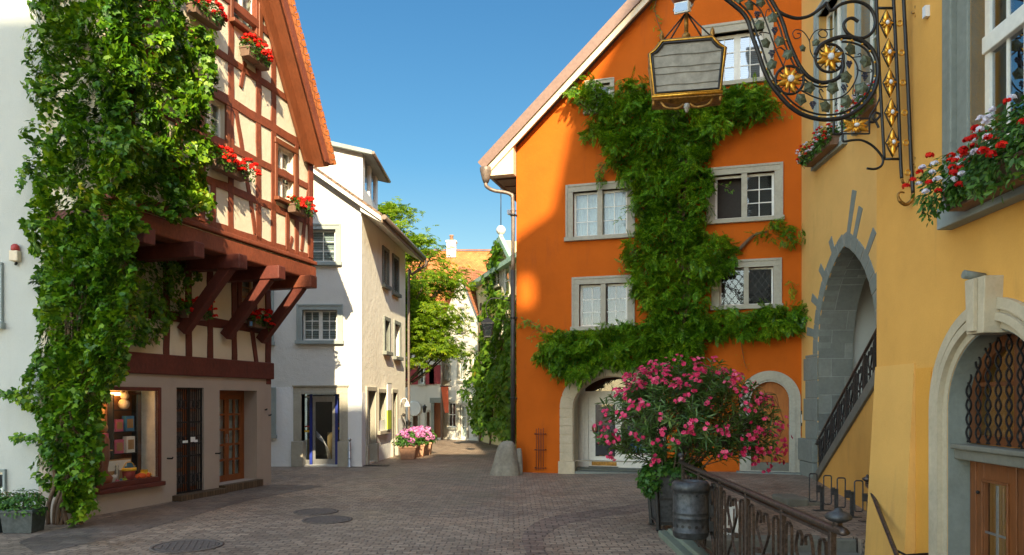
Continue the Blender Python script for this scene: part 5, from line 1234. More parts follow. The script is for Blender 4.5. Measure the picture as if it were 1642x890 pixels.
MB().box(xd1+.09, x1-.07, ys+.018, ys+.024, .5, zd+.1).box(x0, x1, ys+.01, ys+.016, zd+.17, zt).build('display_pane', M['glass'], sfm)
MB().box(x0-.1, x1+.1, ys+1.2, ys+1.25, 0, zt).box(x0-.1, x1+.1, ys+.1, ys+1.2, .05, .1).build('shop_back_wall', M['dark_room'], orange)
p = of.world(xd0+.18, 1.22, -(ys-.03)); wr = thing('door_ornament', 'small brown dried-flower ornament on the white shop door', 'ornament', p, of.ang)
MB().tube([(.03*math.cos(a)*1.6, 0, .09*math.sin(a)*1.1-.04) for a in [2*PI*k/12 for k in range(12)]], .03, 6, True).build('wreath', M['toy_brown'], wr); MB().add([(-.04, -.03, .12), (.03, -.03, .05), (-.05, -.03, .28), (-.1, -.03, .2)], [(0, 1, 2, 3)]).build('bow', M['paper'], wr)
for i, (k, hh, c, lab, cat) in enumerate(((.1, .45, 'plastic_blue', 'blue folded cloth on display inside the orange house shop window', 'cloth'), (.35, .6, 'copper_green', 'pale green garment on display inside the orange house shop window', 'garment'), (.62, .4, 'paper', 'white folded cloth at the right of the orange house shop window', 'cloth'))):
    xx = xd1+.3+(x1-xd1)*k; t = thing('displayed_'+cat, lab, cat, of.world(xx, .52, -(ys+.25)), of.ang); vs = []
    n = 12
    for z in (0, hh): vs += [(-.16+.32*j/n, .05*math.sin(j*1.5)*(1 if z == 0 else .4), z) for j in range(n+1)]
    MB().add(vs, [(j, j+1, n+2+j, n+1+j) for j in range(n)], True).build('fabric', M[c], t); MB().tube([(-.17, .0, hh), (.17, .0, hh)], .01).tube([(0, .03, 0), (0, .03, hh)], .01).build('hanger', M['steel'], t)
for i, (k, c) in enumerate(((.25, 'plastic_orange'), (.45, 'red_paint'), (.65, 'red_paint'))):
    t = thing('glass_jar', ('orange', 'dark red', 'rightmost dark red')[i]+' jar standing low behind the white shop door glass', 'jar', of.world(xd0+.1+.8*k, .102, -(ys+.3)), of.ang); MB().lathe([(.06, 0), (.08, .05), (.08, .2), (.04, .26)], n=12).build('body', M[c], t); MB().lathe([(.045, .26), (.045, .3)], n=12).build('lid', M['gold'], t)
# verge, roof, soffit, gutter
def rp_(x, d=0): return (x, rz0+rs*x+d)
nrm = Vector((-math.sin(math.atan(rs)), math.cos(math.atan(rs))))
def off(x, k): return (x+nrm.x*k, rz0+rs*x+nrm.y*k)
el = -.72
MB().slab([off(el, .12), off(apx, .12), off(apx, .34), off(el, .34)], -.34, 8.5).build('roof', M['tile_brown'], orange)
MB().slab([off(apx, .12), (OL+1, off(apx, .12)[1]-1.2), (OL+1, off(apx, .3)[1]-1.1), off(apx, .34)], -.3, 8.5).build('roof', M['tile_brown'], orange)
MB().slab([off(el-.02, .10), off(apx, .10), off(apx, .36), off(el-.02, .36)], -.40, -.341).build('verge_flashing', M['verge'], orange)
MB().slab([off(el, -.05), off(apx, -.05), off(apx, .098), off(el, .098)], -.33, -.27).build('bargeboard', M['cream_board'], orange)
MB().slab([off(el, .06), off(apx, .06), off(apx, .118), off(el, .118)], -.269, -.001).build('verge_soffit', M['cream_board'], orange)
MB().slab([(el, off(el, -.16)[1]), (-.002, off(el, -.16)[1]), (-.002, rp_(0, .05)[1]), off(el, .1)], -.28, -.02).build('eave_return', M['cream_board'], orange)
MB().slab([(el+.02, rp_(el)[1]-.05), (-.01, rp_(el)[1]-.05), (-.01, rp_(el)[1]-.01), (el+.02, rp_(el)[1]-.01)], -.018, 8.4).build('soffit', M['soffit'], orange)
for i in range(11): MB().box(el+.05, -.02, .3+i*.75, .34+i*.75, rp_(el)[1]-.075, rp_(el)[1]-.051).build('soffit_batten', M['timber_dark'], orange)
gx, gzz = el-.06, off(el, .1)[1]-.06
MB().tube([(gx, -.36, gzz), (gx, 8.5, gzz)], .08, 10).build('gutter', M['copper_pipe'], orange)
MB().lathe([(.07, -.3), (.11, -.2), (.16, 0), (.17, .1), (.15, .12)], (gx, -.30, gzz-.02), 12).build('rain_head', M['copper_pipe'], orange)
ptop_ = [(gx, -.3, gzz-.3), (gx+.02, -.3, gzz-.42), (gx+.2, -.2, gzz-.52), (-.16, -.09, gzz-.62), (-.08, -.08, gzz-.9), (-.075, -.08, 5.5)]
MB().tube(spline(ptop_, 6), .05, 10).build('downpipe', M['copper_pipe'], orange)
MB().tube([(-.075, -.08, 5.52), (-.07, -.08, .75)], .062, 10).build('lower_downpipe', M['dark_pipe'], orange)
for z in (7.0, 4.2, 2.0): MB().lathe([(.075, 0), (.075, .05)], (-.075, -.08, z), 10).box(-.08, .03, -.09, .0, z+.01, z+.04).build('pipe_clamp', M['iron'], orange)
MB().tube([(el-.1, 3.2, gzz-.2), (el-.35, 3.2, gzz-.25)], .02).box(el-.5, el-.34, 3.1, 3.3, gzz-.33, gzz-.2).build('floodlight', M['white_enamel'], orange)
u_, z_ = O2(1287, 683); ic = thing('intercom', 'dark steel doorbell panel right of the small arched door', 'intercom', of.world(u_, z_, 0), of.ang)
MB().box(-.085, .085, -.03, -.001, 0, .37).build('plate', M['iron'], ic, bevel=.005); MB().box(-.03, .03, -.036, -.0301, .08, .28).build('name_panel', M['paper'], ic); 
mb = MB()
for k in range(5): mb.box(.035, .055, -.038, -.0301, .09+.04*k, .11+.04*k)
mb.build('bell_buttons', M['steel'], ic)
# iron rack on the wall
rk = thing('wall_rack', 'rusty wall rack of upright iron rods beside the shop arch', 'rack', of.world(of.u(867), .08, 0), of.ang); hh = 1.15
mb = MB()
for i in range(4):
    x = -.09+.065*i; mb.tube([(x, -.13+.0*i, 0), (x, -.13, hh-.03+.02*(i % 2))], .009, 6)
for z in (.06, .55, .98):
    mb.tube([(-.14, -.0, z), (-.14, -.15, z), (.15, -.15, z), (.15, -.0, z)], .012, 6)
mb.build('rods', M['timber_dark'], rk)
# bumper stone
bx, by = -.20, 19.75; bs = thing('bumper_stone', 'weathered rounded boulder at the foot of the drainpipe', 'boulder', (bx, by, 0))
def rock(c, r, h, seed):
    vs = []; n = 24; m = 16
    for i in range(m+1):
        t = i/m; z = h*math.sin(t*PI/2)**.95; rr_ = r*(1-t**2.6)**.55*(1.05-.48*t)
        for k in range(n):
            a = 2*PI*k/n; q = 1+.16*noise.noise(Vector((math.cos(a)*1.3+seed, math.sin(a)*1.3, t*2)))+.05*noise.noise(Vector((math.cos(a)*5, math.sin(a)*5+seed, t*7)))
            vs.append((c[0]+rr_*q*math.cos(a)+.10*t, c[1]+rr_*q*math.sin(a)*.85, c[2]+z-.02))
    return MB().add(vs, [(i*n+k, i*n+(k+1) % n, (i+1)*n+(k+1) % n, (i+1)*n+k) for i in range(m) for k in range(n)], True)
rock((0, 0, 0), .36, .92, 2).build('stone', M['rock'], bs); rock((.30, .12, 0), .17, .72, 8).build('side_stone', M['rock'], bs)
# street lantern at the corner
lp_ = P(782, 541, 23.0); sl = thing('street_lantern', 'small black wall lantern hanging before the far ivy', 'lantern', lp_)
mb = MB(); hh = .62
for a in range(4):
    s1, s2 = ((-1, -1), (1, -1), (1, 1), (-1, 1))[a]; mb.bar((.10*s1, .10*s2, .02), (.17*s1, .17*s2, .42), .02, .02)
mb.box(-.11, .11, -.11, .11, 0, .03).box(-.19, .19, -.19, .19, .41, .44); mb.add([(-.2,-.2,.44),(.2,-.2,.44),(.2,.2,.44),(-.2,.2,.44),(-.06,-.06,.58),(.06,-.06,.58),(.06,.06,.58),(-.06,.06,.58)],[(0,1,5,4),(1,2,6,5),(2,3,7,6),(3,0,4,7),(4,5,6,7)]).lathe([(.05,.58),(.02,.68)],n=8)
mb.build('cage', M['black_iron'], sl); MB().add([(-.09,-.09,.03),(.09,-.09,.03),(.09,.09,.03),(-.09,.09,.03),(-.16,-.16,.41),(.16,-.16,.41),(.16,.16,.41),(-.16,.16,.41)],[(0,1,5,4),(1,2,6,5),(2,3,7,6),(3,0,4,7)]).build('pane', M['glass_sky'], sl)
MB().tube(spline([(0, 0, .66), (-.05, 0, .95), (.15, 0, 1.2), (.75, 0, 1.1), (.98, 0, .9)], 6), .018, 6).tube([(.0, 0, .68), (.95, 0, .3)], .01, 5).build('bracket', M['black_iron'], sl)

# wisteria
ws = thing('wisteria', 'lush green wisteria spreading over the orange house front', 'climbing plant', of.world(3.4, .1, .1))
def opx(pts, w): return [of.uv(a, b, w) for a, b in pts]
W_POLY = [[(915, 150), (935, 128), (985, 150), (1000, 132), (1050, 125), (1110, 150), (1150, 128), (1235, 138), (1245, 165), (1215, 190), (1180, 205), (1140, 225), (1142, 260), (1140, 290), (1130, 330), (1128, 370), (1160, 378), (1188, 400), (1185, 432), (1150, 445), (1135, 450), (1134, 500), (1122, 600), (1040, 590), (1040, 500), (1008, 450), (1004, 400), (1018, 350), (1018, 300), (985, 270), (985, 240), (955, 225), (945, 200), (950, 180), (930, 175)],
          [(868, 562), (875, 540), (905, 532), (950, 530), (1000, 520), (1050, 515), (1120, 525), (1122, 560), (1090, 585), (1040, 590), (1000, 580), (965, 590), (930, 605), (895, 598), (870, 585)],
          [(1100, 510), (1140, 500), (1190, 495), (1240, 490), (1280, 488), (1290, 505), (1288, 530), (1250, 535), (1210, 545), (1160, 542), (1120, 540)],
          [(1198, 372), (1225, 366), (1245, 352), (1288, 362), (1290, 385), (1250, 392), (1215, 385)],
          [(1255, 505), (1258, 480), (1268, 450), (1277, 450), (1275, 490), (1288, 505)]]
for i, pl in enumerate(W_POLY):
    big = i < 3; pu = opx(pl, .2)
    wall_leaves('foliage', M['wisteria'], ws, of, pu, (420, 520, 480, 300, 120)[i], .08, (.72, .66, .6, .35, .15)[i], .25 if big else .19, FROND, 2.1, droop=.8, rag=(.22, .16, .12, .10, .1)[i], seed=50+i, face=.5)
    if i < 3: wall_leaves('foliage', M['wisteria'], ws, of, pu, 420, .03, .25, .13, OVAL, 1.1, droop=.8, rag=.12, seed=50+i)
def runner(pts, w=.12, leafs=2, r0=.012, sz=.17, mat='wisteria'):
    w3 = [of.world(*of.uv(a, b, w), w) for a, b in pts]; sp = spline(w3, 8); MB().tube(sp, [r0*(1-.6*k/len(sp)) for k in range(len(sp))], 5).build('runner', M['vine_wood'], ws, True)
    if leafs:
        q = np.array([list(sp[k]) for k in range(len(sp)) for _ in range(leafs)])+rng.normal(0, .05, (len(sp)*leafs, 3)); N = len(q)
        leaf_cloud('foliage', M[mat], ws, q, np.tile([0, -1, .5], (N, 1))+rng.normal(0, .4, (N, 3)), np.tile([0, -.4, -.5], (N, 1))+rng.normal(0, .7, (N, 3)), rng.uniform(.6, 1.1, N)*sz, FROND)
runner([(1060, -20), (1050, 15), (1062, 60), (1056, 95), (1060, 120)], .1, 2, .012, .12)
runner([(950, 180), (930, 165), (915, 150), (908, 140)], .2); runner([(955, 215), (940, 225), (932, 212)], .2); runner([(1000, 240), (970, 262), (960, 280), (966, 290)], .2)
runner([(1235, 160), (1255, 170), (1280, 176), (1300, 178)], .2, 1, .006, .1); runner([(1190, 180), (1230, 190), (1262, 186)], .2, 2, .008, .12)
runner([(880, 545), (860, 520), (845, 516), (835, 520)], .2, 2, .008, .13); runner([(905, 540), (860, 530), (848, 545)], .2, 1, .006, .12)
runner([(1186, 400), (1200, 385), (1212, 376), (1230, 372)], .1, 0, .05); runner([(1188, 545), (1190, 560), (1194, 582), (1198, 592)], .08, 1, .01, .04)
runner([(1140, 290), (1165, 300), (1172, 305)], .3, 1, .006, .1); runner([(1010, 330), (1000, 345), (990, 350)], .2, 1, .006, .1); runner([(1018, 400), (1000, 420), (1003, 440)], .2, 1)
mb = MB()
for i in range(3):
    w3 = [of.world(*of.uv(a+8*i, b, .1), .1+.04*i) for a, b in ((1085, 740), (1090, 650), (1075, 560), (1090, 460), (1080, 360), (1085, 260), (1070, 180))]; mb.tube(spline(w3, 8), .05, 7)
mb.build('stem', M['vine_wood'], ws, True)

# ------------------------------------------------------------------ yellow house: the wall with the pointed arch
y1 = Facade(6.2+.05*18.45, 18.45, -.05, -1)       # local x runs towards the viewer
YL = 10.5
yellow = facade_thing(y1, 'yellow_arcade_house', 'yellow house with a tall pointed stone arch and outside stair', 'house')
def Y1(px, py=0, w=0): return y1.uv(px, py, w)
ua, ub = Y1(1311)[0], Y1(1416)[0]+.95            # the opening
ac = (Y1(1354)[0]); zA = Y1(1352, 396)[1]; zS = 3.05
ac = (ua+ub)/2 if False else ac
hw_ = ac-ua
def pointed(c, hw, zb, zs, zt, n=12):
    pts = [(c-hw, zb), (c+hw, zb)]
    # two arcs meeting in a point
    rise = zt-zs; R = (hw*hw+rise*rise)/(2*hw)
    a_end = math.asin(min(1, rise/R))
    for i in range(n+1): a = a_end*i/n; pts.append((c+hw-R+R*math.cos(a), zs+R*math.sin(a)))
    for i in range(n-1, -1, -1): a = a_end*i/n; pts.append((c-hw+R-R*math.cos(a), zs+R*math.sin(a)))
    return pts
ho = pointed(ac, hw_, .1, zS, zA)
q1_ = (Y1(1313)[0], Y1(1352)[0], 7.42, 10.8); q2_ = (Y1(1381)[0], Y1(1381)[0]+1.4, 7.42, 10.8)
MB().slab([(-.02, -.3), (YL, -.3), (YL, 15), (-.02, 15)], 0, .35, [ho, rect(*q1_), rect(*q2_)]).build('arcade_wall', M['yellow_light'], yellow)
for q in (q1_, q2_): window(yellow, *q, 0, surround=.2, smat='bluegrey', lights=2, cols=2, rows=4, back='lace', recess=.2, fr_w=.07)
# stone jambs and arch ring with odd-length stones
mb = MB(); wd = Y1(1311)[0]-Y1(1292)[0]
def ring_pt(t, k):
    """t 0..1 from left spring over the point to right spring; k outward"""
    rise = zA-zS; R = (hw_*hw_+rise*rise)/(2*hw_); ae = math.asin(min(1, rise/R))
    if t < .5: a = ae*t*2; cxx = ac-hw_+R; return (cxx-(R+k)*math.cos(a), zS+(R+k)*math.sin(a))
    a = ae*(1-t)*2; cxx = ac+hw_-R; return (cxx+(R+k)*math.cos(a), zS+(R+k)*math.sin(a))
N_ = 18; r_ = random.Random(3)
for i in range(N_):
    t0 = i/N_+.003; t1 = (i+1)/N_-.003; tm = (t0+t1)/2
    L = .30 if i not in (1, 3, 5, 7, 9, 10, 12, 14) else {1: .75, 3: .7, 5: .62, 7: .62, 9: 1.15, 10: .9, 12: .8, 14: .7}[i]
    p = [ring_pt(t0, 0), ring_pt(t0, .30)]
    if L > .3:
        ta = t0+(t1-t0)*.1; tb = t1-(t1-t0)*.35; p += [ring_pt(ta, .3), ring_pt(ta, L), ring_pt(tb, L), ring_pt(tb, .3)]
    p += [ring_pt(t1, .30), ring_pt(t1, 0)]
    if t0 < .5 < t1: pass
    a_ = sum(p[k][0]*p[(k+1) % len(p)][1]-p[(k+1) % len(p)][0]*p[k][1] for k in range(len(p)))
    if a_ < 0: p = p[::-1]
    mb.slab(p, -.012-.003*(i % 3), .30)
bk = [ring_pt(k/36, .29) for k in range(37)]+[ring_pt(k/36, .002) for k in range(36, -1, -1)]
MB().slab(bk[::-1], -.006, .1).box(ua-wd+.005, ua-.002, -.0055, .1, .1, zS).box(ac+hw_+.002, ac+hw_+wd-.005, -.0055, .1, .1, zS).build('arch_mortar', M['mortar'], yellow)
z = .1; i = 0
while z < zS-.05:
    hgt = min(.42+.12*(i % 2), zS-z); e = .12*(i % 2)+(.1 if z < .7 else 0); mb.box(ua-wd-e, ua, -.014-.003*(i % 2)-(.1 if z < .7 else 0), .3, z+.006, z+hgt-.006); mb.box(ub*0+ac+hw_, ac+hw_+wd+e, -.014, .3, z+.006, z+hgt-.006); z += hgt; i += 1
mb.build('arch_stones', M['greystone'], yellow, bevel=.012)
# passage behind the arch: stone jamb, vault and grey inner walls
hb_ = pointed(ac, hw_-.001, .1, zS, zA-.001); mb = MB(); n = len(hb_); vs = [(a, .02, b) for a, b in hb_]+[(a, .8, b) for a, b in hb_]
mb.add(vs, [(i, (i+1) % n, n+(i+1) % n, n+i) for i in range(1, n)]).build('passage_lining', M['jambstone'], yellow)
MB().box(ac-hw_-1.5, ac+hw_+2.5, 3.0, 3.1, -.2, 6.5).box(ac-hw_-.2, ac-hw_-.1, .8, 3, -.2, 6.5).box(ac-hw_-.1, ac+hw_+2.5, 1.3, 3, 6.2, 6.3).build('passage_wall', M['grey_plaster'], yellow)
MB().box(-.3, YL+3, 5.9, 6.0, -.3, 15).box(-.02, YL, .36, 6, 15, 15.1).build('back_wall', M['yellow_light'], yellow)
def yb(label, px, py, L, seed, q):
    u, z = y1.uv(px, py, .15); return geranium_box(label, y1.world((q[0]+q[1])/2, 7.36, .10), y1.ang, L, 'red and white flower boxes on the yellow house', seed, white='white_flower', big=1.25)
yb('red and white flower box under the far yellow-house window', 1330, 240, 1.6, 11, q1_); yb('flower box under the window nearer the iron grille', 1385, 190, 1.2, 12, q2_)

# ------------------------------------------------------------------ outside stair
st = Facade(6.9, 17.0, 5.74-6.9, 12.0-17.0); SLn = 6.6
stair = facade_thing(st, 'outside_stair', 'yellow walled outside stair rising towards the viewer beside the arch', 'staircase')
zt0, zt1 = .24, 2.72
MB().slab([(-.1, -.3), (SLn, -.3), (SLn, zt1-.1), (-.1, zt0-.06)], 0, .25).build('stair_wall', M['yellow_plaster'], stair)
mb = MB().slab([(-.25, zt0-.16), (-.05, zt0-.2), (SLn, zt1-.12), (SLn, zt1+.10), (-.0, zt0+.04), (-.12, zt0-.0)], -.05, .30); mb.build('string', M['step_stone'], stair, bevel=.015)
mb = MB(); ns = 15
for i in range(ns): mb.box(SLn*i/ns, SLn, .301, 1.25, zt0-.2+(zt1-zt0)*i/ns, zt0-.2+(zt1-zt0)*(i+1)/ns)
mb.build('steps', M['step_stone'], stair)
def iron_panel(mb, x0, x1, zf, h, seed):
    """one panel of the balustrade: flat bars with arched tops and a pair of crossing straps; zf(x) is the foot line"""
    w = x1-x0
    def pt(a, b): return (x0+w*a, 0, zf(x0+w*a)+h*b)
    def stp(pts, t=.013): mb.strap(spline([pt(*p) for p in pts], 7), .024, t)
    stp([(.08, .0), (.08, .8), (.12, .92), (.18, .92), (.22, .8), (.22, .0)])
    stp([(.30, 0), (.36, .2), (.52, .42), (.40, .62), (.34, .74), (.40, .9), (.50, .88), (.50, .8)])
    stp([(.74, 0), (.68, .2), (.50, .42), (.64, .62), (.72, .74), (.66, .9), (.58, .86), (.60, .78)])
    stp([(.82, 0), (.82, .8), (.86, .92), (.92, .92), (.96, .8), (.96, 0)])
    for a in (.36, .66): mb.box(x0+w*a-.035, x0+w*a+.035, -.02, .02, zf(x0+w*a)+h*.45, zf(x0+w*a)+h*.50)
zf = lambda x: zt0+.03+(zt1-zt0)*x/SLn
bal = MB(); n = 9
for i in range(n): iron_panel(bal, SLn*i/n, SLn*(i+1)/n, zf, .82, i)
hr = thing('stair_railing', 'black wrought-iron railing along the outside stair by the arch', 'railing', st.world(0, zf(0), -.08), st.ang)
bal.v = [(a, b, c-zf(0)) for a, b, c in bal.v]; bal.build('balusters', M['iron'], hr)
mb = MB()
for i in range(n+1): x = SLn*i/n; mb.box(x-.02, x+.02, -.02, .02, zf(x)-zf(0)-.03, zf(x)-zf(0)+.84)
mb.build('posts', M['iron'], hr)
MB().tube(spline([(-.30, 0, .72), (-.24, 0, .80), (-.12, 0, .78), (0, 0, .86), (SLn, 0, .86+zf(SLn)-zf(0))], 6), .028, 8).tube([(0, 0, .06), (SLn, 0, .06+zf(SLn)-zf(0))], .014, 6).build('handrail', M['rail_iron'], hr)
MB().ball((-.32, 0, .70), .05, 8, 1, 1, .7).build('scroll_knob', M['rail_iron'], hr)

# ------------------------------------------------------------------ yellow house, the nearer front
y2 = Facade(4.40, 9.03, -.05, -1)
yn = facade_thing(y2, 'yellow_front_house', 'deep yellow house front at the right with tall window and arched door', 'house')
def Y2(px, py=0, w=0): return y2.uv(px, py, w)
wn_ = (Y2(1556)[0], Y2(1556)[0]+1.95, 3.88, 6.9)
dc = Y2(1592)[0]; dro = .76; dsp = 1.87; dh = arch(dc, dro, -.9, dsp, 28)
MB().slab([(0, -1.2), (12, -1.2), (12, 12.5), (0, 12.5)], 0, .4, [rect(*wn_), dh]).build('front_wall', M['yellow_plaster'], yn)
MB().box(-.001, .4, .401, 6, -.5, 12.5).box(.4, 12, 5.9, 6, -.5, 12.5).box(.4, 12, .4, 5.9, 12.4, 12.5).build('side_wall', M['yellow_light'], yn)
MB().add([(-.4, -.5, 12.5), (12, -.5, 12.5), (12, 4, 16.5), (-.4, 4, 16.5), (-.4, 8, 12.5), (12, 8, 12.5)], [(0, 1, 2, 3), (3, 2, 5, 4), (0, 3, 4), (1, 5, 2), (0, 4, 5, 1)]).build('roof', M['tile_brown'], yn)
# sloping buttress at the corner
bu0, bu1 = -.001, Y2(1470)[0]; zt_b = Y2(1440, 585)[1]
MB().add([(-.01, -.012, zt_b), (bu1-.03, -.012, zt_b), (bu1, -.20, -1), (-.01, -.20, -1), (-.01, .02, zt_b), (bu1-.03, .02, zt_b), (bu1, .02, -1), (-.01, .02, -1)], [(0, 3, 2, 1), (0, 1, 5, 4), (0, 4, 7, 3), (1, 2, 6, 5)]).build('buttress', M['buttress_plaster'], yn)
MB().box(bu1+.002, dc-dro-.30, -.014, .01, -1, zt_b-.06).build('painted_strip', M['yellow_deep'], yn)
w_ = window(yn, *wn_, 0, surround=.0, lights=3, cols=2, rows=2, back='dark_room', glass='glass_sky', recess=.16, fr_w=.075, mun=.03, sill=False)
MB().box(wn_[0], wn_[1], .10, .22, 5.22, 5.38).build('transom', M['white_wood'], w_, bevel=.01)
mb = MB(); s = .42
mb.box(wn_[0]-s, wn_[0]-s*.45, -.05, .1, wn_[2], wn_[3]+s).box(wn_[0]-s, wn_[1]+s, -.047, .1, wn_[3]+s, wn_[3]+s+.1).box(wn_[0]-s*.45, wn_[0]-.0, -.03, .3, wn_[2], wn_[3]).box(wn_[0]-s*.62, wn_[0]-s*.45, -.085, -.03, wn_[2], wn_[3]).box(wn_[1], wn_[1]+s, -.05, .3, wn_[2], wn_[3]+s)
mb.build('stone_surround', M['greystone'], w_, bevel=.012)
MB().box(wn_[0]-s+.08, wn_[1]+s, -.14, .2, wn_[2]-.22, wn_[2]-.01).build('sill', M['bluegrey'], w_, bevel=.012)
geranium_box('big red and white geranium box under the nearest window', y2.world((wn_[0]+wn_[1])/2+.02, wn_[2]-.16, .10), y2.ang, 1.7, 'red and white flower boxes on the yellow house', 13, white='white_flower', big=1.7)
# arched door
mb = MB(); ro = 1.03
for (ra, rb_, ya, yb_) in ((ro, .93, -.05, .2), (.93, .90, -.02, .2), (.90, .83, -.065, .2), (.83, dro+.001, -.01, .3)):
    mb.slab(arch(dc, ra, -1, dsp, 30), ya, yb_, [arch(dc, rb_, -.999, dsp, 30)])
mb.build('door_arch', M['pale_stone'], yn)
mb = MB(); mb.slab([(dc-.13, 2.58), (dc+.13, 2.58), (dc+.16, 3.08), (dc-.16, 3.08)], -.16, .3).slab([(dc-.05, 2.60), (dc+.05, 2.60), (dc+.06, 3.07), (dc-.06, 3.07)], -.20, -.161).build('keystone', M['pale_stone'], yn, bevel=.01)
MB().tube([(dc-.1, -.02, 3.10), (dc-.1, -.2, 3.13)], .04, 8).build('door_spotlight', M['greystone'], yn)
MB().slab(arch(dc, dro+.04, -1, dsp, 30), .003, .28, [arch(dc, dro-.012, -.999, dsp, 30)]).build('door_reveal', M['greystone'], yn)
tz = 1.53; yd = .2
MB().box(dc-dro, dc+dro, yd-.14, yd+.05, tz-.12, tz-.02).box(dc-dro, dc+dro, yd-.18, yd+.05, tz-.019, tz+.03).build('door_transom', M['step_stone'], yn, bevel=.012)
mb = MB(); mb.slab(arch(dc, dro-.02, tz+.04, dsp, 30), yd, yd+.06, [arch(dc, dro-.12, tz+.12, dsp, 30)])
mb.box(dc-.03, dc+.03, yd+.002, yd+.055, tz+.1, dsp+dro-.1).box(dc-dro+.1, dc+dro-.1, yd+.004, yd+.052, 2.12, 2.16)
fan = mb.build('fanlight', M['brown_door'], yn); MB().slab(arch(dc, dro-.1, tz+.1, dsp, 24), yd+.06, yd+.065).build('pane', M['glass'], fan)
MB().box(dc-dro, dc+dro, yd+.5, yd+.52, -.9, 2.7).build('room_behind', M['dark_room'], yn)
mb = MB(); xr = dro-.04
nb = 9
for i in range(nb):
    for s in (1, -1):
        x0 = dc-xr+2*xr*(i+.5)/nb; pts = []
        for k in range(60):
            z = tz+.05+k*.02
            x = x0+s*.040*math.sin(z*2*PI/.27)
            if (x-dc)**2/(xr*xr)+max(0, z-dsp)**2/(xr*xr) > 1 : break
            pts.append((x, yd-.06+.008*s*math.cos(z*2*PI/.27), z))
        if len(pts) > 3: mb.strap(pts, .014, .013)
for k in range(4):
    z = tz+.16+k*.24
    for i in range(nb):
        x0 = dc-xr+2*xr*(i+.5)/nb
mb.build('wavy_grille', M['black_iron'], yn)
mb = MB(); xl = dc-dro+.03; mb.box(xl, xl+.10, yd, yd+.06, -.9, tz-.12)
for a, b in ((xl+.1, dc-.01), (dc+.01, dc+dro-.03)):
    mb.box(a, a+.12, yd+.01, yd+.07, -.9, tz-.12).box(b-.12, b, yd+.01, yd+.07, -.9, tz-.12).box(a+.12, b-.12, yd+.011, yd+.069, tz-.30, tz-.12).box(a+.12, b-.12, yd+.011, yd+.069, -.9, -.1)
    mb.box(a+.10, b-.10, yd-.012, yd+.0105, tz-.32, tz-.295).box(a+.10, a+.122, yd-.012, yd+.0105, -.12, tz-.321).box(b-.122, b-.10, yd-.012, yd+.0105, -.12, tz-.321)
dd = mb.build('panelled_door', M['brown_door'], yn, bevel=.006)
MB().box(xl+.22, dc-.13, yd+.05, yd+.056, -.1, tz-.30).box(dc+.13, dc+dro-.15, yd+.05, yd+.056, -.1, tz-.30).build('pane', M['glass'], dd)
MB().box(xl+.22, dc-.13, yd+.02, yd+.035, .72, .74).box((xl+.26+dc-.17)/2-.01, (xl+.26+dc-.17)/2+.01, yd+.018, yd+.033, -.1, tz-.34).build('glazing_bar', M['steel'], dd)
MB().ball((xl+.15, yd-.01, .95+.15), .018, 6).build('lock', M['black_iron'], dd)
MB().box(Y2(1489)[0]-.03, Y2(1489)[0]+.03, -.05, -.001, Y2(1489, 28)[1], Y2(1489, 18)[1]+.05).build('small_sensor', M['white_enamel'], yn)
# handrail going down the wall
h0, h1_ = P(1391, 772, 9.3), P(1444, 905, 7.5)
hd = thing('wall_handrail', 'brown iron handrail with a knob slanting down the yellow buttress', 'handrail', h0)
d_ = h1_-h0
MB().tube(spline([(0, 0, 0), (0, 0, -.05), tuple(d_*.12+Vector((0, 0, .0))), tuple(d_*.5), tuple(d_)], 6), .024, 10).build('rail', M['rail_iron'], hd); MB().lathe([(.02, -.01), (.06, .02), (.065, .04), (.02, .06), (.015, .08), (.001, .09)], n=14).build('knob', M['rail_iron'], hd)
for k in (.25, .85): q = d_*k; MB().tube([q, q+Vector((.12, 0, -.06)), q+Vector((.45, 0, -.04))], .014, 6).build('wall_bracket', M['iron'], hd)
# ------------------------------------------------------------------ steps, curb and railing in the foreground
cu = thing('stair_curb', 'low greenish stone curb carrying the railing by the sunken steps', 'curb', (2.3, 6, 0))
MB().add([(2.12, 10.85, -.2), (2.455, 10.85, -.2), (2.455, -1, -.2), (2.0, -1, -.2), (2.12, 10.85, .10), (2.455, 10.85, .10), (2.455, -1, .10), (2.0, -1, .10)], [(0, 1, 2, 3), (4, 7, 6, 5), (0, 4, 5, 1), (1, 5, 6, 2), (2, 6, 7, 3), (3, 7, 4, 0)]).build('base', M['curb_stone'], cu, True, bevel=.012)
MB().add([(2.22, 10.75, .1), (2.45, 10.75, .1), (2.45, -1, .1), (2.12, -1, .1), (2.24, 10.72, .15), (2.45, 10.72, .15), (2.45, -1, .15), (2.15, -1, .15)], [(0, 1, 2, 3), (4, 7, 6, 5), (0, 4, 5, 1), (1, 5, 6, 2), (2, 6, 7, 3), (3, 7, 4, 0)]).build('coping', M['curb_stone'], cu, True, bevel=.01)
MB().box(2.451, 2.47, -1, 10.1, -1.5, .09).build('inner_face', M['step_stone'], cu, True)
stp = thing('sunken_steps', 'worn stone steps leading down between railing and yellow house', 'steps', (3.5, 9, 0))
MB().box(2.47, 4.60, 9.98, 10.34, -.5, .125).build('top_step', M['step_stone'], stp, True, bevel=.015)
for i in range(1, 5): MB().box(2.47, 4.60, 10.0-.36*i, 10.36-.36*i-.02, -1.2, .125-.165*i).build('step', M['step_stone'], stp, True, bevel=.015)
MB().box(2.47, 4.60, -.5, 8.2, -1.2, .125-.165*5).build('landing', M['step_stone'], stp, True)
ra, rb2 = Vector((2.385, 10.45, 0)), Vector((2.24, 5.22, 0))
rf = Facade(rb2.x, rb2.y, ra.x-rb2.x, ra.y-rb2.y); RL = (ra-rb2).length; RH_ = 1.11
rl = thing('iron_railing', 'wrought-iron railing with worn brown handrail beside the sunken steps', 'railing', (rb2.x, rb2.y, .13), rf.ang)
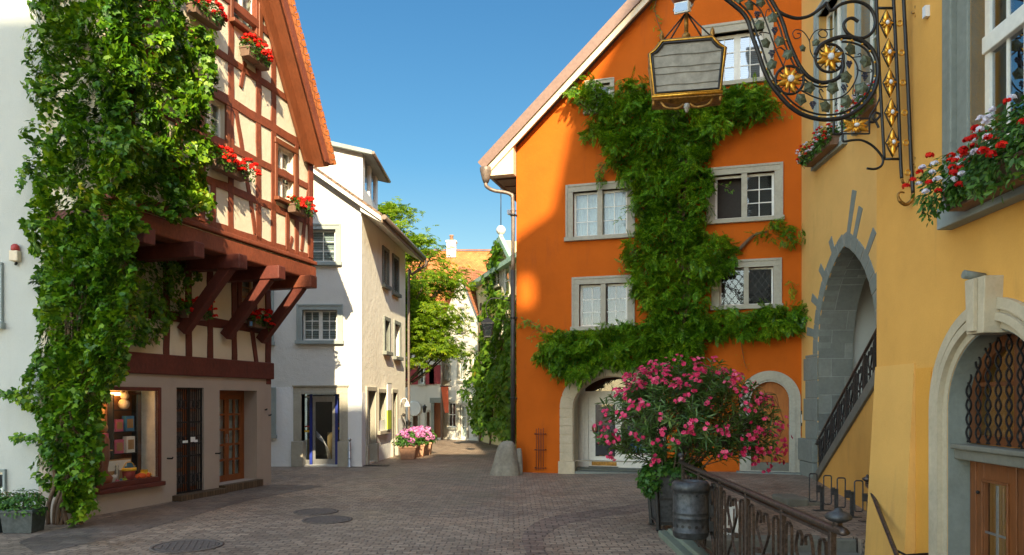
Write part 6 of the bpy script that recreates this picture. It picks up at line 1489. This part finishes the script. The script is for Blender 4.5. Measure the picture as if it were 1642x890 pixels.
zh = RH_-.13
mb = MB(); n = 5
for i in range(n): iron_panel(mb, RL*i/n+.04, RL*(i+1)/n-.04, lambda x: .06, zh-.12, i)
mb.build('ornament', M['rail_iron'], rl)
mb = MB().box(0, RL, -.02, .02, .04, .06).box(0, RL, -.025, .025, zh-.07, zh-.05)
mb.build('flat_rail', M['rail_iron'], rl)
for i in range(n+1):
    x = min(RL-.02, max(.02, RL*i/n)); MB().box(x-.025, x+.025, -.022, .022, 0, zh-.02).build('post', M['rail_iron'], rl, bevel=.004)
MB().tube(spline([(RL+.10, 0, zh+.09), (RL+.06, 0, zh+.05), (RL-.05, 0, zh-.005), (RL*.5, 0, zh-.01), (0.02, 0, zh-.01), (-.06, .0, zh+.01), (-.08, 0, zh+.05)], 8), .027, 12, flat=1.25).build('handrail', M['rail_iron'], rl)
MB().lathe([(.01, .0), (.05, .01), (.085, .03), (.09, .045), (.07, .07), (.03, .085), (.022, .10), (.001, .105)], (-.09, 0, zh+.04), 16).build('knob', M['grey_iron'], rl)
MB().ball((RL+.12, 0, zh+.10), .05, 10, 1, 1, .8).build('knob', M['grey_iron'], rl)
cr = thing('slatted_crate', 'pale slatted crate half hidden behind the railing', 'crate', (3.05, 10.75, gz(3, 10.75)))
for i in range(5): MB().box(-.18+.075*i, -.135+.075*i, -.12, -.1, 0, .48).build('slat', M['white_wood'], cr)
MB().box(-.19, .2, -.099, -.08, .1, .14).box(-.19, .2, -.099, -.08, .38, .42).box(-.19, -.17, -.0995, -.0805, .1, .42).box(-.17, -.15, -.09, .12, .02, .12).box(-.19, .2, -.08, .12, .02, .04).build('frame', M['white_wood'], cr)
# waste bin hung on the railing
bn = thing('waste_bin', 'round grey steel waste bin with punched holes hanging on the railing', 'waste bin', (2.10, 8.8, .37))
prof = [(.12, 0), (.185, .006), (.205, .03), (.207, .07), (.212, .075), (.212, .09), (.205, .095), (.205, .24), (.211, .246), (.205, .252), (.205, .30), (.211, .306), (.205, .312), (.205, .52), (.205, .555), (.218, .56), (.222, .60), (.215, .64), (.19, .665), (.14, .672), (.125, .655), (.12, .60)]
MB().lathe(prof, n=40).build('body', M['grey_iron'], bn)
for k in range(16):
    a = 2*PI*k/16+.1
    for z, r in ((.155, .019), (.515, .011)):
        c = Vector((math.cos(a), math.sin(a), 0)); MB().tube([c*.200+Vector((0, 0, z)), c*.2065+Vector((0, 0, z))], r, 12).build('hole', M['black_iron'], bn)
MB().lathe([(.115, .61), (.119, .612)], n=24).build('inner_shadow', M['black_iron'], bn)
MB().box(.20, .26, -.05, .05, .08, .58).box(.255, .29, -.06, .06, .0, .64).build('hanger', M['grey_iron'], bn, bevel=.004)
# ------------------------------------------------------------------ oleander
ox, oy = 2.47, 11.45
ol = thing('oleander_planter', 'large pink-flowering oleander in a dark metal tub behind the railing', 'potted plant', (ox, oy, gz(ox, oy)))
z0 = gz(ox, oy); mb = MB()
mb.add([(-.27,-.27,.08),(.27,-.27,.08),(.27,.27,.08),(-.27,.27,.08),(-.33,-.33,.82),(.33,-.33,.82),(.33,.33,.82),(-.33,.33,.82)],[(0,3,2,1),(0,1,5,4),(1,2,6,5),(2,3,7,6),(3,0,4,7)])
mb.build('tub', M['grey_iron'], ol)
mb = MB()
for z, s in ((.10, .285), (.46, .31), (.80, .34)): mb.box(-s, s, -s-.012, -s+.01, z, z+.035).box(-s, s, s-.01, s+.012, z, z+.035).box(-s-.012, -s+.01, -s, s, z, z+.035).box(s-.01, s+.012, -s, s, z, z+.035)
mb.build('bands', M['iron'], ol)
for sx in (-1, 1):
    for sy in (-1, 1): MB().bar((sx*.28, sy*.28, .0), (sx*.335, sy*.335, .86), .05, .05).box(sx*.28-.04, sx*.28+.04, sy*.28-.04, sy*.28+.04, -.0, .03).ball((sx*.34, sy*.34, .89), .025, 6).build('corner_post', M['iron'], ol)
MB().box(-.31, .31, -.31, .31, .76, .78).build('soil', M['soil'], ol)
r = np.random.default_rng(77); stems = MB(); lp = []; ln = []; lt = []; fp = []; fn = []
cen = np.array([2.72, 11.45, 1.72])
def ol_tip():
    d = r.normal(0, 1, 3); d /= np.linalg.norm(d); d[2] = d[2] if d[2] > -.55 else -d[2]
    f = r.uniform(.5, 1.0)**.5
    p = cen+d*np.array([1.42, 1.05, .88])*f
    p[2] += -.10*abs(p[0]-cen[0])*(1 if d[2] < 0 else .3)
    if p[0] > 3.3: p[2] -= .28*(p[0]-3.3)
    return p, d
mains = []
for k in range(16):
    a = 2*PI*k/16+r.uniform(-.2, .2); b = np.array([ox+.14*math.cos(a), oy+.14*math.sin(a), z0+.78]); e = cen+np.array([math.cos(a)*.62, math.sin(a)*.45, .05+r.uniform(-.35, .25)])
    c = (b+e)/2+np.array([0, 0, -.12]); sp = spline([b, c, e], 5); stems.tube(sp, [.020-.0012*j for j in range(len(sp))], 6); mains.append(sp)
for k in range(290):
    p, d = ol_tip()
    if p[0] > 3.35 and r.random() < .5: continue
    if p[0] < 1.9 and r.random() < .25: continue
    m_ = min(mains, key=lambda s: (Vector(p)-s[-1]).length+r.uniform(0, .3)); s = m_[r.integers(5, len(m_))]
    mid = (s+Vector(p))/2+Vector((0, 0, -.06)); sp = spline([s, mid, Vector(p)], 6); stems.tube(sp, [.008-.0004*j for j in range(len(sp))], 4)
    nl = 30; L0 = (Vector(p)-s).length; td = np.array((sp[-1]-sp[-4]).normalized())
    for j in range(nl):
        t = 1-(j/nl)**1.3*min(.85, .55/max(.3, L0)); q = np.array(sp[min(len(sp)-1, int(t*(len(sp)-1)+.5))])+r.normal(0, .01, 3)
        a = j*2.4+r.uniform(-.3, .3); u_ = np.cross(td, [0, 0, 1.]); u_ /= np.linalg.norm(u_)+1e-9; v_ = np.cross(td, u_)
        out = u_*math.cos(a)+v_*math.sin(a); tp = out*.9+td*r.uniform(.4, 1.0)+np.array([0, 0, -.1]); lp.append(q); lt.append(tp); ln.append(np.cross(np.cross(tp, td), tp)+r.normal(0, .25, 3))
    if r.random() < .34 and (d[1] < .45 or d[2] > .5):
        nf = r.integers(3, 9); cc = p+td*.05+np.array([d[0]*.03, -.05, .02])
        for j in range(nf):
            fc = cc+r.normal(0, .042, 3)+np.array([0, 0, .01])
            for lay in range(2):
                fp.append(fc+r.normal(0, .004, 3)); fn.append((fc-cc)*6+d*.5+np.array([0, -.45, .3])+r.normal(0, .25, 3))
lp = np.array(lp); leaf_cloud('foliage', M['oleander'], ol, lp, np.array(ln)+[0, 0, .25], np.array(lt), r.uniform(.11, .19, len(lp)), ([(x*1.15, y, z) for x, y, z in LANCE[0]], LANCE[1]))
for k in range(46):
    a_ = r.uniform(-PI*.95, -.05*PI); e_ = r.uniform(-.75, .85); ce = math.sqrt(max(0, 1-e_*e_)); d = np.array([math.cos(a_)*ce, math.sin(a_)*ce, e_])
    cc = cen+d*np.array([1.46, 1.08, .86]); cc[2] -= .10*abs(cc[0]-cen[0])+(.22*(cc[0]-3.2) if cc[0] > 3.2 else 0)
    for j in range(r.integers(2, 8)):
        fc = cc+r.normal(0, .045, 3)
        for lay in range(2): fp.append(fc+r.normal(0, .004, 3)); fn.append((fc-cc)*6+d*.5+np.array([0, -.45, .3])+r.normal(0, .25, 3))
fp = np.array(fp); leaf_cloud('blossoms', M['pink_flower'], ol, fp, np.array(fn), r.normal(0, 1, fp.shape), r.uniform(.025, .040, len(fp)), FLOWER)
stems.build('stem', M['bark'], ol, True)
bushy('underplanting', M['plant_leaf'], ol, (ox, oy, z0+.84), (.48, .42, .26), 1500, .075, IVY, 88, low=-1)
bushy('underplanting', M['plant_leaf'], ol, (ox-.38, oy-.22, z0+.74), (.20, .18, .26), 420, .07, IVY, 89, low=-1)
# ------------------------------------------------------------------ bicycle racks
for i, (pp, py, lx, lab) in enumerate(((1318, 820, 1304, 'farthest bicycle rack hoop from the viewer, by the stair foot'), (1341, 825, 1327, 'second bicycle rack hoop from the stair foot'), (1366, 831, 1349, 'third bicycle rack hoop from the stair foot'), (1393, 838, 1377, 'nearest bicycle rack hoop, against the yellow buttress'))):
    Y = (2-.15)*F/(py-CY); x = (pp-CX)/F*Y; g_ = gz(x, Y); t = thing('bike_rack', lab, 'bike rack', (x, Y, g_), 0, 'bicycle racks under the outside stair')
    MB().box(-.03, .03, -.012, .012, .008, .40).build('post', M['grey_iron'], t, bevel=.004); MB().box(-.13, .13, -.06, .06, 0, .01).build('base_plate', M['grey_iron'], t)
    dx = (lx-pp)/F*Y; zb_, zt_ = .15, .61; w = .062; rr_ = .03; pts = []
    for (cx1, cz1, a0) in ((dx+w-rr_, zt_-rr_, 0), (dx-w+rr_, zt_-rr_, 90), (dx-w+rr_, zb_+rr_, 180), (dx+w-rr_, zb_+rr_, 270)):
        for k in range(5): a = math.radians(a0+90*k/4); pts.append((cx1+rr_*math.cos(a), .0, cz1+rr_*math.sin(a)))
    MB().tube(pts, .011, 8, True).build('hoop', M['grey_iron'], t); MB().box(dx+w-.01, -.02, -.01, .01, .30, .42).build('arm', M['grey_iron'], t)
x, Y = 5.0, 13.2; bl = thing('stone_block', 'low worn stone block on the paving before the stair', 'stone block', (x, Y, gz(x, Y))); MB().box(-.28, .10, -.35, .4, -.02, .13).build('block', M['step_stone'], bl, bevel=.03)
MB().box(.101, .34, -.3, .45, -.02, .07).build('slab', M['step_stone'], bl, bevel=.02)

# ------------------------------------------------------------------ the wrought-iron sign bracket and its lantern
BY = 8.1
mount = P(1465, 265, BY); br = thing('wrought_iron_bracket', 'black wrought-iron sign bracket with gilded flowers, vine leaves and grapes', 'sign bracket', mount)
def A(x, y, dy=0): p = P(1160+.2247*x, .2247*y, BY)-mount; return Vector((p.x, dy, p.z))
def Bq(x, y, dy=0): p = P(1220+.2697*x, 100+.2697*y, BY)-mount; return Vector((p.x, dy, p.z))
def D(px, py, dy=0): p = P(px, py, BY)-mount; return Vector((p.x, dy, p.z))
def loop_band(nm, pts, r, f=A, mt='black_iron', k=9, closed=False): return MB().tube(spline([f(*p) for p in pts], k, closed), r, 8, closed).build(nm, M[mt], br)
outer = [(-330, -230), (-180, -170), (-60, -70), (60, 25), (130, 85), (175, 150), (205, 250), (250, 380), (290, 500), (340, 600), (400, 680), (470, 755), (560, 815), (680, 850), (800, 850), (900, 820), (1000, 750), (1070, 655), (1100, 545), (1098, 440), (1060, 355), (1000, 300), (920, 270), (840, 265), (760, 288), (690, 330), (658, 390)]
loop_band('scroll_band', outer, .024)
def offset_pts(pts, d, lo, hi):
    o = []
    for i in range(lo, hi):
        a = Vector(pts[max(0, i-1)]); b = Vector(pts[min(len(pts)-1, i+1)]); t = (b-a).normalized(); o.append((pts[i][0]-t.y*-d*1.0, pts[i][1]-t.x*d))
    return o
inn = offset_pts(outer, 34, 1, 24); loop_band('inner_band', inn, .011)
second = [(230, -180), (300, -80), (345, 5), (390, 85), (430, 180), (460, 280), (500, 380), (550, 480), (610, 550), (690, 588), (770, 580), (830, 545), (852, 480), (850, 430)]
loop_band('scroll_band', second, .022); loop_band('inner_band', offset_pts(second, -32, 0, 11), .010)
loop_band('top_scroll', [(345, 0), (375, 60), (430, 103), (520, 130), (610, 115), (690, 62), (736, 18)], .018); loop_band('top_scroll', [(736, 18), (768, 75), (840, 30), (930, 10), (1010, 30), (1062, 80), (1085, 160), (1060, 232), (1000, 270), (930, 265), (880, 230), (858, 180), (880, 142), (920, 130), (962, 155)], .018)
bd = MB()
for i in list(range(2, len(outer)-3, 1)):
    a = Vector(outer[i]); t = (Vector(outer[i+1])-Vector(outer[i-1])).normalized(); q = (a.x+t.y*17, a.y-t.x*17)
    if q[1] > -5: MB().ball(A(q[0], q[1]), .014, 8).build('gold_bead', M['gold'], br)
for i in (3, 5, 7, 9, 11):
    a = Vector(second[i]); t = (Vector(second[i+1])-Vector(second[i-1])).normalized(); MB().ball(A(a.x-t.y*16, a.y+t.x*16), .013, 8).build('gold_bead', M['gold'], br)
PETAL = [(0, 0), (.25, .17), (.5, .22), (.75, .13), (1.0, 0.0), (.75, -.08), (.5, -.15), (.25, -.12)]
def petal_mb(mb, c, ang, L, w=1.0, thick=.02, curl=.15):
    ca, sa_ = math.cos(ang), math.sin(ang); top = []; n = len(PETAL)
    for u, v in PETAL:
        v = v*w+curl*u*u*(1 if u < .9 else 1.2); x = (u*ca-v*sa_)*L; z = (u*sa_+v*ca)*L; top.append(c+Vector((x, -.012-.01*u, z)))
    mid = [c+Vector((( u*ca-(curl*u*u)*sa_)*L, -.012-thick*math.sin(PI*min(1, u*.9+.1)), (u*sa_+curl*u*u*ca)*L)) for u in (.1, .35, .6, .85)]
    k = top+mid+[p+Vector((0, .03, 0)) for p in top]
    m0 = n; fs = [(0, 1, m0), (1, 2, m0+1, m0), (2, 3, m0+2, m0+1), (3, 4, m0+3, m0+2), (4, 5, m0+3), (5, 6, m0+2, m0+3), (6, 7, m0+1, m0+2), (7, 0, m0, m0+1)]
    fs += [(i, n+4+i, n+4+(i+1) % n, (i+1) % n) for i in range(n)]
    mb.add(k, fs, True)
for (cx1, cy1, lab) in ((757, 415, 1), (472, 572, 2)):
    c = A(cx1, cy1); ringm = MB().tube([c+Vector((.152*math.cos(2*PI*k/36), 0, .152*math.sin(2*PI*k/36))) for k in range(36)], .015, 8, True)
    rg = ringm.build('rosette', M['black_iron'], br); mb = MB()
    for k in range(8): petal_mb(mb, c+Vector((0, -.012*(k % 2), 0)), 2*PI*k/8+.2, .155 if k % 2 == 0 else .125, 1.15)
    mb.build('gilded_petals', M['gold'], rg); MB().ball(c+Vector((0, -.045, 0)), .037, 12, 1, .8, 1).build('white_boss', M['white_enamel'], rg)
    mb = MB()
    for k in range(8): a = 2*PI*k/8; mb.bar(c, c+Vector((.145*math.cos(a), .01, .145*math.sin(a))), .012, .012, (0, 1, 0))
    mb.build('spokes', M['black_iron'], rg)
# grille against the wall
for pts, r_b in (([(1404, -90), (1406, 13), (1410, 110), (1415, 200), (1418, 255)], .017), ([(1428, -90), (1433, 5), (1439, 130), (1444, 255), (1446, 286)], .019), ([(1444, -90), (1449, 0), (1456, 140), (1461, 262), (1464, 310)], .02)):
    MB().tube(spline([D(*p) for p in pts], 5), r_b, 8).build('upright', M['black_iron'], br)
MB().tube([D(1406, 13), D(1433, 13)], .014, 6).build('cross_bar', M['black_iron'], br); MB().tube([D(1418, 255), D(1444, 255)], .014, 6).build('cross_bar', M['black_iron'], br)
MB().tube(spline([D(1464, 310), D(1461, 322), D(1452, 328), D(1443, 322), D(1440, 313), D(1444, 308), D(1450, 309)], 6), [.02]*20+[.016-.0005*k for k in range(17)], 8).build('end_scroll', M['old_gold'], br)
MB().tube(spline([D(1446, 286), D(1448, 293), D(1454, 295), D(1456, 289)], 6), .014, 8).build('end_scroll', M['old_gold'], br)
for px, py in ((1442, 38), (1445, 85), (1447, 133), (1450, 181), (1452, 229), (1455, 277)):
    c = D(px, py); MB().tube([c+Vector((.028*math.cos(2*PI*k/18), -.005, .028*math.sin(2*PI*k/18))) for k in range(18)], .0085, 8, True).build('gilded_ring', M['gold'], br)
for px, py in ((1421, 38), (1424.5, 85), (1426.5, 133), (1429, 181), (1431, 229)):
    c = D(px, py); pts = [c+Vector(v) for v in ((0, 0, .155), (.072, 0, 0), (0, 0, -.155), (-.072, 0, 0))]
    dm = MB().tube([q for k in range(4) for q in (pts[k], pts[k].lerp(pts[(k+1) % 4], .5))], .008, 6, True).build('diamond_ornament', M['black_iron'], br); mb = MB()
    for k in range(8):
        a = PI/2+2*PI*k/8; petal_mb(mb, c, a, (.15, .06, .072, .06)[k % 4], 1.0 if k % 4 == 0 else 1.5, .018, .02)
    mb.build('gilded_petals', M['gold'], dm); MB().ball(c+Vector((0, -.035, 0)), .02, 10, 1, .8, 1.2).build('white_boss', M['white_enamel'], dm)
c = D(1371.5, 202); fp_ = MB()
for (a, b) in (((1350, 190), (1394, 190)), ((1394, 190), (1394, 214.5)), ((1394, 214.5), (1350, 214.5)), ((1350, 214.5), (1350, 190))): fp_.bar(D(*a), D(*b), .014, .014, (0, 1, 0))
fo = fp_.build('flower_plate', M['black_iron'], br); mb = MB()
for a, L in ((.42, .15), (PI-.42, .15), (PI+.42, .15), (-.42, .15), (PI/2, .075), (-PI/2, .075), (0, .12), (PI, .12), (1.1, .08), (PI-1.1, .08), (PI+1.1, .08), (-1.1, .08)): petal_mb(mb, c, a, L, .9, .018, .0)
mb.build('gilded_petals', M['gold'], fo); MB().ball(c+Vector((0, -.04, 0)), .026, 10, 1.2, .8, .8).build('white_boss', M['white_enamel'], fo)
for pts in ([(1337, 188), (1337, 200), (1337, 214), (1350, 215)], [(1352, 215), (1352, 226.5), (1366, 225), (1382, 225), (1398, 233), (1410, 245), (1416, 256), (1413, 266), (1403, 271), (1390, 270)], [(1394, 195), (1400, 196), (1406, 192), (1411, 184), (1404, 181), (1400, 188), (1405, 196), (1409, 205)]):
    MB().tube(spline([D(*p) for p in pts], 7), .013, 8).build('tail_scroll', M['black_iron'], br)
MB().tube(spline([D(1410, 130), D(1412, 150), D(1405, 170), D(1397, 182), D(1394, 190)], 6), .009, 6).build('tail_scroll', M['black_iron'], br)
vn = [[(60, -60), (130, -20), (240, 60), (290, 150), (330, 260), (370, 370), (420, 480)], [(540, 650), (640, 700), (740, 722), (850, 690), (920, 610), (950, 510), (920, 430), (860, 388)], [(665, 465), (615, 380), (605, 300), (560, 235), (510, 222), (487, 250), (505, 285), (540, 275), (540, 250), (518, 248)], [(605, 300), (640, 240), (690, 218), (730, 240), (725, 272), (690, 275), (668, 245), (700, 222), (760, 222), (778, 212)],
      [(290, 150), (300, 90), (320, 75), (318, 95)], [(360, 370), (395, 350), (430, 370), (400, 345)], [(330, 250), (280, 240), (250, 245), (268, 262)], [(940, 500), (1000, 525), (1050, 520), (1040, 500)], [(900, 420), (970, 410), (965, 390), (950, 400)], [(700, 712), (675, 660), (690, 645), (705, 665)], [(800, 712), (790, 760), (805, 745)], [(920, 610), (915, 680), (935, 690), (930, 665)], [(420, 480), (440, 420), (455, 400)], [(560, 655), (590, 640), (610, 620)]]
for i, v in enumerate(vn): MB().tube(spline([A(x, y, -.03) for x, y in v], 7), .008 if i < 2 else .0055, 6).build('vine_stem', M['iron'], br)
GL = []
for k in range(10):
    a = PI*2*k/10
    GL.append((math.sin(a)*(1.0 if k % 2 == 0 else .78), .1+math.cos(a)*(1.0 if k % 2 == 0 else .78)*(1.1 if k == 0 else 1)))
r_ = random.Random(8)
for i, (x, y) in enumerate(((185, 50), (262, 28), (110, 0), (345, 140), (250, 185), (395, 298), (300, 318), (455, 400), (340, 472), (560, 350), (655, 310), (905, 360), (1010, 450), (870, 555), (610, 630), (545, 710), (770, 640), (980, 640), (865, 735), (725, 770))):
    c = A(x, y, -.04); rot = r_.uniform(0, 6.28); s = .060 if i < 10 else .072; s = .042 if i in (9, 10) else s
    tilt = r_.uniform(-.4, .4); vs = [c+Vector((0, -.012, 0))]
    for u, v in GL: X = (u*math.cos(rot)-v*math.sin(rot))*s; Z = (u*math.sin(rot)+v*math.cos(rot))*s; vs.append(c+Vector((X, .01+X*tilt, Z)))
    nb_ = len(GL); vs += [p+Vector((0, .008, 0)) for p in vs[1:]]
    MB().add(vs, [(0, 1+k, 1+(k+1) % nb_) for k in range(nb_)]+[(1+k, 1+nb_+k, 1+nb_+(k+1) % nb_, 1+(k+1) % nb_) for k in range(nb_)]).build('vine_leaf', M['leaf_iron'], br)
M['grape'] = paint('grape', (.035, .035, .06), .3, .3, .2)
for i, (x, y) in enumerate(((232, 115), (355, 230), (335, 392), (882, 468), (995, 553), (850, 635), (625, 755))):
    mb = MB(); c = A(x, y-14, -.045)
    for row, nn in enumerate((3, 4, 3, 2, 1)):
        for k in range(nn): mb.ball(c+Vector(((k-(nn-1)/2)*.018, r_.uniform(-.012, .008), -.017*row)), .0105, 6)
    mb.build('grape_cluster', M['grape'], br)
for py in (20, 262):
    c = D(1462, py); MB().tube([c+Vector((0, 0, 0)), c+Vector((.12, 0, .0)), c+Vector((.22, 0, 0))], .016, 6).lathe([(.03, -.06), (.02, 0), (.03, .06)], tuple(c+Vector((.05, -.02, 0))), 8).build('wall_tie', M['old_gold'], br)

lc = P(1100.5, 160, BY-.05); ln_ = thing('hanging_lantern', 'big hanging lantern with grey panes and worn gilded frame', 'lantern', lc, math.radians(-10.6))
def fr_edge(mb, pts, r, **k): mb.tube(pts, r, 8, **k)
b0, b1, t0, t1, hs, ht = .345, .115, .39, .17, .45, .57
shp = lambda sy: [Vector((-b0, sy*b1, .02)), Vector((b0, sy*b1, .02)), Vector((t0, sy*t1, hs)), Vector((t0-.055, sy*(t1+.004), hs+.03)), Vector((t0-.10, sy*(t1+.008), ht-.04)), Vector((t0-.13, sy*(t1+.01), ht)), Vector((-t0+.13, sy*(t1+.01), ht)), Vector((-t0+.10, sy*(t1+.008), ht-.04)), Vector((-t0+.055, sy*(t1+.004), hs+.03)), Vector((-t0, sy*t1, hs))]
for sy in (-1, 1):
    p = shp(sy); p = p if sy < 0 else p[::-1]; MB().add(p, [tuple(range(len(p)))]).build('front_pane' if sy < 0 else 'back_pane', M['lamp_glass'], ln_)
    fr_ = MB(); fr_.tube(shp(sy), .019, 8, True); fo_ = fr_.build('frame', M['old_gold'], ln_); MB().tube([Vector((v.x*.985, v.y+sy*.016, .285+(v.z-.285)*.975)) for v in shp(sy)], .007, 6, True).build('gilded_line', M['gold'], fo_)
    # dark inner moulding
    MB().tube([Vector((v.x*.93, v.y+sy*.012, .285+(v.z-.285)*.90)) for v in shp(sy)], .012, 8, True).build('inner_frame', M['black_iron'], ln_)
mb = MB()
for z in (.12, .235, .30, .42):
    k = (z-.02)/(hs-.02); w_ = b0+(t0-b0)*k-.03; y_ = -(b1+(t1-b1)*k)-.004; pts = [Vector((-w_+2*w_*j/8, y_, z+.004*math.sin(j*1.3+z*40))) for j in range(9)]; mb.tube(pts, .0035, 5)
mb.build('pane_joints', M['step_stone'], ln_)
for sx in (-1, 1):
    q = [Vector((sx*b0, -b1, .02)), Vector((sx*b0, b1, .02)), Vector((sx*t0, t1, hs)), Vector((sx*t0, -t1, hs))]; q = q if sx > 0 else q[::-1]
    MB().add(q, [(0, 1, 2, 3)]).build('side_pane', M['lamp_glass_side'], ln_); MB().tube([Vector((sx*b0, -b1, .02)), Vector((sx*b0, b1, .02)), Vector((sx*t0, t1, hs)), Vector((sx*t0, -t1, hs))], .014, 8, True).build('side_frame', M['old_gold'], ln_)
    MB().add([Vector((sx*t0, -t1, hs)), Vector((sx*t0, t1, hs)), Vector((sx*(t0-.13), t1, ht)), Vector((sx*(t0-.13), -t1, ht))], [(0, 1, 2, 3)]).build('shoulder', M['black_iron'], ln_)
MB().add([(-t0+.10, -t1-.02, ht), (t0-.10, -t1-.02, ht), (t0-.10, t1+.02, ht), (-t0+.10, t1+.02, ht), (-.12, -.06, ht+.05), (.12, -.06, ht+.05), (.12, .06, ht+.05), (-.12, .06, ht+.05)], [(0, 3, 2, 1), (0, 1, 5, 4), (1, 2, 6, 5), (2, 3, 7, 6), (3, 0, 4, 7), (4, 5, 6, 7)]).build('roof', M['black_iron'], ln_)
MB().add([(-b0-.01, -b1-.02, .02), (b0+.01, -b1-.02, .02), (b0+.01, b1+.02, .02), (-b0-.01, b1+.02, .02), (-b0-.02, -b1-.03, -.03), (b0+.02, -b1-.03, -.03), (b0+.02, b1+.03, -.03), (-b0-.02, b1+.03, -.03), (-.10, -.07, -.07), (.10, -.07, -.07), (.10, .07, -.07), (-.10, .07, -.07)], [(0, 1, 2, 3), (0, 4, 5, 1), (1, 5, 6, 2), (2, 6, 7, 3), (3, 7, 4, 0), (4, 8, 9, 5), (5, 9, 10, 6), (6, 10, 11, 7), (7, 11, 8, 4), (8, 11, 10, 9)]).build('bottom_tray', M['old_gold'], ln_)
MB().tube([(-b0-.02, -b1-.035, -.0), (b0+.02, -b1-.035, -.0)], .014, 8).build('lower_moulding', M['gold'], ln_)
for s in (-1, 1):
    pts = spline([(s*.27, -b1+.02, -.03), (s*.22, -b1, -.11), (s*.10, -b1, -.13), (s*.03, -b1, -.09)], 8); MB().tube(pts, [.010+.008*abs(math.sin(k*1.2)) for k in range(len(pts))], 7).build('garland', M['old_gold'], ln_)
    MB().lathe([(.005, -.09), (.02, -.07), (.015, -.04), (.02, -.03)], (s*b0, -b1, 0), 8).build('drop', M['old_gold'], ln_)
    for sy in (-1, 1): MB().lathe([(.022, 0), (.012, .02), (.026, .05), (.018, .09), (.002, .12)], (s*(t0-.13), sy*t1*.9, ht), 10).build('finial', M['old_gold'], ln_)
MB().ball((0, -b1, -.12), .035, 8).lathe([(.03, -.09), (.035, -.1), (.02, -.16), (.01, -.18)], (0, -b1, 0), 8).build('mask', M['lamp_glass'], ln_)
MB().ball((0, 0, ht+.11), .045, 10).lathe([(.04, ht+.04), (.02, ht+.07)], n=10).build('ball_knob', M['old_gold'], ln_)
MB().tube([(0, 0, ht+.13), (0, 0, ht+.42)], .022, 8).build('suspension_rod', M['old_gold'], ln_)
for sx, sy in ((-.25, -.14), (.25, -.14), (.25, .14), (-.25, .14)): MB().tube([(sx, sy, ht+.02), (0, 0, ht+.37)], .009, 6).build('stay', M['iron'], ln_)
# bird figure that carries the lantern, mostly above the picture
bf = P(1094, -14, BY); bd_ = thing('gilded_bird', 'brown gilded bird figure the lantern hangs from, cut by the top edge', 'figure', bf)
MB().tube(spline([(-.02, 0, -.16), (.01, 0, -.05), (-.02, 0, .12), (.10, 0, .3)], 6), [.05, .08, .10, .12, .13, .14, .14, .13, .13, .12, .12, .11, .11, .10, .09, .08, .07, .06, .05], 10).build('body', M['toy_brown'], bd_)
mb = MB()
for k in range(9): petal_mb(mb, Vector((-.07+.018*k, -.09, .05)), -PI/2+(-.3+.075*k), .20, .8, .02, 0)
mb.build('feathers', M['old_gold'], bd_)
fl2 = P(1094, 15, BY-.12); fd = thing('floodlight', 'small pale floodlight clamped above the hanging lantern', 'floodlight', fl2, math.radians(-25))
MB().add([(-.075, -.05, -.06), (.075, -.05, -.06), (.09, .03, -.03), (-.09, .03, -.03), (-.075, -.05, .06), (.075, -.05, .06), (.09, .03, .07), (-.09, .03, .07)], [(0, 3, 2, 1), (4, 5, 6, 7), (0, 1, 5, 4), (1, 2, 6, 5), (2, 3, 7, 6), (3, 0, 4, 7)]).build('housing', M['white_wood'], fd, bevel=.006)
MB().box(-.065, .065, -.056, -.0501, -.045, .045).build('lens', M['glass_sky'], fd); MB().tube([(-.09, .0, .0), (-.1, .06, .06), (0, .08, .08), (.1, .06, .06), (.09, 0, 0)], .01, 6).build('clamp', M['steel'], fd)

# ------------------------------------------------------------------ unseen blocker added behind the viewer, its outline shaped to shade the square
bh = thing('shadow_blocker', 'unseen church behind the viewer whose gable shades the square', 'blocker', (0, -30, 0))
prof = [(-8, -.3), (16, -.3), (16, 43.2), (10.46, 43.2), (9.76, 42.2), (8.06, 39.3), (7.61, 37.2), (6.61, 36.7), (6.56, 34.3), (4.56, 34.3), (4.46, 33.3), (1.4, 33.1), (1.15, 31.5), (-.6, 31.5), (-1.3, 33.6), (-8, 33.6)]  # stepped outline drawn from the shadow edges wanted on the house fronts
hol = [(x+2.86, z+13.2) for x, z in [(3.88, 21.6), (4.42, 21.6), (4.42, 22.7), (4.3, 22.95), (4.15, 23.05), (4.0, 22.95), (3.88, 22.7)]]  # opening that lets a patch of sun through onto the orange front
MB().slab(prof, -1.0, 0, [hol]).build('wall', M['far_plaster'], bh)
MB().box(-8, 4.4, -22, -1.01, -.3, 28).box(4.45, 16, -12, -1.01, -.3, 34).build('blocker_mass', M['far_plaster'], bh)
for i in range(4):
    for j in range(5): MB().slab(arch(-5.5+6*i, .7, 3+6*j, 5.8+6*j, 10), .002, .02).build('window', M['dark_room'], bh)  # dark panels dressing the added blocker
MB().box(-8.3, 4.43, -22.2, -1.01, 28.01, 28.3).build('roof', M['tile_brown'], bh)
